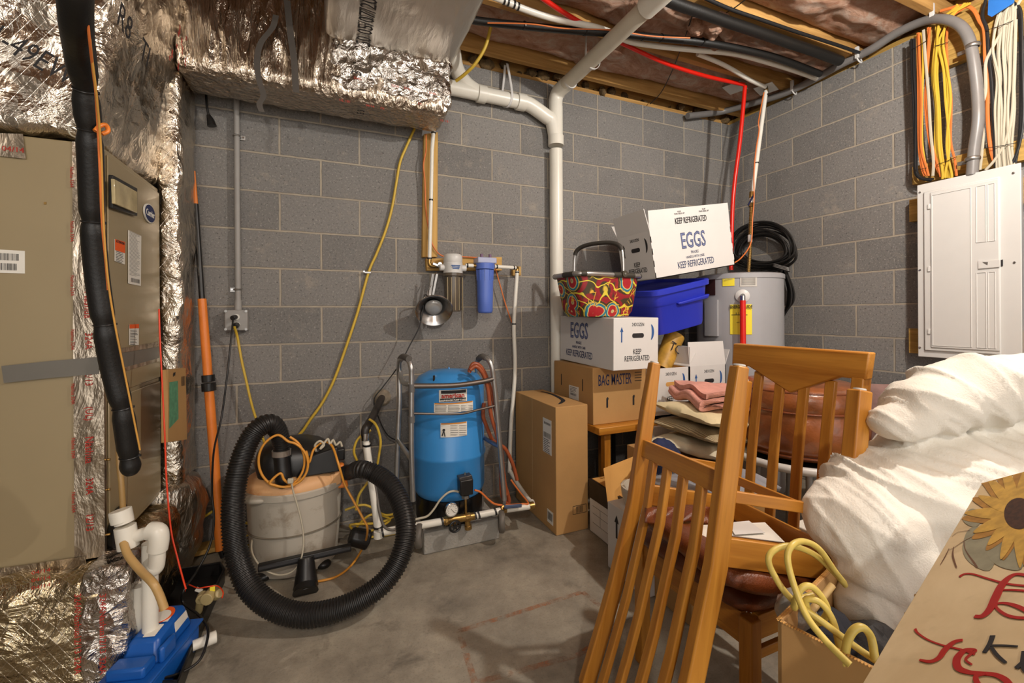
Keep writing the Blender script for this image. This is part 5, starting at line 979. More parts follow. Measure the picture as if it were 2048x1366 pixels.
# basket
def floral():
    a = N('floral_fabric'); v = a.co(); tc = v
    w = a.n('ShaderNodeTexNoise', Scale=9.0, Detail=2.0); a.l(v, w.inputs['Vector']); ad = a.n('ShaderNodeVectorMath', _operation='MULTIPLY_ADD'); a.l(w.outputs['Color'], ad.inputs[0]); ad.inputs[1].default_value = (.03, .03, .03); a.l(v, ad.inputs[2])
    v1 = a.n('ShaderNodeTexVoronoi', Scale=9.0); a.l(ad.outputs[0], v1.inputs['Vector']); d = v1.outputs['Distance']
    c = a.ramp(d, [(.0, rgb(86, 60, 20)), (.10, rgb(206, 190, 130)), (.13, rgb(160, 22, 30)), (.30, rgb(170, 24, 34)), (.33, rgb(226, 206, 120)), (.36, rgb(30, 128, 150)), (.44, rgb(24, 96, 120)), (.47, rgb(222, 190, 60)), (.50, rgb(66, 52, 26)), (.58, rgb(58, 46, 22)), (.60, rgb(150, 24, 34)), (.75, rgb(134, 20, 30)), (.78, rgb(62, 50, 24))])
    for e in a.t.nodes: pass
    v2 = a.n('ShaderNodeTexVoronoi', Scale=24.0, _feature='DISTANCE_TO_EDGE'); a.l(ad.outputs[0], v2.inputs['Vector'])
    ln = a.ramp(v2.outputs['Distance'], [(.0, (1, 1, 1, 1)), (.035, (1, 1, 1, 1)), (.05, (0, 0, 0, 1))])
    wv = a.n('ShaderNodeTexWave', Scale=7.0, Distortion=14.0, Detail=1.5, _wave_type='RINGS'); a.l(v, wv.inputs['Vector']); sw = a.ramp(wv.outputs['Fac'], [(.0, (0, 0, 0, 1)), (.93, (0, 0, 0, 1)), (.96, (1, 1, 1, 1))])
    far_ = a.ramp(d, [(.40, (0, 0, 0, 1)), (.48, (1, 1, 1, 1))]); far_ = a.mix(1.0, far_, sw, 'MULTIPLY'); c = a.mix(far_, c, rgb(214, 196, 58))
    n2 = a.ramp(a.noise(v, 11, 1), [(.60, (0, 0, 0, 1)), (.63, (1, 1, 1, 1))]); c = a.mix(a.mix(1.0, ln, n2, 'MULTIPLY'), c, rgb(214, 170, 52))
    a.l(c, a.b.inputs['Base Color']); a.b.inputs['Roughness'].default_value = .55; return a.m
bc = at(1207, 632, y=-.56); bz = 1.169; bc.z = bz; bc.y = -.50
bs_ = thing('shopping_basket', 'flower-patterned fabric basket with aluminium carry handle', 'basket', bc, RZ(4)); 
def rrect(a, c, z, n=64, e=.35): return [V((a*sup(2*math.pi*k/n, e)[0], c*sup(2*math.pi*k/n, e)[1], z)) for k in range(n)]
b = MB(); rr = [[b.bm.verts.new(p) for p in rrect(a_, c_, z_)] for a_, c_, z_ in ((.165, .105, 0), (.185, .118, .03), (.203, .128, .12), (.222, .136, .222))]
for A_, B_ in zip(rr, rr[1:]):
    for k in range(64): b._face([A_[k], A_[(k+1) % 64], B_[(k+1) % 64], B_[k]])
b._face(rr[0][::-1]); b.build('fabric_body', floral(), bs_, local=True)
MB().tube(rrect(.232, .140, .232), .0135, 10, True).build('rim_frame', ALU, bs_, local=True)
b = MB(); R_ = rrect(.232, .140, .232)
for k in range(0, 64, 8):
    seg = [R_[(k+j) % 64] for j in range(4)]; b.tube(seg, .0155, 10)
b.build('rim_sleeve', mat('dark_sleeve', rgb(58, 54, 46), .6), bs_, local=True)
HA = [(.072, -.150, .225), (.072, -.150, .36)]
arch = catmull([V((.068, -.146, .236)), V((.066, -.14, .36)), V((.056, -.115, .405)), V((.03, -.05, .425)), V((-.02, .05, .425)), V((-.05, .115, .405)), V((-.06, .14, .36)), V((-.062, .146, .236))], 7)
MB().tube(arch, .0095, 12).build('handle', ALU, bs_, local=True); MB().tube(arch[8:-8], .0125, 12).build('handle_grip', mat('dark_grip', rgb(52, 48, 42), .6), bs_, local=True)
o = MB().cyl((.068, -.162, .238), (.068, -.135, .238), .018, 18).build('pivot', mat('pivot_brown', rgb(66, 60, 48), .5), bs_, local=True); MB().cyl((.068, -.164, .238), (.068, -.162, .238), .006, 12).build('rivet', CHROME, o, local=True)
tag(MB().bx(-.05, .05, -.05, .05, 0, .03, Matrix.Translation(bc+V((-.12, 0, .215))) @ Matrix.Rotation(.2, 4, 'Y')).build('red_packet', REDI, bevel=.006), 'red packet lying inside the flowered basket at its left end', 'packet')
b = MB().bx(-.045, .045, -.07, .07, 0, .20); b.sub(.03).wrinkle(.012, (14, 14, 10), 2); b.bm.transform(Matrix.Translation(V((-1.685, -.30, 1.175)))); 
tag(b.build('clear_plastic_bag', mat('clear_plastic', rgb(196, 196, 192), .12, 0, .1, 10, .3, 20, .6, .75)), 'crinkled clear plastic bag behind the left end of the basket', 'bag')
# ================================================================ water heater
hx, hy, HR = -.455, -.455, .272; zt_ = at(1485, 545, y=hy-.2).z
wh = thing('water_heater', 'tall grey electric water heater in the corner', 'water heater', (hx, hy, 0))
MB().lathe([(.001, .0), (HR, 0), (HR, zt_-.03)], (hx, hy, 0), None, 72).build('jacket', GREYE, wh)
MB().lathe([(HR, zt_-.034), (HR+.006, zt_-.032), (HR+.006, zt_-.004), (HR-.004, zt_+.002), (HR-.03, zt_+.006), (.001, zt_+.012)], (hx, hy, 0), None, 72).build('top_cap', GREYE, wh)
cyl_label('energy_label', (1460, 609, 1504, 669), hx, hy, HR, YELP, wh); q = None
o, hc, X_, nn, hit = cyl_label('label_rules', (1463, 629, 1495, 630.5), hx, hy, HR, INK, wh, .0003, .0045)
b = MB(); b.text('ENERGY GUIDE', hit(1482, 614)+nn*.003, X_, UP, .030, .62, .02); b.text('$ 5__.', hit(1478, 627)+nn*.003, X_, UP, .016, 1.0); b.text('400', hit(1476, 645)+nn*.003, X_, UP, .012, 1.0); b.build('label_lettering', INK, wh, smooth=False)
cyl_label('yellow_warning', (1445, 554, 1469, 572), hx, hy, HR, YELP, wh); cyl_label('grey_rating_plate', (1480, 552, 1514, 573), hx, hy, HR, mat('plate_white', rgb(196, 192, 184), .5), wh)
b = MB(); [b._face([b.bm.verts.new(hit(u_, v_)+nn*.003) for u_, v_ in ((1483, 555+i*2.2), (1483, 555.8+i*2.2), (1511, 555.8+i*2.2), (1511, 555+i*2.2))]) for i in range(7)]; b.text('CAUTION', hit(1457, 559)+nn*.003, X_, UP, .014, 1); b.build('plate_print', mat('grey_ink3', rgb(130, 128, 124), .6), wh, smooth=False)
P_ = hit(1485, 592); Mn = frame(nn.cross(UP)*-1, nn) if False else Matrix((X_, nn.cross(X_)*1.0, nn)).transposed()
MB().lathe([(.001, .0), (.040, 0), (.042, .006), (.030, .012), (.02, .014)], P_, Mn, 28).build('valve_collar', PANELW, wh); MB().cyl(P_+nn*.01, P_+nn*.05, .014, 14).build('relief_valve', CHROME, wh)
MB().tube([P_+nn*.055, P_+nn*.055-UP*.03], .015, 14).build('valve_outlet', CHROME, wh)
c2_ = P_+nn*.055
MB().tube([c2_-UP*.03, c2_-UP*.9], .0175, 16).build('discharge_pipe', PEXR, wh)
o, hc, X_, nn2, hit2 = cyl_label('access_cover', (1409, 600, 1434, 672), hx, hy, HR, GREYE, wh, .02, .025)
cyl_label('open_recess', (1404, 552, 1430, 591), hx, hy, HR, mat('dark_red_recess', rgb(50, 20, 18), .6), wh, .004, .004)
fx = thing('flex_connector', 'corrugated brass connector and valve feeding the water heater top', 'pipe', at(1498, 545, y=-.50)); YV = -.50
W_ = lambda a, b_: at(a, b_, y=YV)
pp_ = resample(catmull([W_(1503, 410), W_(1501, 450), W_(1500, 500), W_(1497, 546)], 8), .003)
MB().tube(pp_, [.0125 if i % 4 < 2 else .010 for i in range(len(pp_))], 14).build('flex_hose', BRASS, fx, ang=25)
MB().tube([W_(1500, 470), W_(1500, 484)], .0145, 14).build('white_sleeve', PANELW, fx)
b = MB(); b.tube([W_(1504, 384), W_(1503, 396)], .017, 12); b.tube([W_(1503, 406), W_(1502, 414)], .016, 6); b.build('ball_valve', BRASS, fx); MB().bar(W_(1503, 390)+V((0, -.02, 0)), W_(1491, 412)+V((0, -.02, 0)), .012, .004, V((0, 1, 0))).build('valve_lever', mat('navy_lever', rgb(28, 34, 66), .4), fx)
MB().tube([W_(1503, 396), W_(1503, 407)], .0135, 12).build('white_nipple', PEX, fx)
cp = thing('cold_water_pipe', 'white pipe descending from the ceiling to the water heater valve', 'pipe', W_(1505, 380)); top_ = at(1532, 182, y=-.50)
MB().tube([top_, W_(1505, 386)], .0135, 14).build('riser', PEX, cp); MB().tube(catmull([top_+V((0, 0, -.01)), top_+V((0, 0, .012)), top_+V((-.02, -.01, .02))], 4), .0145, 12).build('elbow', BRASS, cp)
tend = top_+V((-.02, -.01, .02)); MB().tube(catmull([tend, at(1500, 160, z=2.765), at(1448, 130, z=2.775), at(1395, 108, z=2.78)], 6), .0135, 12).build('ceiling_run', PEX, cp)
b = MB(); ring(b, top_-V((0, 0, .03)), (0, 0, 1), .0155); ring(b, W_(1513, 326), (0, 0, 1), .0148); ring(b, tend, (1, .5, 0), .0155); b.build('crimp_ring', BLACK, cp)
T1('bonding_wire', 'orange wire down the white pipe and across to the egg carton', 'wire', PY(-.53, (1528, 185), (1522, 215), (1517, 245), (1518, 262), (1512, 300), (1508, 345), (1508, 400), (1505, 440), (1503, 480), (1495, 500), (1480, 518), (1468, 526)), .0042, ORW)
hw = thing('hot_water_pipe', 'red pipe crossing the ceiling then dropping behind the top egg carton', 'pipe', at(1466, 395, y=-.42)); ht = at(1490, 170, y=-.50)
MB().tube(catmull([at(1075, -10, z=2.765), at(1135, 30, z=2.77), at(1180, 55, z=2.772), at(1262, 95, z=2.77), at(1335, 128, z=2.762), at(1410, 152, z=2.755), ht+V((-.012, 0, .0))], 8), .0125, 14).build('ceiling_run', PEXR, hw); MB().tube([ht+V((-.015, 0, 0)), ht+V((0, 0, .0)), ht+V((0, 0, -.015))], .012, 12).build('elbow', BRASS, hw)
MB().tube(catmull([ht+V((0, 0, -.008)), at(1480, 280, y=-.47), at(1466, 398, y=-.44), at(1462, 540, y=-.44)], 6), .0135, 14).build('drop', PEXR, hw)
for c_, l_ in ((at(1470, 176, z=2.79), 'white triangular bracket plate at the red pipe elbow'), (at(1532, 178, z=2.79), 'white square bracket plate at the white pipe elbow')):
    tag(MB().bx(-.075, .075, -.06, .06, -.0015, .0015, Matrix.Translation(c_) @ Matrix.Rotation(.35, 4, 'Z')).build('bracket_plate', PANELW), l_, 'bracket')
# ceiling services
def CZ(z, *p): return [at(a, b_, z=z) for a, b_ in p]
wp = thing('ceiling_pipe', 'white pipe with black crimp rings crossing under the joists', 'pipe', at(1100, 38, z=2.75))
MB().tube(catmull(CZ(2.76, (985, -8), (1020, 6), (1048, 18), (1100, 35), (1150, 46), (1195, 56), (1245, 74)), 6), .0165, 14).build('left_run', PEX, wp); b = MB()
for x_, y_ in ((1008, 1), (1016, 4), (1028, 9), (1036, 13)): ring(b, at(x_, y_, z=2.76), (1, .0, 0), .0195)
b.build('crimp_ring', BLACK, wp)
MB().tube(catmull(CZ(2.752, (1235, 72), (1262, 84), (1320, 93), (1400, 101), (1470, 108), (1540, 126), (1600, 145), (1632, 157)), 6), .0150, 14).build('right_run', PEX, wp)
bi = thing('insulated_ceiling_pipe', 'black insulated pipe bundle running below the second joist bay', 'pipe', at(1200, 66, z=2.75)); MB().tube(catmull(CZ(2.745, (938, 38), (958, 42), (1010, 48), (1080, 55), (1160, 62), (1240, 68), (1320, 76), (1400, 84), (1480, 98), (1560, 118), (1640, 148)), 6), .020, 14).build('foam_sleeve', FOAM, bi)
b = MB()
for x_, y_ in ((1048, 51), (1170, 63), (1286, 73), (1322, 76), (1404, 84)): ring(b, at(x_, y_, z=2.745), (1, .1, 0), .0225, .002)
b.build('zip_tie', BLACK, bi)
T1('ceiling_cable', 'thin orange wire lying on the black insulated pipe bundle', 'wire', CZ(2.722, (975, 46), (1060, 48), (1130, 57), (1220, 60), (1300, 72), (1380, 76)), .0035, ORW)
bi = thing('insulated_ceiling_pipe', 'thick black insulated pipe below the third joist bay, passing the torn tuft', 'pipe', at(1500, 60, z=2.75)); MB().tube(catmull(CZ(2.76, (1315, -8), (1360, 10), (1400, 24), (1450, 42), (1510, 62), (1570, 83), (1630, 103), (1680, 122)), 6), .028, 16).build('foam_sleeve', FOAM, bi)
T1('ceiling_cable', 'black cable stapled along the pine joist below the grey conduit end', 'cable', CZ(2.79, (1408, -5), (1460, 18), (1530, 42), (1600, 66), (1680, 92), (1735, 112)), .0095, BKW)
T1('ceiling_cable', 'thin black wire hanging between joist and wall top', 'wire', [at(1385, 30, z=2.80), at(1368, 80, z=2.78), at(1345, 140, y=-.4), at(1322, 185, y=-.15), at(1300, 208, y=-.03)], .003, BKW)
T1('ceiling_cable', 'thin black wire slanting over the pink insulation at the top', 'wire', CZ(2.80, (1492, -2), (1470, 15), (1445, 30), (1420, 48)), .003, BKW)
# grey conduit to the panel
gc = thing('grey_conduit', 'thick grey electrical conduit along the wall top curving down to the breaker panel', 'conduit', at(1940, 340, x=-.10))
cpts = catmull([at(1375, 232, y=-.06), at(1440, 224, y=-.08), at(1500, 208, x=-.10), at(1560, 190, x=-.07), at(1610, 168, x=-.06), at(1680, 130, x=-.055), at(1740, 100, x=-.055), at(1790, 68, x=-.06), at(1840, 45, x=-.075), at(1880, 38, x=-.10), at(1915, 48, x=-.115), at(1935, 72, x=-.12), at(1945, 110, x=-.12), at(1954, 180, x=-.11), at(1956, 240, x=-.12), at(1948, 300, x=-.12), at(1944, 350, x=-.12)], 7)
MB().tube(cpts, .0235, 18).build('conduit', GREYC, gc)
for k, (a, b_) in enumerate(((1868, 36), (1718, 118), (1588, 182))):
    p_ = at(a, b_, x=-.085 if k == 0 else -.06); b = MB(); b.tube([p_+V((0, .004*math.cos(t)*0+.0, 0))+V((.026*math.cos(t)*.8, .010*math.sin(t), .028*math.sin(t))) for t in [math.pi*2*j/14 for j in range(14)]], .005, 6, True, flat=1); b.bx(-.008, .008, -.010, .010, 0, .07, Matrix.Translation(p_+V((-.02, 0, .0)))); b.build('white_strap', PANELW, gc, bevel=.002)
for a, b_ in ((1945, 92), (1945, 318)):
    p_ = at(a, b_, x=-.12); b = MB(); b.tube([p_+V((.0255*math.cos(t), .0255*math.sin(t), 0)) for t in [math.pi*2*j/18 for j in range(18)]], .005, 8, True, flat=2.2); b.bx(-.004, .004, 0, .045, -.010, .010, Matrix.Translation(p_+V((.02, .02, -.004)))); b.build('metal_strap', GALV, gc, bevel=.002)
# boards + panel
for k, (pix, l_) in enumerate((
    (((1827, 72), (2140, -90), (2140, 70), (1827, 160)), 'wide treated-wood board on the right wall behind the cable bundles'),
    (((1824, 334), (2140, 238), (2140, 300), (1824, 370)), 'treated-wood board across the top edge of the breaker panel'),
    (((1818, 400), (2100, 350), (2100, 410), (1818, 444)), 'treated-wood board end left of the breaker panel, upper one'),
    (((1817, 657), (2100, 664), (2100, 720), (1817, 706)), 'treated-wood board end left of the breaker panel, lower one'))):
    P_ = [at(a, b_, x=-.045) for a, b_ in pix]; P_[1].z = P_[0].z; P_[2].z = P_[3].z; P_[1].y = P_[2].y = at(pix[1][0], 300, x=-.045).y; P_[3].y = P_[0].y
    tag(MB().prism(P_, (.044, 0, 0)).build('backing_board', PTW, bevel=.002), l_, 'board')
XPn = -.135; P_ = [at(a, b_, x=XPn) for a, b_ in ((1834, 370), (2042, 326), (2042, 728), (1834, 712))]; zt_, zb_, y0_, y1_ = (P_[0].z+P_[1].z)/2, (P_[2].z+P_[3].z)/2, P_[0].y, P_[1].y
ep = thing('breaker_panel', 'white metal electrical breaker panel with long recessed door on the right wall', 'electrical panel', (-.09, (y0_+y1_)/2, zb_))
MB().bx(XPn+.006, -.046, y1_+.02, y0_-.02, zb_+.02, zt_-.02).build('can', GREYE, ep)
MB().bx(XPn, XPn+.005, y1_, y0_, zb_, zt_).build('cover', PANELW, ep, bevel=.004)
yl, yr = at(1849, 500, x=XPn).y, at(2002, 500, x=XPn).y; dz1, dz0 = zt_-.045, zb_+.035
b = MB(); b.bx(XPn-.010, XPn+.001, yr, yl, dz0, dz1); dr_ = b.build('door_surround', PANELW, ep, bevel=.006)
yl2, yr2 = at(1861, 500, x=XPn-.012).y, at(1999, 500, x=XPn-.012).y
b = MB(); b.bx(XPn-.015, XPn-.009, yr2, yl2, dz0+.018, dz1-.012); dd = b.build('door', PANELW, ep, bevel=.003)
ya, yb_ = at(1863, 500, x=-.15).y, at(1942, 500, x=-.15).y
b = MB()
for a_, c_ in ((yl2-.008, yb_),): b.tube([V((-.1505, a_, dz1-.03)), V((-.1505, c_, dz1-.03)), V((-.1505, c_, dz0+.03)), V((-.1505, a_, dz0+.03))], .0022, 6, True)
for u0, u1 in ((1953, 1972), (1976, 1990)):
    p0, p1 = at(u0, 500, x=-.15).y, at(u1, 500, x=-.15).y
    for z0_, z1_ in ((dz0+.03, dz0+.40), (dz0+.55, dz1-.03)): b.tube([V((-.1505, p0, z0_)), V((-.1505, p1, z0_)), V((-.1505, p1, z1_)), V((-.1505, p0, z1_))], .0022, 6, True)
b.build('pressed_rib', PANELW, dd)
q = [at(a, b_, x=-.151) for a, b_ in ((1957, 522), (2000, 519), (2000, 534), (1957, 538))]; MB().prism(q, (-.005, 0, 0)).build('latch', PANELW, dd, bevel=.001)
q = [at(a, b_, x=-.157) for a, b_ in ((1965, 524), (1976, 524), (1975, 530))]; MB().prism(q, (-.001, 0, 0)).build('latch_arrow', GALV, dd); q = [at(a, b_, x=-.1375) for a, b_ in ((2001, 520), (2006, 519), (2006, 532), (2001, 533))]; MB().prism(q, (-.001, 0, 0)).build('latch_gap', INK, ep)
for a, b_ in ((1858, 413), (1858, 538), (1858, 663)):
    q = at(a, b_, x=XPn-.012); MB().bx(-.004, .002, -.006, .006, -.014, .014, Matrix.Translation(q)).build('hinge', PANELW, ep, bevel=.002)
for a, b_ in ((1840, 385), (2027, 346), (1840, 540), (2029, 525), (1840, 695)):
    q = at(a, b_, x=XPn); MB().lathe([(.006, 0), (.005, .003), (.001, .004)], q, Matrix(((0, 0, -1), (1, 0, 0), (0, 1, 0))), 14).build('screw', CHROME, ep)
# cables above the panel
XC = -.075
def cable(pts, m, lbl, grp, k=0, r=.0036, fl=1.5):
    random.seed(k*13+5); P_ = [at(a+random.uniform(-1.5, 1.5), b_, x=XC-.0055*(k % 4)-.002) for a, b_ in pts]; T1('cable', lbl, 'cable', P_, r, m, 6, 8, grp, flat=fl)
for k in range(5): cable([(1915+k*3, 8+k*2), (1895-k, 30), (1882-k*2, 52), (1869+k*2, 90), (1864+k*2.2, 150), (1870+k*2.4, 220), (1872+k*2.2, 290), (1880+k*2, 340), (1884+k*.8, 358)], YEW, 'yellow cable in the left-hand yellow bundle above the breaker panel', 'left yellow cables', k)
for k in range(5): cable([(1930+k*3, 6), (1905-k, 30), (1893-k, 52), (1878+k*2.4, 88), (1886+k*2, 140), (1890+k*2.4, 200), (1898-k*1.0, 290), (1892+k*3, 345), (1890+k*3.4, 356)], YEW, 'yellow cable in the right-hand yellow bundle above the breaker panel', 'right yellow cables', k+7)
for k in range(3): cable([(1834+k*2.5, 66), (1836+k*2, 120), (1838+k*2, 200), (1838+k*2.5, 290), (1844+k*4, 335), (1850+k*4, 352)], ORW, 'orange cable beside the black cables, left of the yellow bundles', 'left orange cables', k+13)
cable([(1833, 70), (1843, 72), (1846, 130), (1844, 200), (1846, 290), (1856, 350)], YEW, 'single yellow cable left of the white one over the panel', None, 17)
cable([(1848, 60), (1850, 120), (1858, 190), (1862, 260), (1868, 320), (1866, 352)], WHW, 'white cable among the orange ones left of the conduit', None, 18, .0045)
for k in range(2): cable([(1855+k*4, 55), (1858-k*2, 100), (1851+k*4, 200), (1858+k*4, 280), (1872+k*3, 330), (1882, 354)], ORW, 'orange cable crossing the white cable left of the yellow bundles', 'middle orange cables', k+20)
cable([(1930, 15), (1900, 38), (1892, 80), (1896, 140), (1904, 200), (1901, 280), (1910, 320), (1912, 352)], ORW, 'orange cable hugging the right side of the right yellow bundle', None, 25)
for k in range(3): cable([(1823+k*3, 78), (1825+k*2.5, 140), (1828+k*2, 220), (1828+k*3, 300), (1831+k*3, 350), (1860+k*4, 362-k*2)], BKW, 'black cable at the far left edge of the cable bundles', 'left black cables', k+30, .0042, 1.2)
cable([(1880, 22), (1920, 12), (1945, 18), (1958, 42), (1968, 62), (1970, 120), (1976, 160), (1976, 240), (1982, 300), (1992, 332)], ORW, 'thick orange cable right of the grey conduit', None, 40, .0052)
cable([(1974, -5), (1966, 30), (1974, 60), (1978, 110), (1983, 160), (1986, 240), (1990, 334)], BKW, 'black cable beside the thick orange one at the top', None, 41, .005)
for k in range(12):
    random.seed(k); o_ = k*4.1; cable([(2014+k*1.4, 6), (1997+o_*.75, 30), (1985+o_*.95+random.uniform(-3, 3), 95), (1990+o_*.8+random.uniform(-5, 5), 160), (1992+o_*.75+random.uniform(-4, 4), 220), (1994+o_*.65, 290), (1995+o_*.75, 338)], WHW, 'white cable in the big white bundle above the right end of the panel', 'white cables', k+50, .0040, 1.2)
cable([(2045, -5), (2010, 50), (1980, 105), (1970, 130), (1970, 185), (1960, 225), (1966, 270), (1960, 340)], WHW, 'white cable curving across beside the grey conduit', None, 70, .0045)
cable([(2032, 40), (2028, 160), (2022, 240), (2006, 290), (1988, 320), (1972, 340)], WHW, 'white cable crossing low in front of the white bundle', None, 71, .0042)
for k in range(3): cable([(1998+k*5, -4), (2022+k*4, 8), (2036+k*3, 30), (2040+k*3, 120), (2040+k*3, 230), (2036+k*2, 290), (2030-k*2, 326)], BKW, 'black cable curving round the right side of the white bundle', 'right black cables', k+80, .0045, 1.2)
b = MB(); b.prism([at(a, b_, x=-.11) for a, b_ in ((1978, -12), (2032, -12), (2028, 6), (1984, 34), (1976, 30))], (-.003, 0, 0)); tag(b.build('blue_staple_card', mat('blue_plastic_card', rgb(40, 110, 190), .4)), 'blue plastic flap over the top of the white cable bundle', 'tag')
for a0, b0, a1, b1, l_ in ((1824, 98, 1852, 82, 'black wire tie across the left cables near the top'), (1868, 92, 1896, 84, 'black wire tie on the yellow cables near the top'), (1826, 340, 1852, 336, 'black wire tie across the left cables at the bottom'), (1876, 328, 1912, 314, 'black wire tie on the yellow cables at the bottom'), (1974, 60, 2024, 42, 'black wire tie over the top of the white bundle'), (1970, 296, 2030, 286, 'black wire tie at the bottom of the white bundle')):
    T1('cable_tie', l_, 'tie', [at(a0, b0, x=-.08), at(a0+1, b0, x=-.101), at((a0+a1)/2, (b0+b1)/2+1, x=-.103), at(a1, b1, x=-.101), at(a1+1, b1, x=-.08)], .0016, BKW, 3, 6)
# coil of black cable hung on the right wall
ck = thing('cable_coil', 'coil of black cable tied and hung on the right wall behind the water heater', 'coil', at(1540, 530, x=-.10)); b = MB(); random.seed(11)
def W2(px_, py_, x_): return at(px_, py_, x=x_)
for k in range(15):
    cx_, cy_ = 1528+random.uniform(-9, 6), 505+random.uniform(-7, 7); rx_, ry_ = 44+k*1.7, 34+k*2.0; x_ = -.05-.012*(k % 6)
    b.tube(catmull([W2(cx_+rx_*math.cos(t), cy_+ry_*math.sin(t)*(1 if math.sin(t) < 0 else .55), x_-.008*math.sin(3*t+k)) for t in [2*math.pi*j/14 for j in range(14)]], 4, True), .0066, 8, True)
b.build('upper_loops', RUBBER, ck); b = MB()
for k in range(8):
    x_ = -.05-.012*(k % 5); b.tube(catmull([W2(1566+k*.8, 540, x_), W2(1576+k*1.6, 580, x_), W2(1572+k*1.9, 620-k*2, x_-.006), W2(1556+k*1.2, 652-k*4, x_), W2(1540+k*2, 672-k*6, x_)], 6), .0062, 8)
    b.tube(catmull([W2(1560+k, 538, x_), W2(1552+k*1.2, 575, x_), W2(1548+k, 610, x_), W2(1544, 640, x_)], 5), .0062, 8)
b.build('lower_loops', RUBBER, ck); T = MB()
for k in range(3): T.tube(catmull([W2(1548, 528+k*2.5, -.12), W2(1562, 532+k*2.5, -.135), W2(1577, 536+k*2.5, -.13), W2(1578, 538+k*2.5, -.06), W2(1562, 534+k*2, -.045), W2(1548, 530+k*2, -.06)], 4, True), .004, 6, True)
T.build('binding_wire', GREYC, ck)
# ================================================================ chairs
def post_x(h, sh):
    t = max(0, (h-sh)/(1-sh)); return -.085*t**1.25
def make_chair(name, label, loc, R, Wd=.42, dp=.332, sh=.45, hs=1.07, rail=.25, st=.285, stf=.315):
    o = thing(name, label, 'chair', loc, R)
    S = lambda h: h*hs if h > .55 else h
    hh = [0, .15, .30, sh, .55, .65, .75, .85, .93]
    for y in (0, Wd):
        poly = [(post_x(h, sh)-.021+(.006 if h == 0 else 0), y-.017, S(h)) for h in hh]+[(post_x(h, sh)+.021-(.006 if h == 0 else 0), y-.017, S(h)) for h in reversed(hh)]
        q = MB().prism(poly, (0, .034, 0)).build('back_leg', OAK['z'], o, local=True, bevel=.004)
        MB().lathe([(.001, -.004), (.013, -.004), (.014, 0), (.012, .002)], (0.0, y, -.001), None, 18).build('glide', PANELW, q, local=True)
    for y in (0, Wd):
        q = MB().bx(dp-.019, dp+.019, y-.019, y+.019, 0, sh-.004).build('front_leg', OAK['z'], o, local=True, bevel=.004)
        MB().lathe([(.001, -.004), (.013, -.004), (.014, 0), (.012, .002)], (dp, y, -.001), None, 18).build('glide', PANELW, q, local=True)
    for y in (0, Wd):
        q = MB().bx(.02, dp-.018, y-.010, y+.010, sh-.062, sh).build('side_apron', OAK['x'], o, local=True, bevel=.002)
        MB().bx(.02, dp-.018, y-.007, y+.007, st-.0, st+.026).build('side_stretcher', OAK['x'], o, local=True, bevel=.002)
    MB().bx(dp-.010, dp+.010, .018, Wd-.018, sh-.062, sh).build('front_apron', OAK['y'], o, local=True, bevel=.002)
    MB().bx(dp-.007, dp+.007, .018, Wd-.018, stf, stf+.026).build('front_stretcher', OAK['y'], o, local=True, bevel=.002)
    MB().bx(-.009, .009, .016, Wd-.016, rail, rail+.052).build('back_rail', OAK['y'], o, local=True, bevel=.002)
    hs_ = [rail+.05, sh, .55, .65, .75, .85, .91]
    for k in range(4):
        y = Wd*(k+1)/5; w = .0155
        poly = [(post_x(h, sh)-.009, y-w, S(h)) for h in hs_]+[(post_x(h, sh)+.007, y-w, S(h)) for h in reversed(hs_)]
        MB().prism(poly, (0, 2*w, 0)).build('slat', OAK['z'], o, local=True, bevel=.003)
    x1, x0 = post_x(1, sh), post_x(.93, sh); b = MB()
    b.prism([(x0-.013, -.022, S(.925)), (x0-.013, .05, S(.925)), (x0-.016, Wd/2, S(.855)), (x0-.013, Wd-.05, S(.925)), (x0-.013, Wd+.022, S(.925)), (x1-.013, Wd+.026, S(1.0)), (x1-.013, -.026, S(1.0))], (.034, 0, 0))
    b.build('top_rail', OAK['y'], o, local=True, bevel=.005)
    b = MB(); rr = []
    for s_, z_ in ((.90, 0), (.99, .010), (1.03, .024), (1.02, .038), (.93, .052), (.7, .060), (.3, .063)):
        rr.append([b.bm.verts.new(V((dp/2+.026+(dp/2+.006)*s_*sup(2*math.pi*k/56, .3)[0], Wd/2+(Wd/2+.012)*s_*sup(2*math.pi*k/56, .3)[1], sh+z_))) for k in range(56)])
    for A_, B_ in zip(rr, rr[1:]):
        for k in range(56): b._face([A_[k], A_[(k+1) % 56], B_[(k+1) % 56], B_[k]])
    b._face(rr[-1]); b._face(rr[0][::-1]); b.sub(.03).wrinkle(.004, (22, 22, 22), 3); b.build('seat_pad', LEATH, o, local=True, ang=70)
    return o
R_up = Matrix(((.946, -.240, -.216), (-.253, -.967, -.036), (-.201, .089, -.976)))
ci = make_chair('slatted_chair', 'oak slat-back chair upside down in the foreground, legs in the air', (-2.117, -1.50, 1.018), R_up)
cu_ = make_chair('slatted_chair', 'upright oak slat-back chair underneath, its pointed top rail facing the right wall', (-1.735, -1.455, 0), RZ(180), .41, .40, .415, 1.065, .30, .30, .33)
tag(MB().prism([at(a, b_, z=.582) for a, b_ in ((1392, 1052), (1530, 1046), (1570, 1086), (1462, 1072), (1398, 1090))], (0, 0, .002)).build('white_envelope', PAPER), 'cream sheet of card lying inside the upturned chair frame', 'paper')
tag(MB().prism([at(a, b_, z=.588) for a, b_ in ((1455, 1046), (1498, 1042), (1530, 1066), (1470, 1070))], (0, 0, .001)).build('printed_sheet', WHITE), 'printed white sheet lying on the cream card in the upturned chair', 'paper')
b = MB(); b.grid(lambda u, v: at(1290+130*u, 1012+34*v+3*math.sin(u*7), z=.60-.02*v+.008*math.sin(u*9+v*3)), 20, 8)
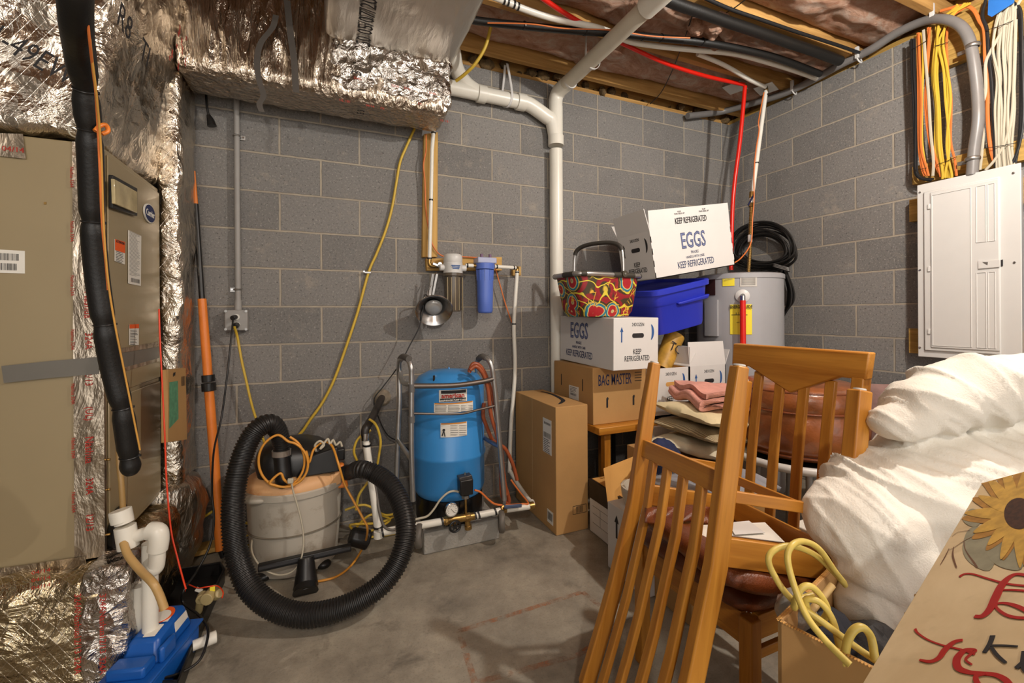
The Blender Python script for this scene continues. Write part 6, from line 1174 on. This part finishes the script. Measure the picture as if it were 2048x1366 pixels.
tag(b.build('leather_flap', LEATH, mods=SOL(.002)), 'loose brown leather flap under the far rail of the upturned chair', 'leather')
# ================================================================ low boxes left of chairs
bb = thing('archive_box', 'white archive box with a dark printed lid band beside the tall brown carton', 'box', (-1.66, -.76, 0))
b = MB(); b.bx(-1.80, -1.50, -.90, -.62, .004, .185); b.build('box', WHITE, bb, bevel=.003)
b = MB(); b.bx(-1.803, -1.497, -.903, -.617, .185, .285); b.build('dark_band', mat('dark_photo_print', rgb(42, 32, 28), .5, 0, .5, 20), bb, bevel=.002)
b = MB(); b.bx(-1.79, -1.51, -.89, -.63, .285, .288); b.build('inside', CARDI, bb)
b = MB()
for z_ in (.06, .11, .15): b.bx(-1.8012, -1.8005, -.87, -.65, z_, z_+.0015)
for y_ in (-.80, -.72): b.bx(-1.8012, -1.8005, y_, y_+.0015, .06, .15)
b.build('form_lines', mat('grey_ink4', rgb(120, 118, 114), .7), bb, smooth=False)
b = MB(); random.seed(4)
for k in range(40): c_ = V((-1.70+random.uniform(-.08, .08), -.76+random.uniform(-.09, .09), .30+random.uniform(0, .035))); b.ell(c_, (.006, .006, .014), n=6)
tag(b.build('string_lights', mat('multi_bulbs', rgb(150, 40, 34), .3, 0, .8, 60)), 'tangle of small coloured bulbs in the archive box', 'lights', kind='stuff')
tag(MB().prism([at(1207, 938, y=-.80), at(1295, 903, y=-.72), at(1300, 985, y=-.86), at(1216, 1012, y=-.90)], (.004, .004, .002)).build('cardboard_flap', CARDI), 'loose flap of cardboard standing above the archive box', 'cardboard')
wbx = thing('cardboard_box', 'white carton with a black arrow, nearest the open floor beside the chairs', 'box', (-1.76, -1.07, .001), RZ(-90)); carton(wbx, .26, .30, .305, WHITE)
c_, X = face(wbx, 'F', .26, .30, .305); MB().prism([c_+X*(-.06+x)+UP*(.06+z) for x, z in ((-.006, -.05), (.006, -.05), (.006, .02), (.016, .02), (0, .055), (-.016, .02), (-.006, .02))], (0, -.0004, 0)).build('printed_arrow', INK, wbx, local=True, smooth=False)
pb = at(1238, 1010, y=-1.07); b = MB().lathe([(.001, .308), (.075, .308), (.092, .36), (.095, .40), (.088, .402), (.07, .36), (.001, .35)], (-1.80, -1.06, 0), None, 30); b.sub(.03).wrinkle(.006, (20, 20, 20), 3); tag(b.build('plastic_bag', mat('milky_plastic', rgb(206, 196, 178), .25, 0, .2, 12, .2, 30)), 'crumpled milky plastic bag on the white arrow carton', 'bag')
b = MB().ell((-1.62, -.98, .44), (.10, .08, .12)); b.sub(.03).wrinkle(.02, (9, 9, 9), 5); tag(b.build('folded_garment', mat('navy_cloth', rgb(36, 46, 84), .9, 0, .4, 8, .3, 60)), 'navy and blue cloth bundled behind the white arrow carton', 'clothing')
# box and cushions
cs = tag(MB().bx(-1.58, -1.25, -1.12, -.66, .0, .455).build('cardboard_box', CARD, bevel=.003), 'plain brown box hidden below the pile of cushions', 'box')
def pillow(name, label, m, c, a, e, t, rot, seed, amp=.006, cat='cushion'):
    b = MB(); n = 26
    for s in (1, -1):
        b.grid(lambda u, v: V((a*(2*u-1), e*(2*v-1), s*t*(max(0, (1-abs(2*u-1)**2.6)*(1-abs(2*v-1)**2.6)))**.42)), n, n)
    bmesh.ops.remove_doubles(b.bm, verts=b.bm.verts, dist=.0005); b.wrinkle(amp, (10, 10, 10), seed, False); b.bm.transform(Matrix.Translation(V(c)) @ Matrix.Rotation(rot[2], 4, 'Z') @ Matrix.Rotation(rot[1], 4, 'Y') @ Matrix.Rotation(rot[0], 4, 'X'))
    return tag(b.build(name, m, ang=80), label, cat)
def stripe_mat(name, c1, c2, sc):
    a = N(name); v = a.co(); wv = a.n('ShaderNodeTexWave', Scale=sc, Distortion=.6); a.l(v, wv.inputs['Vector']); w2 = a.n('ShaderNodeTexWave', Scale=sc*2.2, _bands_direction='Y'); a.l(v, w2.inputs['Vector'])
    a.l(a.mix(a.mix(.4, wv.outputs['Color'], w2.outputs['Color']), c1, c2), a.b.inputs['Base Color']); a.b.inputs['Roughness'].default_value = .9; a.bump(wv.outputs['Fac'], .4, .004); return a.m
BGE = mat('beige_cotton', rgb(220, 206, 166), .9, 0, .1, 8, .2, 100); CRM = mat('cream_cotton', rgb(216, 206, 180), .9, 0, .1, 8, .2, 60)
pillow('cushion', 'cream cushion at the bottom of the pile', CRM, (-1.27, -.93, .50), .24, .20, .045, (.0, .06, .3), 2)
pillow('cushion', 'brown and cream ribbed cushion in the middle of the pile', stripe_mat('ribbed_cloth', rgb(96, 78, 58), rgb(206, 190, 152), 38), (-1.26, -.94, .575), .23, .20, .038, (.05, .10, .1), 4)
pillow('cushion', 'beige quilted cushion below the pink towel', BGE, (-1.25, -.95, .655), .23, .20, .042, (.05, .12, .0), 6)
PK = mat('pink_towel', rgb(228, 164, 148), .95, 0, .12, 30, .5, 180)
tw = MB(); prof = []
def fold(b, c, L_, w_, th, layers):
    pth = []
    for k in range(layers):
        y0, y1 = (-w_, w_) if k % 2 == 0 else (w_, -w_); pth += [V((0, y0*(.97-.02*k), th*k*1.9)), V((0, 0, th*k*1.9+.008)), V((0, y1*(.97-.02*k), th*k*1.9))]
        if k < layers-1: pth.append(V((0, y1*1.02, th*(k+.5)*1.9)))
    pth = catmull(pth, 7); nn = []
    for i, p in enumerate(pth):
        d = (pth[min(i+1, len(pth)-1)]-pth[max(i-1, 0)]).normalized(); nn.append(V((0, -d.z, d.y)))
    loop = [p+n*th*.8 for p, n in zip(pth, nn)]+[p-n*th*.8 for p, n in zip(reversed(pth), reversed(nn))]
    m = 22; R_ = []
    for j in range(m+1): x = -L_+2*L_*j/m; R_.append([b.bm.verts.new(c+V((x, q.y, q.z+.010*math.sin(x*22+q.y*14)+.014*noise.noise(V((x*9, q.y*8, 2)))))) for q in loop])
    for A_, B_ in zip(R_, R_[1:]):
        for k in range(len(loop)): b._face([A_[k], A_[(k+1) % len(loop)], B_[(k+1) % len(loop)], B_[k]])
    b._face(R_[0]); b._face(R_[-1])
b = MB(); fold(b, V((0, 0, 0)), .20, .15, .0155, 3); b.bm.transform(Matrix.Translation(V((-1.22, -.93, .715))) @ Matrix.Rotation(math.radians(68), 4, 'Z') @ Matrix.Rotation(.08, 4, 'X'))
tag(b.build('pink_towel', PK, ang=80), 'folded pink towel on top of the cushion pile', 'towel')
tag(MB().bx(-1.40, -1.16, -.655, -.62, .36, .53).build('white_packet', WHITE, bevel=.003), 'white printed packet standing behind the cushions under the black table edge', 'packet')
gb = MB(); gb.grid(lambda u, v: V((-1.86+.46*u, -1.42+.34*v, .445+.012*math.sin(u*60)*.35+.02*math.sin(v*4))), 90, 14)
tag(gb.build('grey_blanket', mat('grey_ribbed_cloth', rgb(146, 148, 156), .9), mods=SOL(-.02)), 'grey ribbed blanket folded behind the upturned chair rail', 'blanket')
tag(MB().bx(-1.86, -1.42, -1.40, -1.13, 0, .42).build('cardboard_box', CARD, bevel=.003), 'plain brown box under the grey ribbed blanket', 'box')
tag(MB().bar(at(1290, 918, y=-1.12), at(1428, 945, y=-1.12), .02, .03).build('pine_slat', PINE['x'], bevel=.002), 'thin pine slat lying across behind the front chair rail', 'board')
# ================================================================ round leather pouf on white-rimmed table
px_, py_, PR = -.944, -1.19, .285
rt_ = thing('round_table', 'round low table with thick white plastic rim under the leather pouf', 'table', (px_, py_, 0))
MB().lathe([(.001, .475), (.30, .475), (.30, .492), (.001, .492)], (px_, py_, 0), None, 56).build('top', BLACK, rt_); MB().tube([V((px_+.305*math.cos(t), py_+.305*math.sin(t), .482)) for t in [2*math.pi*k/64 for k in range(64)]], .019, 12, True).build('rim', PANELW, rt_)
for a_ in (.8, 2.4, 4.0, 5.5): MB().cyl((px_+.2*math.cos(a_), py_+.2*math.sin(a_), 0), (px_+.17*math.cos(a_), py_+.17*math.sin(a_), .475), .014, 12).build('leg', PANELW, rt_)
pf_ = thing('leather_pouf', 'round worn brown leather pouf seen through the chair slats', 'pouf', (px_, py_, .50))
zb0 = .500
MB().lathe([(.001, zb0), (PR-.06, zb0), (PR-.02, zb0+.015), (PR+.002, zb0+.07), (PR+.008, zb0+.14), (PR+.001, zb0+.20), (PR-.010, zb0+.225), (PR-.004, zb0+.232), (PR, zb0+.26), (PR-.004, zb0+.30), (PR-.022, zb0+.325), (PR-.06, zb0+.342), (.001, zb0+.356)], (px_, py_, 0), None, 64).build('body', POUF, pf_, ang=70)
b = MB()
for z_, r_ in ((zb0+.228, PR-.004), (zb0+.318, PR-.018), (zb0+.03, PR-.004)): b.tube([V((px_+r_*math.cos(t), py_+r_*math.sin(t), z_)) for t in [2*math.pi*k/64 for k in range(64)]], .005, 8, True)
b.build('piping', LEATH, pf_)
b = MB(); b.grid(lambda u, v: V((-.62+.60*u, -1.12-.42*u+.035*math.sin(u*46)*v, .80-.34*v)), 80, 8)
tag(b.build('ruffled_cloth', mat('mauve_cloth', rgb(140, 110, 104), .95, 0, .2, 10, .3, 50), mods=SOL(.006)), 'dusty mauve ruffled cloth by the right wall behind the pouf', 'cloth')
wk_ = thing('wicker_basket', 'yellow woven basket behind the right chair leg, beside the quilt', 'basket', (-.62, -1.70, 0)); b = MB()
b.bx(-.86, -.40, -1.92, -1.52, 0, .66); b.build('body', mat('straw', rgb(206, 164, 76), .7, 0, .3, 20), wk_, bevel=.01); b = MB()
for k in range(9): b.tube([V((-.872, -1.93, .06+.07*k)), V((-.872, -1.51, .06+.07*k))], .012, 8); b.tube([V((-.87, -1.508, .06+.07*k)), V((-.39, -1.508, .06+.07*k))], .012, 8)
b.build('woven_bands', mat('straw2', rgb(222, 182, 92), .6, 0, .3, 30), wk_)
tag(MB().bx(-1.22, -.88, -1.96, -1.56, 0, .40).build('plywood_crate', PINE['y'], bevel=.004), 'yellow plywood crate seen through the chair slats below the white rim', 'crate')
tag(MB().bx(-1.45, -1.24, -1.93, -1.50, .0, .36).build('white_box', PAPER, bevel=.004), 'bluish white box seen between the lower ends of the chair slats', 'box')
# ================================================================ quilt
tag(MB().bx(-1.62, -1.24, -2.42, -2.04, 0, .52).build('cardboard_box', CARD, bevel=.003), 'plain brown box propping up the white quilt', 'box')
b = MB()
for x_, y_, d_, rx, ry, rd in ((1725, 1040, 1.00, 118, 88, .11), (1800, 985, 1.04, 140, 86, .13), (1900, 960, 1.06, 180, 100, .14), (2030, 950, 1.08, 170, 108, .15), (1770, 1130, .96, 92, 92, .09), (1850, 1090, 1.02, 150, 120, .14), (1740, 1225, .93, 70, 66, .06), (1775, 1285, .92, 82, 70, .06), (1950, 1110, 1.06, 180, 150, .15), (2080, 1100, 1.1, 160, 170, .16),
    (1808, 842, 1.03, 58, 42, .06), (1862, 810, 1.05, 88, 56, .085), (1950, 785, 1.07, 120, 68, .10), (2060, 782, 1.09, 130, 78, .11), (2160, 800, 1.1, 120, 90, .11)):
    k = d_/F_PX; b.ell(at(x_, y_, d=d_), (rx*k, ry*k, rd), Matrix((_r, _u0, _f)).transposed(), 24)
q = b.build('tmp', CRM); rm = q.modifiers.new('r', 'REMESH'); rm.mode = 'VOXEL'; rm.voxel_size = .0075
sm_ = q.modifiers.new('s', 'SMOOTH'); sm_.factor = .5; sm_.iterations = 6
dg = bpy.context.evaluated_depsgraph_get(); me = bpy.data.meshes.new_from_object(q.evaluated_get(dg)); bpy.data.objects.remove(q)
QM = mat('white_quilt', rgb(230, 225, 214), .88, 0, .05, 4, .25, 260)
b = MB(); b.bm.from_mesh(me); b.bm.normal_update()
for v in b.bm.verts:
    p = v.co; u_, w_ = p.dot(_r), p.z
    a1 = u_*.75-w_*.66; a2 = u_*.66+w_*.75
    wv_ = noise.noise(V((a1*3, a2*3, p.y*3)))*1.2
    f1 = (1-abs(noise.noise(V((a2*11+wv_, a1*2.6, p.y*3+3)))*2)); f2 = (1-abs(noise.noise(V((a2*24+wv_*2, a1*6, p.y*5+8)))*2)); f3 = noise.fractal(V((p.x*30, p.y*30, p.z*30)), 1, 2, 3)
    big = noise.fractal(V((p.x*5, p.y*5, p.z*5)), 1, 2, 3); v.co += v.normal*(.010*max(f1, 0)**3+.006*max(f2, 0)**4+.016*big+.0016*f3-.003)
q = b.build('quilt', QM, ang=180); tag(q, 'thick bunched white quilt heaped at the right over the stored things', 'quilt')
# ================================================================ open carton with cord
lb = tag(MB().bx(-.17, .17, -.21, .21, 0, .295, Matrix.Translation(V((-2.165, -2.30, .001))) @ Matrix.Rotation(math.radians(14), 4, 'Z')).build('cardboard_box', CARD, bevel=.003), 'plain closed box supporting the carton that holds the yellow cord', 'box')
Q0 = V((-2.365, -2.105, 0)); ex_, ey_ = V((math.cos(math.radians(14)), math.sin(math.radians(14)), 0)), V((math.sin(math.radians(14)), -math.cos(math.radians(14)), 0))
cc_ = Q0+ex_*.15+ey_*.20; oc_ = thing('cardboard_box', 'open brown carton in the foreground holding thick yellow cord', 'box', (cc_.x, cc_.y, .297), RZ(14)); carton(oc_, .30, .40, .325, CARD, CARD, True, (('R', 35, .06),), .006)
b = MB(); bl = []
for (p, q_) in ((V((-.15, .2, .322)), V((-.15, -.2, .322))), (V((-.15, .2, .322)), V((.15, .2, .322)))):
    n_ = int((q_-p).length/.0045)
    for k in range(n_): c_ = p.lerp(q_, k/n_); d_ = (q_-p).normalized(); b.bar(c_+V((0, 0, .0032)), c_+d_*.0022+V((0, 0, .0032)), .006, .0012)
b.build('corrugated_edge', CARDI, oc_, local=True, smooth=False)
def CD(l_, p, r=.0056, m=YCORD): T1('extension_cord', l_, 'cord', PD(*p), r, m, 8, 12)
CD('thick yellow cord, the outer left loop rising out of the open carton', ((1790, 1345, .70), (1720, 1300, .73), (1640, 1240, .76), (1580, 1195, .79), (1548, 1150, .81), (1537, 1118, .82), (1552, 1098, .83), (1585, 1092, .84), (1630, 1110, .86), (1668, 1145, .88), (1690, 1170, .90)))
CD('thick yellow cord, the inner loop crossing the outer one', ((1700, 1330, .68), (1650, 1280, .71), (1612, 1230, .74), (1586, 1165, .77), (1575, 1115, .79), (1585, 1090, .80), (1608, 1083, .82), (1638, 1098, .84), (1668, 1140, .87), (1688, 1165, .90)))
CD('thick yellow cord, small tight loop inside the carton', ((1625, 1190, .80), (1600, 1200, .79), (1588, 1215, .78), (1600, 1180, .78), (1620, 1172, .78), (1642, 1192, .78), (1655, 1222, .78), (1640, 1245, .78), (1622, 1235, .78), (1612, 1200, .78), (1640, 1205, .77), (1665, 1240, .76), (1680, 1300, .75)))
CD('thick yellow cord, low arch beside the sign edge', ((1690, 1330, .72), (1693, 1290, .72), (1706, 1262, .72), (1725, 1255, .72), (1742, 1275, .72), (1750, 1320, .71)), .0062)
b = MB(); a_, q_ = at(1618, 1228, d=.82), at(1665, 1170, d=.84); b.tube([a_, q_], .0062, 12); tag(b.build('cord_plug', mat('tan_wood', rgb(200, 168, 110), .5)), 'pale wooden peg with dark bands inside the open carton', 'peg')
b = MB(); b.ell(at(1640, 1262, d=.86), (.06, .05, .035)); b.sub(.02).wrinkle(.012, (18, 18, 18), 4); tag(b.build('dark_cloth', mat('black_cloth', rgb(30, 32, 44), .8, 0, .4, 14, .3, 50)), 'dark navy cloth stuffed in the left corner of the open carton', 'cloth')
b = MB(); b.ell(at(1592, 1226, d=.86), (.03, .03, .040)); b.sub(.02).wrinkle(.010, (22, 22, 22), 7); tag(b.build('grey_plastic', mat('grey_silver_plastic', rgb(160, 156, 150), .25, .2, .3, 14, .3, 50)), 'crumpled grey plastic at the left rim of the open carton', 'plastic')
b = MB(); b.ell(at(1745, 1310, d=.84), (.06, .05, .045)); b.sub(.02).wrinkle(.014, (16, 16, 16), 9); tag(b.build('dark_cloth', mat('black_white_cloth', rgb(34, 32, 34), .7, 0, .5, 20, .3, 50)), 'dark bundled cloth in the carton behind the low cord arch', 'cloth')
# ================================================================ sunflower sign
P0, P1 = at(1962, 968, d=.72), at(1740, 1340, d=.52); Dn = (P1-P0); LN = Dn.length; Dn.normalize()
v2 = ray(2048, 945); dd_ = -((CAM-P0).dot(Dn))/v2.dot(Dn); P2 = CAM+v2*dd_; Wd_ = (P2-P0); Wd_.normalize(); Nn = Wd_.cross(-Dn); 
if Nn.dot(CAM-P0) < 0: Nn = -Nn
sg = thing('wooden_sign', 'cream wooden sign with painted sunflower and red script, leaning bottom right', 'sign', P0+Dn*.2)
CREAM = wood('cream_board', rgb(196, 172, 132), rgb(222, 202, 164), 'z', .6, .6, 10)
MB().prism([P0, P0+Wd_*.34, P0+Wd_*.34+Dn*.56, P0+Dn*.56], -Nn*.014).build('board', CREAM, sg, bevel=.0015)
MB().prism([P0-Dn*.0005, P0+Wd_*.34-Dn*.0005, P0+Wd_*.34-Dn*.0025, P0-Dn*.0025], -Nn*.014).build('board_edge', PINE['y'], sg)
def pln(px, py, off=.0): v = ray(px, py); return CAM+v*(((P0+Nn*off-CAM).dot(Nn))/v.dot(Nn))
def cr(cx, cy): return 1500+cx/3.365, 960+cy/3.365
def SK(mb, pts, ws, off):
    P_ = [pln(*cr(a, b_), off) for a, b_ in pts]; loc = [((p-P0).dot(Wd_), (p-P0).dot(Dn)) for p in P_]; mb.stroke(loc, [w*.00021 for w in ws], P0+Nn*off, Wd_, Dn, 0)
b = MB()
SK(b, [(1410, 650), (1440, 632), (1500, 632), (1600, 662), (1720, 695), (1860, 712)], [18, 14, 12, 12, 14, 14], .0008)
SK(b, [(1900, 650), (1800, 632), (1740, 655), (1690, 710), (1650, 790), (1610, 870), (1560, 915), (1510, 915)], [16, 22, 30, 42, 44, 38, 30, 22], .0010)
SK(b, [(1650, 740), (1760, 738), (1900, 748)], [10, 14, 16], .0009); SK(b, [(1900, 925), (1800, 925), (1720, 905), (1660, 860), (1660, 832), (1720, 828), (1800, 850), (1900, 900)], [20, 20, 18, 14, 14, 18, 24, 26], .0009)
SK(b, [(1110, 1000), (1130, 1030), (1200, 1075), (1300, 1112), (1420, 1140), (1510, 1172)], [16, 12, 10, 10, 12, 12], .0008); SK(b, [(1430, 1075), (1370, 1090), (1310, 1140), (1270, 1195), (1210, 1220), (1140, 1208)], [16, 26, 34, 30, 22, 12], .0010)
SK(b, [(1490, 1240), (1450, 1205), (1490, 1165), (1510, 1145), (1440, 1148), (1392, 1200), (1400, 1262), (1470, 1292), (1560, 1300), (1650, 1310), (1720, 1345), (1760, 1400)], [10, 12, 14, 22, 30, 38, 34, 26, 22, 24, 28, 28], .0009); SK(b, [(1590, 1300), (1520, 1318), (1530, 1366), (1560, 1400)], [16, 22, 24, 22], .0011)
b.build('red_script', mat('red_paint', rgb(172, 20, 14), .5), sg, smooth=False, mods=SOL(.0004))
b = MB(); SK(b, [(1632, 1045), (1612, 1100), (1575, 1160)], [24, 22, 20], .0008); SK(b, [(1622, 1122), (1660, 1175), (1720, 1228)], [16, 18, 14], .0009); SK(b, [(1620, 1112), (1700, 1112), (1800, 1118)], [12, 12, 10], .001); SK(b, [(1900, 1190), (1850, 1215), (1790, 1265)], [24, 22, 20], .0008); SK(b, [(1840, 1150), (1830, 1240), (1850, 1290)], [16, 16, 14], .0009); b.build('black_letters', INK, sg, smooth=False, mods=SOL(.0004))
def PT(mb, ctr, ang, L_, w_, off, tipw=0):
    c2 = math.cos(ang), math.sin(ang); pp = [(0, -w_*.18), (L_*.35, -w_*.5), (L_*.7, -w_*.42), (L_, 0), (L_*.7, w_*.42), (L_*.35, w_*.5), (0, w_*.18)]
    vs = []
    for x, y in catmull([V((x, y, 0)) for x, y in pp], 4, True) and [(q.x, q.y) for q in catmull([V((x, y, 0)) for x, y in pp], 4, True)]:
        p = pln(*cr(ctr[0]+x*c2[0]-y*c2[1], ctr[1]+x*c2[1]+y*c2[0]), off)-P0; a_, b_ = max(p.dot(Wd_), .0015), max(p.dot(Dn), .0015); vs.append(mb.bm.verts.new(P0+Wd_*a_+Dn*b_+Nn*off))
    mb._face(vs)
GO1, GO2 = mat('petal_gold', rgb(206, 164, 74), .6, 0, .3, 60), mat('petal_dark_gold', rgb(176, 128, 56), .6, 0, .3, 60); LEAF = mat('sage_leaf', rgb(150, 146, 122), .6, 0, .25, 40); TWIG = mat('brown_twig', rgb(112, 78, 56), .6, 0, .2)
b = MB(); PT(b, (1500, 330), 1.2, 300, 230, .0005); PT(b, (1620, 340), .9, 330, 240, .0006); PT(b, (1560, 240), 2.9, 130, 120, .0006); b.build('painted_leaf', LEAF, sg, smooth=False)
b = MB(); SK(b, [(1560, 350), (1440, 410), (1380, 450), (1340, 470)], [8, 6, 5, 4], .0007); SK(b, [(1480, 340), (1400, 350), (1360, 380)], [5, 4, 3], .0007); SK(b, [(1440, 410), (1450, 470), (1510, 560), (1530, 590)], [5, 5, 12, 8], .0007); SK(b, [(1370, 450), (1365, 510), (1390, 590)], [5, 12, 8], .0007); SK(b, [(1340, 460), (1310, 520), (1280, 570)], [5, 8, 4], .0007); b.build('painted_twigs', TWIG, sg, smooth=False)
b = MB(); fc = (1810, 225)
for k, a_ in enumerate((2.2, 2.55, 2.95, 3.35, 3.8, 4.2, 4.6, 5.0, 5.4, 1.8, 1.35, .9)): PT(b, fc, a_+.1, 335+(k % 3)*26, 92, .0008+.0001*(k % 2))
b.build('back_petals', GO2, sg, smooth=False); b = MB()
for k, a_ in enumerate((2.35, 2.75, 3.15, 3.55, 4.0, 4.4, 4.85, 1.95, 1.55, 1.1)): PT(b, fc, a_, 300+(k % 3)*34, 74, .0012+.0001*(k % 2))
b.build('front_petals', GO1, sg, smooth=False); b = MB(); n_ = 40; b._face([b.bm.verts.new(pln(*cr(fc[0]+100*math.cos(2*math.pi*k/n_), fc[1]+105*math.sin(2*math.pi*k/n_)), .0016)) for k in range(n_)]); fl_d = b.build('flower_centre', mat('seed_brown', rgb(70, 38, 18), .8, 0, .5, 160), sg, smooth=False)
